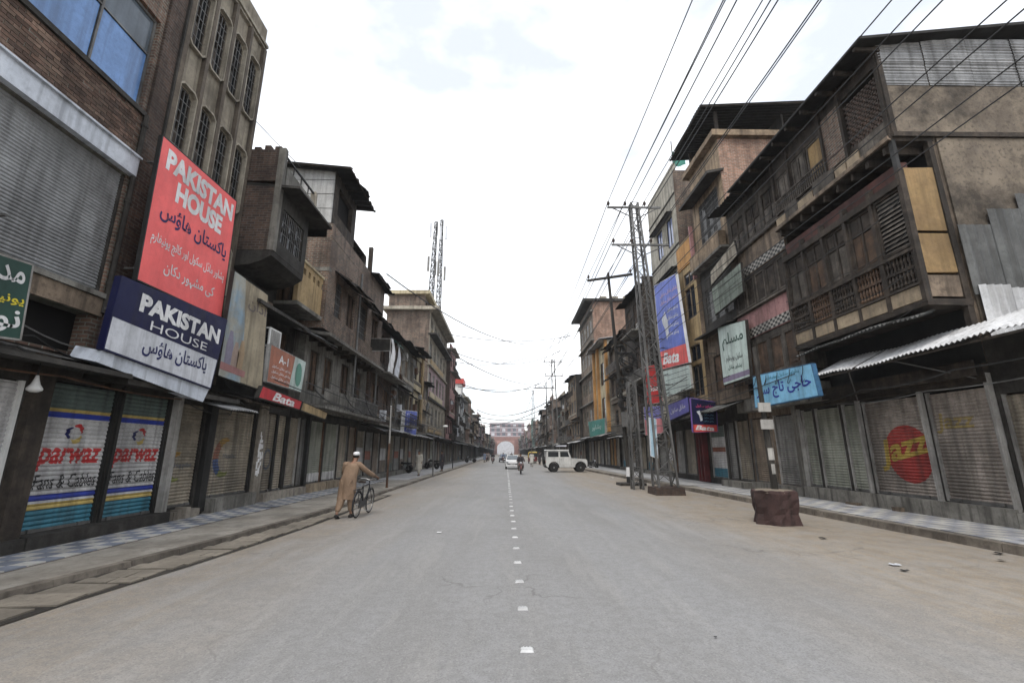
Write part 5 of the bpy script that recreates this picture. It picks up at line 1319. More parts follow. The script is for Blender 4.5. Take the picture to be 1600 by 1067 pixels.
w, h = size(P); on_board(root, W, 'Bata', .1, 0, w*.55, h*.80, p_white, bold=.03, shear=.3)
q = qX(-7.20, (474,628), (512,645), (508,655), (470,641))
root, W, P = board('ochre_fascia_board', 'plain ochre fascia board continuing the red strip sign', q, ochre, .12, conc_dark)
q = qX(-7.05, (634,641), (652,643), (650,680), (631,674))
root, W, P = board('blue_vertical_sign', 'bright blue vertical sign hanging on the left side houses', q, p_blue, .25, p_white)
w, h = size(P)
for k in range(4): on_board(root, W, 'مسلم', 0, h*(.33-.21*k), w*.7, h*.13, p_white)
# ---- right side signs
q = qX(9.72, (1022,447), (1055,428), (1076,566), (1034,577))
root, W, P = board('tall_blue_hoarding', 'tall blue hoarding with red foot strip and white script on the concrete block', q, paint('hoarding blue', (.09,.14,.50)), .14, p_pale)
w, h = size(P)
patch(root, W, [lerp(P[0],P[3],.80), lerp(P[1],P[2],.80), P[2], P[3]], paint('foot red', (.72,.09,.08)))
on_board(root, W, 'Bata', .1, -h*.40, w*.66, h*.13, p_white, bold=.03, shear=.25, lift=.01)
patch(root, W, [(-w*.30,h*.06),(-w*.16,h*.14),(-w*.05,h*.02),(-w*.02,-h*.12),(-w*.10,-h*.20),(-w*.17,-h*.06),(-w*.26,h*.0)], p_pale, lift=.006, name='printed_figure')
for k in range(4): on_board(root, W, 'پشاور سکول', w*.16, h*(.13-.09*k), w*.44, h*.055, p_pale, lift=.007)
for k in range(2): on_board(root, W, 'پشاور ماڈل سکول', w*.02, h*(.34-.09*k), w*.72, h*.06, paint('pale rose letter', (.55,.36,.46)), lift=.007)
struts_to(root, [(9.85, 25.0, 10.0), (9.85, 27.0, 10.0), (9.85, 25.0, 7.5)], 10.45)
q = qX(9.75, (1036,580), (1077,570), (1081,606), (1042,620))
root, W, P = board('pale_notice_board', 'pale tiled notice board below the tall blue hoarding', q, p_mint, .1, rail_pale)
w, h = size(P)
for k in range(4): patch(root, W, [(-w*.45,h*(.32-.2*k)),(w*.45,h*(.32-.2*k)),(w*.45,h*(.30-.2*k)),(-w*.45,h*(.30-.2*k))], p_faint)
q = qY(22.6, (1080,622), (1118,628), (1121,674), (1084,675))
root, W, P = board('small_blue_shoe_sign', 'small navy hanging sign with pink lines and red foot facing along the street', q, p_navy, .12, paint('violet rim', (.2,.12,.4)))
w, h = size(P)
patch(root, W, [lerp(P[0],P[3],.78), lerp(P[1],P[2],.78), P[2], P[3]], paint('foot red', (.72,.09,.08)))
on_board(root, W, 'Bata', 0, -h*.385, w*.78, h*.15, p_white, bold=.03, shear=.25, lift=.01)
on_board(root, W, 'پشاور سکول', 0, h*.30, w*.7, h*.12, paint('hot pink letter', (.6,.07,.2)), lift=.007)
for k in range(4): on_board(root, W, 'ماڈل سکول', w*.17, h*(.14-.10*k), w*.42, h*.06, p_sky, lift=.007)
patch(root, W, [(-w*.33,h*.12),(-w*.2,h*.16),(-w*.1,h*.05),(-w*.08,-h*.14),(-w*.17,-h*.18),(-w*.22,h*.0)], p_pale, lift=.006, name='printed_figure')
MB().bar((9.2,22.66,P[0][1]+root.location.z+.05),(11.0,22.66,P[0][1]+root.location.z+.05),.05,.05).build('arm', iron, root)
q = qX(9.4, (1041,634), (1075,620), (1077,643), (1046,657))
root, W, P = board('violet_fascia_sign', 'violet blue fascia sign under a sloped sheet next to the small navy sign', q, paint('violet blue', (.12,.12,.38)), .3, p_navy)
w, h = size(P); on_board(root, W, 'ماڈل سکول', 0, 0, w*.7, h*.4, p_pale)
struts_to(root, [(9.5, 24.5, 5.0), (9.5, 26.5, 5.0)], 11.0)
q = qX(9.95, (1121,512), (1164,500), (1172,588), (1131,602))
root, W, P = board('white_urdu_sign', 'white weathered signboard with dark green Urdu lettering on the tan house', q, p_mint, .12, conc_dark)
w, h = size(P)
on_board(root, W, 'مسلم', .0, h*.22, w*.78, h*.30, paint('dark green letter', (.03,.08,.06)), bold=.018)
on_board(root, W, 'سکول یونیفارم', .05, -h*.10, w*.6, h*.14, p_black, bold=.01)
on_board(root, W, 'پشاور ماڈل', .05, -h*.25, w*.5, h*.10, paint('dark green letter', (.03,.08,.06)))
patch(root, W, [lerp(P[3],P[0],.04), lerp(P[2],P[1],.04), lerp(P[2],P[1],.13), lerp(P[3],P[0],.13)], paint('dull violet', (.22,.18,.27)))
struts_to(root, [(9.98, 20.4, 6.5), (9.98, 22.0, 6.5)], 10.5)
q = qX(9.95, (1112,452), (1157,410), (1161,456), (1117,492))
root, W, P = board('dull_green_board', 'dull grey green boarded panel tilted above the white Urdu sign', q, M('dull green board', (.20,.235,.20), (.14,.165,.14), streak=.4), .08, conc_dark)
w, h = size(P)
for k in range(3): patch(root, W, [(-w*.5,h*(.25-.25*k)+.02),(w*.5,h*(.25-.25*k)+.02),(w*.5,h*(.25-.25*k)),(-w*.5,h*(.25-.25*k))], conc_dark)
q = qX(9.95, (1110,425), (1147,376), (1152,398), (1111,446))
root, W, P = board('pale_tarpaulin_panel', 'pale stained panel hung over the dull green board', q, M('stained canvas', (.36,.33,.27), (.24,.21,.165), streak=.4), .06, conc_dark)
q = qX(9.75, (1176,588), (1267,568), (1279,618), (1180,637))
root, W, P = board('light_blue_urdu_sign', 'light blue signboard with bold navy Urdu lettering beside the tin awning', q, p_sky, .14, M('sign edge blue', (.06,.16,.30), (.04,.12,.22)))
w, h = size(P)
on_board(root, W, 'حاجی تاج سنز', .0, -h*.06, w*.90, h*.52, paint('strong navy letter', (.02,.03,.30)), bold=.018)
on_board(root, W, 'پشاور سکول یونیفارم', .1, h*.34, w*.55, h*.14, paint('thin teal letter', (.04,.20,.28)))
mb = MB()
for k in range(5): mb.path([W(-w*.45+w*.2*k+.1*math.cos(t), h*.5-.05-.3*math.sin(t*.5)-.1*k*(t/6), .03) for t in range(7)], .010, 4)
mb.build('loose_flex', dark, root)
struts_to(root, [(9.85, 15.0, 4.3), (9.85, 17.5, 4.3), (9.85, 15.0, 3.6)], 11.0)
q = qX(8.6, (919,659), (945,653), (945,677), (922,683))
root, W, P = board('teal_shop_sign', 'teal green shop sign above the orange piered house shutters', q, p_teal, .15, rail_pale)
w, h = size(P); on_board(root, W, 'پشاور', 0, 0, w*.6, h*.4, p_mint)
struts_to(root, [(8.7, 46.5, 4.5), (8.7, 50, 4.5)], 10.5)
for k, (pts, mt, nm, lb) in enumerate(((((1008,573),(1022,570),(1036,628),(1012,632)), paint('scarlet', (.58,.05,.05)), 'scarlet_banner', 'scarlet cloth banner behind the lattice tower'),
        (((1006,636),(1036,634),(1038,676),(1009,680)), paint('rose poster', (.58,.22,.24)), 'rose_poster_board', 'rose and violet poster board behind the lattice tower foot'))):
    q = qY(26.2, *pts); root, W, P = board(nm, lb, q, mt, .05, rail_pale); w, h = size(P)
    if k: patch(root, W, [P[0], P[1], lerp(P[1],P[2],.45), lerp(P[0],P[3],.45)], paint('poster violet', (.20,.20,.48)))
    else: on_board(root, W, 'Bata', 0, -h*.1, w*.7, h*.16, p_white, bold=.02, shear=.2)
    MB().bar((P[0][0]+root.location.x, 26.26, root.location.z), (11.0, 26.26, root.location.z), .05, .05).build('arm', iron, root)
q = qY(20.0, (1014,652), (1025,655), (1028,716), (1017,712))
root, W, P = board('pale_blue_strip_banner', 'narrow pale blue banner tied to the lattice tower', q, M('banner blue', (.36,.52,.60), (.30,.42,.52), streak=.1), .02, p_pale)

# ================================================================== poles
def lattice(name, label, x, y, z1, wb, wt, lean=0.0, arms=(), ins_px=True, base=True, seg=.62, cat='power tower', group=None):
    t = thing(name, label, cat, (x, y, 0), group); zb = .32 if base else 0
    if base:
        mb = MB(); mb.loft([[(x-wb*.75, y-wb*.75, -.02), (x+wb*.75, y-wb*.75, -.02), (x+wb*.75, y+wb*.75, -.02), (x-wb*.75, y+wb*.75, -.02)], [(x-wb*.72, y-wb*.72, .30), (x+wb*.72, y-wb*.72, .30), (x+wb*.72, y+wb*.72, .30), (x-wb*.72, y+wb*.72, .30)]])
        mb.build('footing', brick_dark, t)
    def c(z, i):
        f = z/z1; w = (wb+(wt-wb)*f)/2; cx = x+lean*f; sx, sy = ((-1,-1),(1,-1),(1,1),(-1,1))[i % 4]
        return Vector((cx+sx*w, y+sy*w, z))
    for i in range(4): MB().bar(c(zb-.1,i), c(z1,i), .085, .085).build('leg', iron, t)
    n = int((z1-zb)/seg)
    for i in range(4):
        mb = MB()
        for k in range(n):
            a, b_ = zb+(z1-zb)*k/n, zb+(z1-zb)*(k+1)/n
            p, q_ = (c(a,i), c(b_,i+1)) if k % 2 else (c(a,i+1), c(b_,i)); mb.bar(p, q_, .048, .02); mb.bar(c(b_,i), c(b_,i+1), .048, .02)
        mb.build('bracing', iron, t)
    out = []
    for (z, xa, xb, ins) in arms:
        mb = MB(); mb.bar((xa, y-wt*.5-.05, z), (xb, y-wt*.5-.05, z), .08, .09).build('crossarm', iron, t)
        cx = x+lean*z/z1; mb = MB(); mb.bar((xa+.25, y-wt*.5-.05, z-.03), (cx-wt*.4, y-wt*.5-.05, z-.55), .04, .04); mb.bar((xb-.15, y-wt*.5-.05, z-.03), (cx+wt*.4, y-wt*.5-.05, z-.55), .04, .04); mb.build('arm_brace', iron, t)
        for xi in ins:
            insulator(t, xi, y-wt*.5-.05, z+.045); out.append((xi, y-wt*.5-.05, z+.33))
    return t, out
por = M('brown porcelain', (.055,.035,.028), (.04,.026,.02), rough=.3, streak=0, grime=.1, bump=0)
def insulator(t, x, y, z):
    prof = ((.02,0),(.02,.08),(.065,.09),(.05,.13),(.085,.15),(.06,.19),(.075,.21),(.05,.27),(.02,.29))
    MB().loft([[(x+r_*math.cos(k*math.pi/4), y+r_*math.sin(k*math.pi/4), z+z_) for k in range(8)] for r_, z_ in prof]).build('insulator', por, t)
tw, A = lattice('lattice_tower', 'tall grey steel lattice power tower on a dark brick footing', 6.85, 20.3, 13.7, .82, .34, -.55,
        arms=((13.38, 4.94, 7.55, (5.0, 5.82, 6.78)), (11.40, 5.05, 7.82, (5.15, 6.02, 6.95))))
lattice('short_lattice_mast', 'short lattice mast standing behind the tall lattice tower', 6.35, 22.9, 5.2, .45, .34, 0, base=False, seg=.5, cat='mast')
def cross_pole(name, label, x, y, z1, xt, arm, ins, mat=None, r=.13, cat='utility pole'):
    t = thing(name, label, cat, (x, y, 0))
    MB().tube((x,y,-.05),(xt,y,z1), r, r*.62, 10).build('pole', mat or iron, t)
    (xa, za), (xb, zb) = arm; MB().bar((xa,y-.14,za),(xb,y-.14,zb),.12,.13).build('crossarm', mat or iron, t); o = []
    for f in ins:
        xi, zi = xa+(xb-xa)*f, za+(zb-za)*f; insulator(t, xi, y-.14, zi+.06); o.append((xi, y-.14, zi+.34))
    return t, o
p2, B = cross_pole('cable_laden_pole', 'leaning utility pole with tilted crossarm and tangled black cable coils', 6.75, 25.7, 12.2, 6.15, ((4.85,11.69),(7.58,12.12)), (.03,.47,.96), conc_dark)
rr = random.Random(41)
for k in range(6):                                     # tangled coils and loops hung on it
    z_ = 4.4+k*.62; rad = rr.uniform(.25,.5); mb = MB(); cx_ = 6.75+rr.uniform(-.25,.45)
    for j in range(9):
        r1, a0, tl = rad*rr.uniform(.6,1.15), rr.uniform(0,6), rr.uniform(-.5,.5)
        mb.path([(cx_+r1*math.cos(a0+t*math.pi/8)+.03*math.sin(3*t+j), 25.48+.04*j+tl*.2*math.sin(a0+t*math.pi/8), z_+r1*rr.uniform(.92,1.05)*math.sin(a0+t*math.pi/8)*.95) for t in range(rr.choice((12,15,17)))], .026, 5)
    o_ = mb.build('cable_coil', dark, p2); o_['kind'] = 'stuff'
mb = MB()
for k in range(9):
    z_ = 4.2+k*.55
    mb.path([(6.7+rr.uniform(-.1,.1), 25.6, z_), (7.8, 25.6+rr.uniform(-.4,.4), z_-.5-rr.random()*.5), (9.3, 26.2, z_-.3), (10.6, 27+rr.random()*3, z_+.3)], .03, 5)
mb.build('cable_bundle', dark, p2)
MB().box(6.45,7.05,25.35,25.6,3.1,3.9).build('junction_box', iron, p2)
MB().tube((6.75,25.7,.0),(6.75,25.7,.45),.19,.18,10).build('black_collar', p_black, p2); MB().tube((6.75,25.7,.46),(6.75,25.7,.95),.185,.175,10).build('white_collar', p_white, p2)
tag(MB().box(6.1,7.5,25.2,26.2,-.02,.14).build('pole_slab', conc_dark), 'low dark cement slab at the foot of the cable laden pole', 'slab')
t3, C3 = lattice('far_lattice_tower', 'pale lattice power tower with two short arms beyond the white jeep', 6.3, 58.0, 13.4, .8, .34, -.2, arms=((13.0, 4.9, 7.3, (5.0, 6.0, 7.1)), (11.2, 5.0, 7.4, (5.1, 6.0, 7.2))), base=True, seg=.9)
p4, D4 = cross_pole('far_crossarm_pole', 'dark utility pole with heavy crossarm beyond the far lattice tower', 6.4, 72, 12.6, 6.4, ((4.6,11.6),(7.7,11.6)), (.05,.5,.95), conc_dark)
t5, E5 = lattice('distant_lattice_tower', 'distant thin lattice tower above the right side roofs', 6.2, 104.0, 15.5, .8, .36, 0, arms=((15.2, 4.6, 7.6, (4.7, 6.0, 7.5)),), base=False, seg=1.3)
# thin lamp posts on the left kerb
def lamp_post(name, label, u, v, vt, cat='post', mats=(rust, rail_pale)):
    x, y = onG(u, v); t = thing(name, label, cat, (x, y, 0)); z1 = onY(u, vt, y)[1]
    MB().tube((x,y,0),(x,y,z1*.55),.055,.05,8).build('shaft', mats[0], t); MB().tube((x,y,z1*.55),(x-.03,y,z1),.045,.035,8).build('upper_shaft', mats[1], t)
    MB().tube((x,y,-.01),(x,y,.12),.11,.075,8).build('foot', mats[0], t); MB().ball((x-.03,y,z1+.03),.055).build('finial', mats[1], t)
    return t, x, y, z1
lamp_post('rusty_post', 'thin rusty post with white top at the left kerb beyond the cyclist', 604, 765, 636)
t, x, y, z1 = lamp_post('kerb_lamp_post', 'thin grey lamp post with crooked lamp arm at the left kerb', 676, 745, 674, mats=(iron, iron))
MB().path([(x,y,z1),(x+.35,y,z1+.35),(x+.75,y,z1+.45)], .03).build('arm', iron, t); MB().ball((x+.8,y,z1+.38),(.2,.12,.09)).build('lamp_head', white, t)
lamp_post('far_kerb_post', 'slim dark post at the left kerb near the cluttered house', 707, 733, 690, mats=(dark, dark))
# the wrapped planter with its post
px, py = 6.85, 12.15
t = thing('wrapped_planter', 'hexagonal planter wrapped in maroon brown cloth at the dusty road edge', 'planter', (px, py, 0))
cloth = M('maroon cloth', (.062,.036,.033), (.034,.020,.019), rough=.95, streak=.3, grime=.45, bump=.5, bscale=9)
rr = random.Random(6); rings = []; fold = [rr.uniform(-.034,.034) for k in range(24)]
for z_, rad in ((-.01,.60),(.10,.58),(.25,.555),(.42,.575),(.60,.59),(.74,.60),(.80,.585),(.81,.52),(.79,.30)):
    ring_ = []
    for k in range(24):
        th = 2*math.pi*k/24+.18; hexr = math.cos(math.pi/6)/math.cos(((th-.18) % (math.pi/3))-math.pi/6)
        q_ = rad*(.93+.10*(hexr-.9))*hexr + rr.uniform(-.012,.012) + fold[k]*(1.1-.6*z_) + .016*math.sin(k*1.7+z_*11); ring_.append((px+q_*math.cos(th), py+q_*math.sin(th), z_+rr.uniform(-.012,.012)))
    rings.append(ring_)
MB().loft(rings).build('wrapped_box', cloth, t)
MB().loft([[(px+r_*math.cos(k*math.pi/4)+.0, py+r_*math.sin(k*math.pi/4), z_) for k in range(8)] for r_, z_ in ((.5,.76),(.45,.815),(.2,.83))]).build('soil', soil, t)
t = thing('planter_post', 'grey metal post with pasted papers rising from the wrapped planter', 'post', (px+.05, py, .8))
MB().tube((px+.06,py,.75),(px+.02,py,2.6),.085,.075,10).build('shaft', conc_dark, t); MB().tube((px+.02,py,2.6),(px-.02,py,4.55),.065,.05,10).build('upper_shaft', conc_dark, t)
MB().box(px-.17,px+.15,py-.14,py-.09,2.78,3.02).build('upper_plate', M('dull plate', (.42,.41,.38), (.33,.32,.30), streak=.3, grime=.4), t); MB().box(px-.16,px+.17,py-.13,py-.095,2.33,2.58).build('lower_plate', M('dull plate', (.42,.41,.38), (.33,.32,.30), streak=.3, grime=.4), t)
MB().sheet([[(px+.05+.092*math.cos(a), py+.092*math.sin(a), z_) for a in (-2.6,-2.1,-1.5,-1.0,-.6)] for z_ in (1.55, 1.85)]).build('pasted_paper', M('dull plate', (.42,.41,.38), (.33,.32,.30), streak=.3, grime=.4), t)
MB().sheet([[(px+.05+.094*math.cos(a), py+.094*math.sin(a), z_) for a in (-2.2,-1.7,-1.2)] for z_ in (1.2, 1.45)]).build('pasted_paper', M('dull plate', (.42,.41,.38), (.33,.32,.30), streak=.3, grime=.4), t)

# ================================================================== wires
WIRE = 'overhead wires along and across the street'
wire_m = M('wire', (.03,.03,.032), (.02,.02,.02), rough=.6, streak=0, grime=0, bump=0)
def wire(p, q_, sag, label, r=.012, n=18, thick=None):
    p, q_ = Vector(p), Vector(q_)
    pts = [p.lerp(q_, k/n) - Vector((0,0,sag*4*(k/n)*(1-k/n))) for k in range(n+1)]
    o = MB().path(pts, r, 4).build('overhead_wire', wire_m); tag(o, label, 'wire', WIRE); return o
LB = 'black power line strung from the tall lattice tower over the road'
POS = [f'{i} insulator of the {c} crossarm' for c in ('upper', 'lower') for i in ('outer', 'second', 'inner')]
for kk, ((x, y_, z_), x0) in enumerate(zip(A, (1082, 1146, 1212, 1152, 1226, 1286))):
    d = ray(x0, 0); r_ = d.x/d.z; zc = 1.75+(x-0)/r_ if False else z_; wire((x, y_, z_), ((z_-1.75+.1)*r_*1.0, -22, z_+.1), .12, 'black power line over the road from the %s' % POS[kk], .017, 30)
for k, (x, y_, z_) in enumerate(A): wire((x, y_, z_), C3[k], .45, 'power line to the next tower from the %s' % POS[k], .022)
for k in range(3): wire(C3[k], E5[k], .5, 'power line running from the far lattice tower into the distance', .03)
for k in range(3): wire(B[k], (B[k][0]+.1, -22, B[k][2]+.05), .25, 'power line over the road from the %s of the tilted crossarm' % ('lower end', 'middle', 'upper end')[k], .016, 30)
for k in range(3): wire(B[k], D4[k], .5, 'power line to the far crossarm pole from the %s of the tilted crossarm' % ('lower end', 'middle', 'upper end')[k], .022)
for k in range(3): wire(D4[k], (D4[k][0], 150, 11.3), .7, 'power line running beyond the far crossarm pole', .035)
for k, x0 in enumerate((1386, 1432, 1464, 1562, 1604, 1700, 1760)):    # low voltage set on the right hand side
    d = ray(x0, 0); r_ = d.x/d.z; z_ = 9.3-.32*k
    x = (z_-1.75)*r_
    if x > 8.9: x = 8.9; z_ = 1.75+x/r_
    wire((x, -14, z_), (x, 20.2, z_), .10, 'low black service cable slung past the wooden gallery house', .012, 30)
    wire((x, 20.2, z_), (7.0, 25.6, 8.8-.35*k), .15, 'short cable from the gallery house run to the cable laden pole', .014, 10)
for (u0, v0, X0, u1, v1, X1, sag) in ((400,190,-8.0,470,262,-7.4,.0), (604,428,-7.4,890,520,9.5,3.0), (700,522,-7.3,895,524,9.8,.9), (700,546,-7.3,880,545,9.5,2.2), (690,560,-7.4,905,512,9.8,2.4), (705,552,-7.4,850,600,9.0,1.5),
                                       (716,604,-7.4,850,603,8.6,.8), (722,600,-7.4,860,590,8.6,2.0), (740,650,-7.4,840,652,8.6,.9), (742,668,-7.4,845,640,8.6,.9), (735,655,-7.4,846,662,8.6,1.0), (745,640,-7.4,860,625,8.6,2.2)):
    a = (X0, *onX(u0, v0, X0)); c = (X1, *onX(u1, v1, X1)); L_ = (Vector(a)-Vector(c)).length
    wire(a, c, sag, 'cable sagging across the street between the two rows of houses', .0008*(a[1]+c[1])/2, 20)
for k in range(7): wire((XL+1.2+.08*k, 14+2*k, 3.9+.25*(k % 4)), (XL+1.15+.1*(k % 3), 46+3*k, 4.0+.3*(k % 3)), .35, 'black service cable slung along the left side shop canopies', .018, 24)
for k in range(5): wire((XR-1.3-.1*k, 15+2*k, 4.3+.3*k), (XR-1.2, 44+3*k, 4.1+.35*(k % 3)), .4, 'black service cable slung along the right side shop canopies', .018, 24)
# telecom masts on the tall beige block
def mast(name, label, u, vt, z0, Y, lean=0.0):
    x, z1 = onY(u, vt, Y); x0 = x + lean; t = thing(name, label, 'mast', (x0, Y, z0)); w = .42
    cs = [(-w,-w),(w,-w),(0,w)]
    for i in range(3): MB().tube((x0+cs[i][0], Y+cs[i][1], z0), (x+cs[i][0]*.5, Y+cs[i][1]*.5, z1), .07, .05, 5).build('leg', conc_dark, t)
    n = int((z1-z0)/.8)
    for i in range(3):
        mb = MB(); j = (i+1) % 3
        for k in range(n):
            f0, f1 = k/n, (k+1)/n; P0 = lambda f, q: Vector((x0+(x-x0)*f+cs[q][0]*(1-.5*f), Y+cs[q][1]*(1-.5*f), z0+(z1-z0)*f))
            mb.tube(P0(f0, i if k % 2 else j), P0(f1, j if k % 2 else i), .05, n=4); mb.tube(P0(f1, i), P0(f1, j), .045, n=4)
        mb.build('bracing', conc_dark, t)
    for k, f in enumerate((.93, .9, .62, .58)):
        zz = z0+(z1-z0)*f; s_ = 1 if k % 2 else -1; cx_ = x0+(x-x0)*f
        MB().box(cx_+s_*.55, cx_+s_*.55+.28*s_, Y-.3, Y-.1, zz-1.1, zz+1.0).build('antenna_panel', p_pale if k < 2 else shut_grey, t)
    MB().tube((x,Y,z1),(x,Y,z1+1.6),.03,n=4).build('spike', iron, t)
ym = 63.0; ZT6 = onX(668, 478, XL+.3)[1] + .3
mast('telecom_mast', 'slender telecom mast with panel aerials standing behind the beige block, straight one', 691, 345, 15.4, ym)
mast('telecom_mast', 'slender telecom mast leaning slightly with panel aerials behind the beige block', 682, 348, ZT6, 58.0, -.35)

# ================================================================== people and vehicles
def skin(name, verts, edges, mat, parent, sub=2, fold=0.0):
    """grow one continuous surface over a jointed skeleton; verts = [(x, y, z, rx, ry)]"""
    me = bpy.data.meshes.new(name); me.from_pydata([v[:3] for v in verts], edges, [])
    ob = bpy.data.objects.new(name, me)
    sk = ob.modifiers.new('skin', 'SKIN'); sk.use_smooth_shade = True
    for i, v in enumerate(verts):
        d = me.skin_vertices[0].data[i]; d.radius = (v[3], v[4] if len(v) > 4 else v[3]); d.use_root = (i == 0)
    ss = ob.modifiers.new('sub', 'SUBSURF'); ss.levels = sub; ss.render_levels = sub
    out = bake(ob); bpy.data.objects.remove(ob); bpy.data.meshes.remove(me)
    out.name = name
    if fold:
        for v in out.vertices:
            t = math.atan2(v.co.y, v.co.x); k = fold * (0.4 + max(0.0, 1.3 - v.co.z))
            v.co += Vector((math.cos(t), math.sin(t), 0)) * k * (math.sin(t*7 + v.co.z*4) * .6 + math.sin(t*13 - v.co.z*9) * .4)
    out.materials.clear(); out.materials.append(mat)
    out.polygons.foreach_set('use_smooth', [True]*len(out.polygons))
    o = bpy.data.objects.new(name, out); col.objects.link(o); o.parent = parent
    return o
skin_m = M('skin', (.26,.145,.095), (.21,.115,.075), rough=.6, streak=0, grime=.1, bump=.05)
hair_m = M('black hair', (.02,.017,.015), (.012,.011,.01), rough=.7, streak=0, grime=0)
shoe_m = M('black shoe', (.022,.02,.019), (.014,.013,.012), rough=.5, streak=0, grime=.2)
def clothm(name, c): return M(name, c, tuple(x*.8 for x in c), rough=.95, scale=4, streak=.0, grime=.3, bump=.3, bscale=24)
def person(name, label, loc, rz, kam, shal, P=None, cap=None, fingers=False, scale=1.0, beard=False, group=None):
    """P overrides joints; the figure faces +Y, feet at the origin"""
    J = dict(pel=(0,0,.93), wst=(0,.0,1.08), chs=(0,.02,1.30), nck=(0,.03,1.47), hd0=(0,.045,1.55), hd1=(0,.055,1.62),
             shl=(-.18,.02,1.40), shr=(.18,.02,1.40), ell=(-.23,-.02,1.13), elr=(.23,-.02,1.13), wrl=(-.22,.07,.90), wrr=(.22,.07,.90),
             hil=(-.09,0,.90), hir=(.09,0,.90), knl=(-.10,.03,.50), knr=(.10,.03,.50), anl=(-.10,0,.08), anr=(.10,0,.08))
    J.update(P or {}); t = thing(name, label, 'person', (0,0,0), group)
    V, E, idx = [], [], {}
    def v(k, p, r, r2=None): idx[k] = len(V); V.append((*p, r, r2 or r))
    v('pel', J['pel'], .13, .10); v('wst', J['wst'], .125, .095); v('chs', J['chs'], .15, .105); v('nck', J['nck'], .058, .058); v('hd0', J['hd0'], .066, .075); v('hd1', J['hd1'], .074, .092)
    h = Vector(J['hd1']); hz = h + (h - Vector(J['nck'])).normalized()*.085; v('hd2', hz, .055, .07)
    for s_ in 'lr':
        v('sh'+s_, J['sh'+s_], .056); v('el'+s_, J['el'+s_], .043); v('wr'+s_, J['wr'+s_], .03)
        w, e = Vector(J['wr'+s_]), Vector(J['el'+s_]); dr = (w-e).normalized(); v('pm'+s_, w+dr*.06, .034, .018)
        v('hi'+s_, J['hi'+s_], .085); v('kn'+s_, J['kn'+s_], .055); v('an'+s_, J['an'+s_], .037)
        a = Vector(J['an'+s_]); fd = Vector(J.get('ft'+s_, (0,1,0))); v('to'+s_, a+fd*.15+Vector((0,0,-.045)), .03, .025)
        E += [(idx['chs'], idx['sh'+s_]), (idx['sh'+s_], idx['el'+s_]), (idx['el'+s_], idx['wr'+s_]), (idx['wr'+s_], idx['pm'+s_]), (idx['pel'], idx['hi'+s_]), (idx['hi'+s_], idx['kn'+s_]), (idx['kn'+s_], idx['an'+s_]), (idx['an'+s_], idx['to'+s_])]
        if fingers:
            sd = dr.cross(Vector((0,0,1))); sd = sd.normalized() if sd.length > .1 else Vector((0,1,0)); pm = w+dr*.06; dn = Vector((0,0,-1)) - dr*(-dr.z); dn.normalize()
            for q, (o_, ln) in enumerate(((-.027,.062),(-.009,.075),(.009,.078),(.027,.068))):
                k0 = len(V); V.append((*(pm+dr*.03+sd*o_), .0095, .0095)); V.append((*(pm+dr*(.03+ln*.55)+sd*o_+dn*.012), .009, .009)); V.append((*(pm+dr*(.03+ln*.62)+sd*o_+dn*.05), .008, .008))
                E += [(idx['pm'+s_], k0), (k0, k0+1), (k0+1, k0+2)]
            k0 = len(V); V.append((*(w+dr*.035-sd*.035), .011, .011)); V.append((*(w+dr*.075-sd*.052+dn*.02), .009, .009)); E += [(idx['wr'+s_], k0), (k0, k0+1)]
    E += [(idx['pel'], idx['wst']), (idx['wst'], idx['chs']), (idx['chs'], idx['nck']), (idx['nck'], idx['hd0']), (idx['hd0'], idx['hd1']), (idx['hd1'], idx['hd2'])]
    skin('body', V, E, skin_m, t, 2)
    # nose, ears and hair ride on the head
    fw = Vector((0,1,0))
    nb = MB(); c = h + fw*.088 + Vector((0,0,-.005)); nb.loft([[c+Vector((x,y_,z)) for x, y_, z in ((-.012,0,.03),(.012,0,.03),(.012,0,.02))], [c+Vector((x,y_,z)) for x, y_, z in ((-.018,.012,-.025),(.018,.012,-.025),(0,.03,-.018))]]); nb.build('nose', skin_m, t)
    for s_ in (-1, 1):
        MB().ball(h+Vector((s_*.078,0,0)), (.012,.022,.032), 6, 4).build('ear', skin_m, t); MB().ball(h+Vector((s_*.03,.082,.022)), (.012,.008,.007), 6, 4).build('eye', hair_m, t)
    MB().box(h.x-.024,h.x+.024,h.y+.083,h.y+.089,h.z-.055,h.z-.047).build('mouth', hair_m, t)
    if beard: MB().ball(h+Vector((0,.06,-.085)), (.05,.045,.06), 8, 6).build('beard', hair_m, t, smooth=True)
    MB().ball(h+Vector((0,-.018,.035)), (.083,.098,.09), 10, 7).build('hair', hair_m, t, smooth=True)
    if cap:
        cp = MB(); cc = h+Vector((0,-.008,.05)); cp.loft([[cc+Vector((rx*math.cos(2*math.pi*k/14), ry*math.sin(2*math.pi*k/14), z)) for k in range(14)] for rx, ry, z in ((.086,.104,-.005),(.091,.109,.03),(.086,.103,.065),(.06,.075,.088),(.02,.025,.094))]); cp.build('cap', cap, t, smooth=True)
    # shirt with long skirt (one lofted shell, folds deepen towards the hem) and two sleeves
    kn = (Vector(J['knl'])+Vector(J['knr']))/2; pl = Vector(J['pel']); hem = pl.lerp(kn, 1.12) if not J.get('sit') else pl + Vector((0,.16,-.10))
    shc = (Vector(J['shl'])+Vector(J['shr']))/2; nk = Vector(J['nck']); cs_ = Vector(J['chs']); ws = Vector(J['wst'])
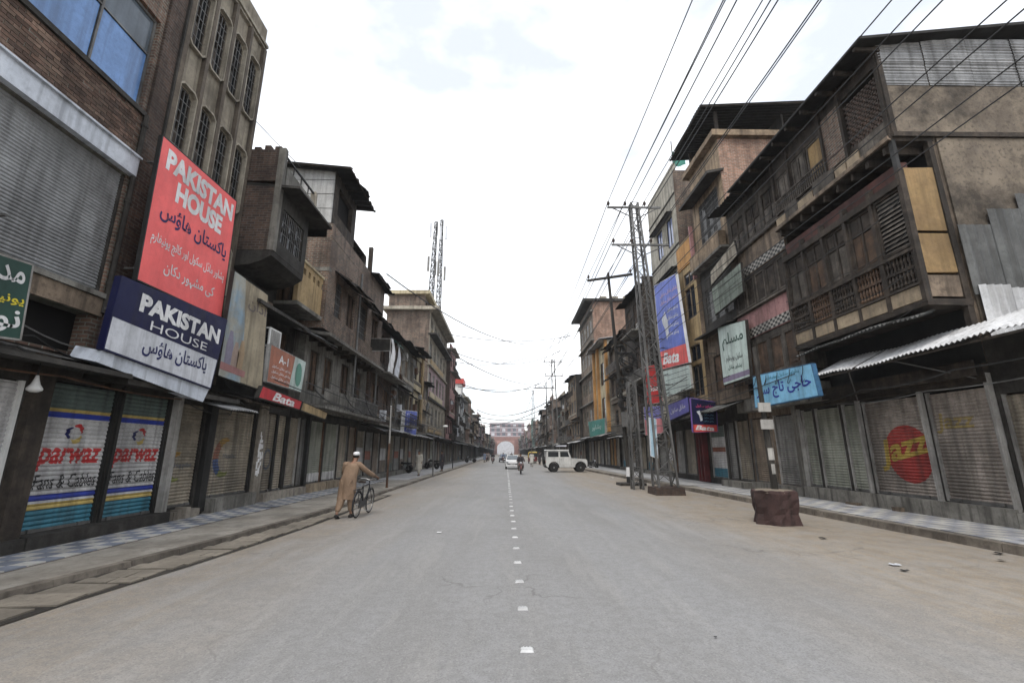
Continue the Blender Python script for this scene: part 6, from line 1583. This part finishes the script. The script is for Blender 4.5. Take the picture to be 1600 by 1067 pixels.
    stations = [(nk+Vector((0,0,.02)), .058, .055, 0), (nk+Vector((0,0,-.03)), .085, .075, 0), (shc+Vector((0,0,.035)), .165, .10, .004), (shc+Vector((0,0,-.04)), .205, .128, .008), (cs_.lerp(ws,.3), .205, .145, .010), (ws, .198, .145, .014),
                (pl+Vector((0,0,.02)), .215, .165, .018), (pl.lerp(hem,.4), .228, .178, .024), (pl.lerp(hem,.75), .238, .188, .030), (hem, .250, .198, .036)]
    rg = []
    for i, (c_, rx, ry, fo) in enumerate(stations):
        rg.append([c_+Vector(((rx+1.5*fo*(math.sin(q*5.0+i*.35)*.6+math.sin(q*9+1.3*i)*.4))*math.cos(q), (ry+1.5*fo*(math.sin(q*6.0-i*.3)*.6+math.sin(q*11+i)*.4))*math.sin(q), .012*math.sin(3*q) if i == len(stations)-1 else 0)) for q in [2*math.pi*k/28 for k in range(28)]])
    MB().loft(rg, cap=False).build('kameez', kam, t, smooth=True)
    for s_ in 'lr':
        sh, el, wr = Vector(J['sh'+s_]), Vector(J['el'+s_]), Vector(J['wr'+s_]); inn = shc.lerp(sh, .45)
        pts = [inn, sh, sh.lerp(el,.5)+Vector((0,0,-.008)), el, el.lerp(wr,.45)+Vector((0,0,-.012)), el.lerp(wr,.9)]
        MB().path(pts, [.085,.086,.078,.070,.066,.054], 10).build('sleeve', kam, t, smooth=True)
    V = [(*J['pel'], .14, .12)]; E = []
    for s_ in 'lr':
        k = len(V); V += [(*J['hi'+s_], .10, .11), (*J['kn'+s_], .115, .115), (*Vector(J['kn'+s_]).lerp(Vector(J['an'+s_]), .6), .092, .095), (*Vector(J['an'+s_])+Vector((0,0,.06)), .062, .066)]; E += [(0,k),(k,k+1),(k+1,k+2),(k+2,k+3)]
    skin('shalwar', V, E, shal, t, 2, fold=.008)
    for s_ in 'lr':
        a = Vector(J['an'+s_]); fd = Vector(J.get('ft'+s_, (0,1,0))).normalized(); sd = fd.cross(Vector((0,0,1))).normalized(); up = sd.cross(fd).normalized(); rg = []
        for f, w_, hh in ((-.075,.028,.05),(-.06,.042,.075),(0,.046,.095),(.07,.05,.07),(.14,.047,.05),(.185,.02,.025)):
            rg.append([a-Vector((0,0,.075))+fd*f+sd*(w_*x)+up*(hh*z) for x, z in ((-1,0),(1,0),(1,.5),(.5,1),(-.5,1),(-1,.5))])
        MB().loft(rg).build('shoe', shoe_m, t, smooth=False)
    t.location = loc; t.rotation_euler = (0,0,rz); t.scale = (scale,)*3
    return t
# ---- the man pushing his bicycle
tan_cloth = clothm('tan brown cotton', (.27,.185,.125))
mx, my = -4.38, 13.25
person('person', 'man in tan shalwar kameez and white cap pushing a bicycle, seen from behind', (mx, my, .015), R(-4), tan_cloth, tan_cloth, cap=p_white, fingers=True, scale=1.0,
       P=dict(pel=(.02,.0,.94), wst=(.04,.03,1.08), chs=(.07,.10,1.30), nck=(.10,.17,1.46), hd0=(.105,.20,1.53), hd1=(.11,.23,1.60), shl=(-.12,.08,1.40), shr=(.25,.12,1.39),
              ell=(-.20,.18,1.16), wrl=(-.02,.42,1.03), elr=(.42,.36,1.19), wrr=(.54,.72,1.045), knl=(-.10,-.03,.52), anl=(-.13,-.26,.10), knr=(.10,.10,.52), anr=(.12,.10,.08), ftl=(0,.92,-.30)))
# ---- bicycle, built facing +Y
def bicycle(name, label):
    t = thing(name, label, 'bicycle'); rub = M('tyre rubber', (.025,.024,.023), (.018,.017,.016), rough=.9, streak=0, grime=.3); ch = M('dull chrome', (.42,.42,.42), (.3,.3,.3), rough=.35, metal=.7, streak=0, grime=.3, bump=0)
    pt = M('black cycle paint', (.03,.03,.035), (.022,.022,.024), rough=.4, streak=0, grime=.2, bump=0); r = .345; hb, hf = (0,-.54,r), (0,.56,r)
    def torus(c, R_, rr_, n=28, m_=6):
        mb = MB(); vs = []; fs = []
        for i in range(n):
            a = 2*math.pi*i/n
            for j in range(m_):
                b_ = 2*math.pi*j/m_; q = R_+rr_*math.cos(b_); vs.append((c[0]+rr_*math.sin(b_), c[1]+q*math.cos(a), c[2]+q*math.sin(a)))
        fs = [(i*m_+j, ((i+1) % n)*m_+j, ((i+1) % n)*m_+(j+1) % m_, i*m_+(j+1) % m_) for i in range(n) for j in range(m_)]
        return mb.add(vs, fs)
    for nm, c in (('rear_wheel', hb), ('front_wheel', hf)):
        w = torus(c, r-.018, .018).build(nm, rub, t, smooth=True); torus(c, r-.042, .011, 28, 5).build('rim', ch, w)
        MB().tube((-.05,c[1],c[2]),(.05,c[1],c[2]),.022,n=8).build('hub', ch, w); sp_ = MB()
        for k in range(20):
            a = 2*math.pi*k/20; sp_.tube((.025*(1 if k % 2 else -1),c[1],c[2]), (0,c[1]+(r-.045)*math.cos(a),c[2]+(r-.045)*math.sin(a)), .0022, n=3)
        sp_.build('spokes', ch, w)
        mg = MB(); ar = [(0,c[1]+(r+.025)*math.cos(R(q)),c[2]+(r+.025)*math.sin(R(q))) for q in (range(20,215,15) if nm == 'rear_wheel' else range(-5,165,15))]; mg.path(ar, .018, 6).build('mudguard', pt, t)
    bb, st, hd, hb_ = (0,-.06,.29), (0,-.20,.80), (0,.36,.84), (0,.40,.70)
    f = MB()
    for a, b_ in ((bb,st),(st,hd),(bb,hb_),(hd,hb_)): f.tube(a, b_, .017, n=7)
    for s_ in (-1,1): f.tube((s_*.02,-.06,.29),(s_*.055,-.54,r),.010,n=6); f.tube((s_*.018,-.19,.78),(s_*.055,-.54,r),.009,n=6)
    f.build('frame', pt, t)
    fk = MB(); fk.tube((0,.395,.70),(0,.345,.93),.014,n=6)
    for s_ in (-1,1): fk.path([(s_*.03,.40,.70),(s_*.05,.47,.5),(s_*.055,.56,r)], .012, 6)
    fk.build('fork', pt, t)
    MB().path([(-.27,.20,.98),(-.25,.30,.98),(-.10,.345,.97),(0,.345,.94),(.10,.345,.97),(.25,.30,.98),(.27,.20,.98)], .011, 6).build('handlebar', ch, t)
    for s_ in (-1,1): MB().tube((s_*.272,.13,.98),(s_*.265,.25,.98),.018,n=7).build('grip', rub, t)
    MB().tube((0,-.20,.78),(0,-.225,.90),.012).build('seat_post', ch, t)
    MB().loft([[(w_*x, y_, z_+h_*z) for x, z in ((-1,0),(1,0),(1,.6),(.4,1),(-.4,1),(-1,.6))] for y_, w_, z_, h_ in ((-.37,.06,.90,.05),(-.34,.10,.895,.065),(-.24,.085,.90,.055),(-.10,.03,.91,.035),(-.05,.015,.91,.02))]).build('saddle', M('saddle leather', (.05,.03,.02), (.03,.02,.015), rough=.6, streak=0), t)
    c_ = MB()
    for s_ in (-1,1): c_.bar((s_*.06,-.30,.74),(s_*.06,-.78,.74),.012,.012); c_.bar((s_*.06,-.76,.74),(s_*.055,-.54,r),.012,.012)
    for k in range(5): c_.bar((-.06,-.34-k*.1,.74),(.06,-.34-k*.1,.74),.012,.012)
    c_.build('carrier', pt, t)
    k_ = torus((.045,-.06,.29), .09, .008, 20, 5).build('chainring', ch, t)
    MB().bar((.06,-.06,.29),(.06,.02,.14),.018,.012).bar((.06,.02,.14),(.14,.02,.14),.03,.02).build('crank', ch, t); MB().bar((-.06,-.06,.29),(-.06,-.14,.44),.018,.012).bar((-.06,-.14,.44),(-.14,-.14,.44),.03,.02).build('crank', ch, t)
    MB().box(.04,.055,-.56,.06,.25,.42).build('chain_case', pt, t)
    MB().bar((-.02,-.10,.27),(-.10,-.14,.03),.015,.015).build('kick_stand', ch, t)
    return t
bk = bicycle('bicycle', 'black roadster bicycle with rear carrier pushed by the man in tan')
bk.location = (-4.05, 13.75, .01); bk.rotation_euler = (0, R(2), R(-1.5))

# ---- white jeep parked across the road edge, nose towards the right pavement
def wheel(t, x, y, z, r, w, axis='y', name='wheel'):
    rub = M('tyre rubber', (.025,.024,.023), (.018,.017,.016), rough=.9, streak=0, grime=.3); n = 20
    def ring_(rad, o): return [((x+rad*math.cos(2*math.pi*k/n), y+o, z+rad*math.sin(2*math.pi*k/n)) if axis == 'y' else (x+o, y+rad*math.cos(2*math.pi*k/n), z+rad*math.sin(2*math.pi*k/n))) for k in range(n)]
    a = MB().loft([ring_(r*.62,-w*.5), ring_(r*.93,-w*.5), ring_(r,-w*.36), ring_(r,w*.36), ring_(r*.93,w*.5), ring_(r*.62,w*.5)]).build(name, rub, t)
    MB().loft([ring_(r*.63,-w*.42), ring_(r*.55,-w*.28), ring_(r*.2,-w*.30), ring_(r*.16,-w*.52)]).build('rim', M('steel rim', (.34,.34,.33), (.24,.24,.23), rough=.5, metal=.4, streak=0), a)
    MB().loft([ring_(r*.63,w*.42), ring_(r*.55,w*.28), ring_(r*.2,w*.30), ring_(r*.16,w*.52)]).build('rim', M('steel rim', (.34,.34,.33), (.24,.24,.23)), a)
def jeep():
    t = thing('parked_jeep', 'white boxy jeep with dark windows and roof rack parked across the dusty edge', 'jeep'); r = .40
    wp = M('jeep white paint', (.62,.62,.60), (.54,.54,.52), rough=.35, streak=.12, grime=.3, bump=0, spec=.5); xr, xf = -1.15, 1.25
    def arch(xc, rad): return [(xc-rad*math.cos(R(a)), .42+rad*math.sin(R(a))) for a in range(0, 181, 20)]
    prof = [(-1.85,.55), *arch(xr,.50), *arch(xf,.50), (1.86,.55), (1.88,.80), (1.85,1.06), (1.70,1.14), (.62,1.20), (.45,1.22), (-1.83,1.22), (-1.88,1.0)]
    MB().loft([[(x,y_,z) for x, z in prof] for y_ in (-.74,-.70,.70,.74)]).build('body', wp, t)
    cab = [(-1.84,1.222),(-1.80,1.86),(.18,1.88),(.44,1.222)]
    MB().loft([[(x,y_,z) for x, z in [(cab[0][0],cab[0][1]),(cab[1][0],cab[1][1]),(cab[2][0],cab[2][1]),(cab[3][0],cab[3][1])]] for y_ in (-.70,.70)]).build('cabin', wp, t)
    MB().loft([[(-1.88,-.75,1.885),(.26,-.75,1.895),(.26,.75,1.895),(-1.88,.75,1.885)],[(-1.80,-.66,1.95),(.18,-.66,1.955),(.18,.66,1.955),(-1.80,.66,1.95)]]).build('roof', wp, t)
    for s_ in (-1, 1):
        y0_, y1_ = s_*.698, s_*.712
        for a, c in ((-1.66,-.72), (-.56,.12)):
            mb = MB(); e = .13 if c > 0 else 0; mb.loft([[(a,y_,1.33),(c+e,y_,1.33),(c,y_,1.78),(a,y_,1.78)] for y_ in (y0_, y1_)]); mb.build('side_window', glass_dark, t)
        dl = MB()
        for x in (-.64, .40): dl.box(x-.008, x+.008, s_*.738, s_*.744, .62, 1.22)
        dl.build('door_seam', dark, t); MB().box(-.56,-.42,s_*.742,s_*.765,1.08,1.11).build('door_handle', dark, t)
        MB().loft([[(xf+.52*math.cos(R(a))*q, s_*.745, .42+.52*math.sin(R(a))*q) for a in range(0,181,20)]+[(xf-.44*math.cos(R(a))*q, s_*.745, .42+.44*math.sin(R(a))*q) for a in range(0,181,20)] for q in (1,)]*1+[[(xf+.52*math.cos(R(a)), s_*.83, .42+.52*math.sin(R(a))) for a in range(0,181,20)]+[(xf-.44*math.cos(R(a)), s_*.83, .42+.44*math.sin(R(a))) for a in range(0,181,20)]]).build('wheel_arch', dark, t)
        for x in (xr, xf): wheel(t, x, s_*.66, r, r, .22)
        MB().ball((1.87,s_*.48,.93),(.05,.11,.11)).build('headlight', p_pale, t); MB().box(-1.90,-1.87,s_*.60,s_*.70,.85,1.02).build('tail_light', paint('tail red', (.3,.03,.03)), t)
        MB().box(.36,.42,s_*.72,s_*.92,1.36,1.54).build('mirror', dark, t)
    MB().loft([[(.452,-.60,1.28),(.452,.60,1.28),(.215,.58,1.80),(.215,-.58,1.80)],[(.468,-.60,1.285),(.468,.60,1.285),(.232,.58,1.805),(.232,-.58,1.805)]]).build('windscreen', glass_dark, t)
    MB().box(1.86,2.0,-.78,.78,.50,.64).build('front_bumper', dark, t); MB().box(-2.0,-1.87,-.7,.7,.50,.60).build('rear_bumper', dark, t)
    MB().box(-1.87,1.83,-.62,.62,.38,.56).build('chassis', dark, t); wheel(t, -1.99, .0, 1.02, .37, .2, 'x', 'spare_wheel')
    rk = MB()
    for y_ in (-.6,-.3,0,.3,.6): rk.bar((-1.7,y_,2.03),(.05,y_,2.03),.03,.03)
    for x in (-1.7,-1.1,-.5,.05): rk.bar((x,-.62,2.02),(x,.62,2.02),.03,.03); rk.bar((x,-.6,1.93),(x,-.6,2.2),.03,.03); rk.bar((x,.6,1.93),(x,.6,2.2),.03,.03)
    for y_ in (-.62,.62): rk.bar((-1.72,y_,2.2),(.07,y_,2.2),.03,.03)
    rk.build('roof_rack', dark, t)
    return t
j = jeep(); j.location = (5.45, 42.9, .0); j.rotation_euler = (0,0,R(2))
tag(MB().box(4.7,5.6,43.0,43.9,2.24,2.36).build('rack_load', p_pale), 'flat pale bundle lying on the jeep roof rack', 'bundle')

# ---- small white car coming down the middle
def car(name, label, mat, group=None):
    t = thing(name, label, 'car', (0,0,0), group); sec = []
    prof = [(-1.95,.55,.62),(-1.9,.82,.70),(-1.2,.93,.76),(-.55,.96,.78),(.9,.98,.78),(1.6,.95,.76),(1.92,.85,.70),(1.97,.55,.62)]
    MB().loft([[(-w*.96,y_,.28),(w*.96,y_,.28),(w,y_,.55),(w*.94,y_,z),(-w*.94,y_,z),(-w,y_,.55)] for y_, z, w in prof]).build('body', mat, t)
    MB().loft([[(-.70,-.75,.95),(.70,-.75,.95),(.74,1.55,.96),(-.74,1.55,.96)],[(-.56,-.15,1.42),(.56,-.15,1.42),(.58,1.15,1.42),(-.58,1.15,1.42)]]).build('cabin', mat, t)
    MB().loft([[(-.62,-.745,.99),(.62,-.745,.99),(.52,-.20,1.39),(-.52,-.20,1.39)],[(-.62,-.765,1.0),(.62,-.765,1.0),(.52,-.22,1.40),(-.52,-.22,1.40)]]).build('windscreen', glass_grey, t)
    MB().loft([[(-.62,1.53,1.0),(.62,1.53,1.0),(.53,1.19,1.38),(-.53,1.19,1.38)],[(-.62,1.55,1.01),(.62,1.55,1.01),(.53,1.21,1.39),(-.53,1.21,1.39)]]).build('rear_window', glass_dark, t)
    for s_ in (-1,1):
        MB().loft([[(s_*.715,-.5,1.0),(s_*.735,1.3,1.0),(s_*.60,1.0,1.38),(s_*.585,-.12,1.38)],[(s_*.73,-.5,1.005),(s_*.75,1.3,1.005),(s_*.615,1.0,1.385),(s_*.60,-.12,1.385)]]).build('side_window', glass_dark, t)
        MB().ball((s_*.55,-1.90,.68),(.14,.06,.08)).build('headlight', glass_grey, t); MB().ball((s_*.60,1.93,.72),(.09,.05,.10)).build('tail_light', paint('tail red', (.3,.03,.03)), t); MB().ball((s_*.84,-.42,1.0),(.08,.06,.06)).build('mirror', mat, t)
        for y_ in (-1.25, 1.2): wheel(t, s_*.68, y_, .29, .29, .18, 'x')
    MB().box(-.55,.55,-1.985,-1.94,.50,.60).build('grille', dark, t); MB().box(-.72,.72,-2.0,-1.9,.32,.46).build('bumper', mat, t); MB().box(-.24,.24,-2.02,-2.0,.40,.52).build('number_plate', p_white, t)
    return t
x, y = onG(801, 733); c = car('white_car', 'small white car driving along the middle of the street', M('car white', (.68,.68,.68), (.6,.6,.6), rough=.3, streak=0, grime=.2, bump=0, spec=.5)); c.location = (x, y+1.9, 0)
x, y = onG(789, 722); c = car('grey_car', 'distant grey car further along behind the white car', M('car grey', (.12,.13,.15), (.1,.1,.12), rough=.3, streak=0, grime=.2, bump=0, spec=.5)); c.location = (x-.3, y+1.9, 0)
# ---- motorcycles
def motorcycle(name, label, paint_m, group=None):
    t = thing(name, label, 'motorcycle', (0,0,0), group); r = .30
    for y_ in (-.60, .62): wheel(t, 0, y_, r, r, .085, 'x')
    MB().loft([[(w*x, y_, z0+h_*z) for x, z in ((-1,0),(1,0),(1,.6),(.5,1),(-.5,1),(-1,.6))] for y_, w, z0, h_ in ((.42,.05,.74,.12),(.32,.12,.70,.22),(.1,.13,.68,.22),(-.08,.08,.68,.14))]).build('tank', paint_m, t)
    MB().loft([[(w*x, y_, z0+h_*z) for x, z in ((-1,0),(1,0),(1,.7),(.6,1),(-.6,1),(-1,.7))] for y_, w, z0, h_ in ((-.05,.10,.70,.10),(-.3,.14,.70,.11),(-.7,.13,.72,.10),(-.82,.06,.75,.06))]).build('seat', dark, t)
    f = MB(); f.bar((0,.35,.76),(0,-.65,.66),.06,.06); f.bar((0,.36,.76),(0,.15,.3),.05,.05); f.bar((0,.15,.3),(0,-.3,.3),.05,.05)
    for s_ in (-1,1): f.bar((s_*.07,.36,.86),(s_*.07,.62,.30),.035,.035); f.bar((s_*.09,-.6,.30),(s_*.09,-.5,.68),.035,.035); f.bar((s_*.07,-.6,.3),(s_*.05,-.1,.32),.04,.05)
    f.build('frame', iron, t); MB().box(-.11,.11,-.12,.18,.26,.58).build('engine', iron, t); MB().tube((.13,.1,.3),(.15,-.75,.36),.035,.045).build('exhaust', M('dull chrome', (.42,.42,.42)), t)
    MB().path([(-.33,.22,1.0),(-.2,.32,1.0),(0,.36,.95),(.2,.32,1.0),(.33,.22,1.0)], .014).build('handlebar', iron, t); MB().ball((0,.46,.88),(.09,.07,.09)).build('headlight', p_pale, t)
    MB().path([(0,.62+.36*math.cos(R(q)),.30+.36*math.sin(R(q))) for q in range(20,160,20)], .03).build('mudguard', paint_m, t); MB().path([(0,-.6+.36*math.cos(R(q)),.30+.36*math.sin(R(q))) for q in range(60,200,20)], .03).build('rear_mudguard', paint_m, t)
    return t
SIT = dict(sit=True, pel=(0,-.30,.86), wst=(0,-.28,1.0), chs=(0,-.22,1.22), nck=(0,-.18,1.38), hd0=(0,-.165,1.46), hd1=(0,-.155,1.53), shl=(-.18,-.2,1.32), shr=(.18,-.2,1.32), ell=(-.27,.0,1.10), elr=(.27,.0,1.10), wrl=(-.30,.19,1.0), wrr=(.30,.19,1.0),
           hil=(-.10,-.26,.84), hir=(.10,-.26,.84), knl=(-.19,.12,.72), knr=(.19,.12,.72), anl=(-.17,-.02,.34), anr=(.17,-.02,.34))
red_p = paint('cycle red', (.28,.03,.03)); black_p = paint('cycle black', (.03,.03,.03))
dk = clothm('charcoal cloth', (.055,.05,.055)); gy = clothm('grey brown cloth', (.20,.17,.16)); pale_c = clothm('pale cotton', (.46,.43,.37)); blue_c = clothm('dusty blue cotton', (.16,.2,.28))
x, y = onG(814, 741); m1 = motorcycle('motorcycle', 'motorcycle ridden towards the camera by a rider in dark clothes', red_p); m1.location = (x, y+.6, .01); m1.rotation_euler = (0,0,R(180))
person('person', 'rider in charcoal top on the motorcycle coming down the middle of the road', (x, y+.6, .01), R(180), dk, gy, P=SIT)
x0, y0 = onG(770, 724)
for k, (dx, dy, kc) in enumerate(((0,0,dk), (1.6,6,blue_c), (-1.5,13,gy), (3.2,22,dk))):
    m_ = copy_tree(m1); m_.location = (x0+dx, y0+dy, .01); m_.rotation_euler = (0,0,R(180)); tag(m_, 'distant motorcycle in the loose bunch of riders far down the street', 'motorcycle', 'far riders')
    p_ = person('person', 'distant rider in %s on a motorcycle far down the street' % ('charcoal', 'dusty blue', 'grey brown', 'charcoal with pale trousers')[k], (x0+dx, y0+dy, .01), R(180), kc, pale_c if k == 3 else dk, P=SIT, group='far riders on motorcycles')
m2 = motorcycle('motorcycle', 'black motorcycle', black_p)
for k, (u, v, a) in enumerate(((640,738,70), (684,732,60), (928,733,200), (741,722,80))):
    x, y = onG(u, v, .15 if k != 2 else 0); m_ = m2 if k == 0 else copy_tree(m2); m_.location = (x-.6 if k != 2 else x, y, .115 if k != 2 else 0); m_.rotation_euler = (0, R(6), R(a))
    tag(m_, ['parked motorcycle on the left pavement near the kerb lamp post', 'parked motorcycle on the left pavement beside the seated dark figure', 'parked motorcycle at the right pavement behind the jeep nose', 'parked motorcycle on the far left pavement'][k], 'motorcycle', None)
# ---- walkers
x, y = onG(654, 742, .16); person('person', 'walker in pale shalwar kameez on the left pavement', (x, y, .115), R(160), pale_c, pale_c, P=dict(knl=(-.1,.12,.5), anl=(-.1,.16,.08), knr=(.1,-.02,.5), anr=(.1,-.2,.1)))
x, y = onG(694, 735, .16); person('person', 'dark clothed person standing by the parked motorcycle on the left pavement', (x-.2, y, .115), R(120), dk, dk)
x, y = onG(831, 729); person('person', 'walker in white clothes on the road left of the jeep', (x, y, .01), R(175), clothm('white cotton', (.6,.58,.54)), clothm('white cotton', (.6,.58,.54)), P=dict(knl=(-.1,.1,.5), anl=(-.1,.14,.08), anr=(.1,-.16,.1)))
for k, (u, v) in enumerate(((757,722), (763,721), (843,726))):
    x, y = onG(u, v); person('person', ('walker in dusty blue at the far left road edge', 'walker in grey brown at the far left road edge', 'walker in charcoal beyond the jeep tail')[k], (x, y, .01), R(150+40*k), (blue_c, gy, dk)[k], (pale_c, gy, dk)[k])
# ---- yellow hooded auto rickshaw beyond
def rickshaw():
    t = thing('auto_rickshaw', 'yellow hooded auto rickshaw on the road beyond the jeep', 'rickshaw'); yl_ = paint('rickshaw yellow', (.55,.38,.04)); gn = paint('rickshaw maroon', (.16,.03,.03))
    MB().loft([[(-.62,-.5,.35),(.62,-.5,.35),(.64,1.1,.35),(-.64,1.1,.35)],[(-.62,-.45,.85),(.62,-.45,.85),(.64,1.1,.95),(-.64,1.1,.95)]]).build('tub', gn, t)
    MB().loft([[(-.35,-1.15,.40),(.35,-1.15,.40),(.6,-.45,.40),(-.6,-.45,.40)],[(-.28,-1.0,1.0),(.28,-1.0,1.0),(.6,-.5,1.05),(-.6,-.5,1.05)]]).build('nose', gn, t)
    MB().loft([[(x, y_, z) for x, z in ((-.66,.95),(-.64,1.55),(-.45,1.78),(.45,1.78),(.64,1.55),(.66,.95),(.62,.95),(.6,1.53),(.43,1.73),(-.43,1.73),(-.6,1.53),(-.62,.95))] for y_ in (.2, 1.1)]).build('rear_hood', yl_, t)
    MB().loft([[(-.60,-.62,1.62),(.60,-.62,1.62),(.62,.25,1.74),(-.62,.25,1.74)],[(-.56,-.60,1.72),(.56,-.60,1.72),(.58,.25,1.80),(-.58,.25,1.80)]]).build('hood', yl_, t)
    MB().loft([[(-.55,-.78,1.06),(.55,-.78,1.06),(.55,-.60,1.62),(-.55,-.60,1.62)],[(-.55,-.80,1.06),(.55,-.80,1.06),(.55,-.62,1.62),(-.55,-.62,1.62)]]).build('windscreen', glass_dark, t)
    for s_ in (-1,1): MB().bar((s_*.58,-.7,1.0),(s_*.58,-.58,1.66),.04,.04).build('pillar', dark, t); wheel(t, s_*.56, .75, .22, .22, .12, 'x'); MB().box(min(s_*.62,s_*.2),max(s_*.62,s_*.2),.5,1.0,.6,.8).build('seat', dark, t)
    wheel(t, 0, -.95, .22, .22, .12, 'x'); MB().ball((0,-1.14,.78),(.1,.06,.1)).build('headlight', p_pale, t)
    return t
x, y = onG(829, 724); rk = rickshaw(); rk.location = (x+.4, y, 0); rk.rotation_euler = (0,0,R(6))

# ================================================================== air between here and the far end
hz = MB(); hz.box(-60, 60, -30, 372, -1.2, 42)
hm = bpy.data.materials.new('street haze'); hm.use_nodes = True; hn = hm.node_tree.nodes
for n_ in list(hn):
    if n_.type == 'BSDF_PRINCIPLED': hn.remove(n_)
pv = hn.new('ShaderNodeVolumePrincipled'); pv.inputs['Color'].default_value = (.86,.91,.97,1); pv.inputs['Density'].default_value = .00042
hm.node_tree.links.new(pv.outputs[0], hn['Material Output'].inputs['Volume'])
ho = hz.build('haze', hm); ho['kind'] = 'stuff'; ho['label'] = 'thin pale street haze'; ho['category'] = 'haze'
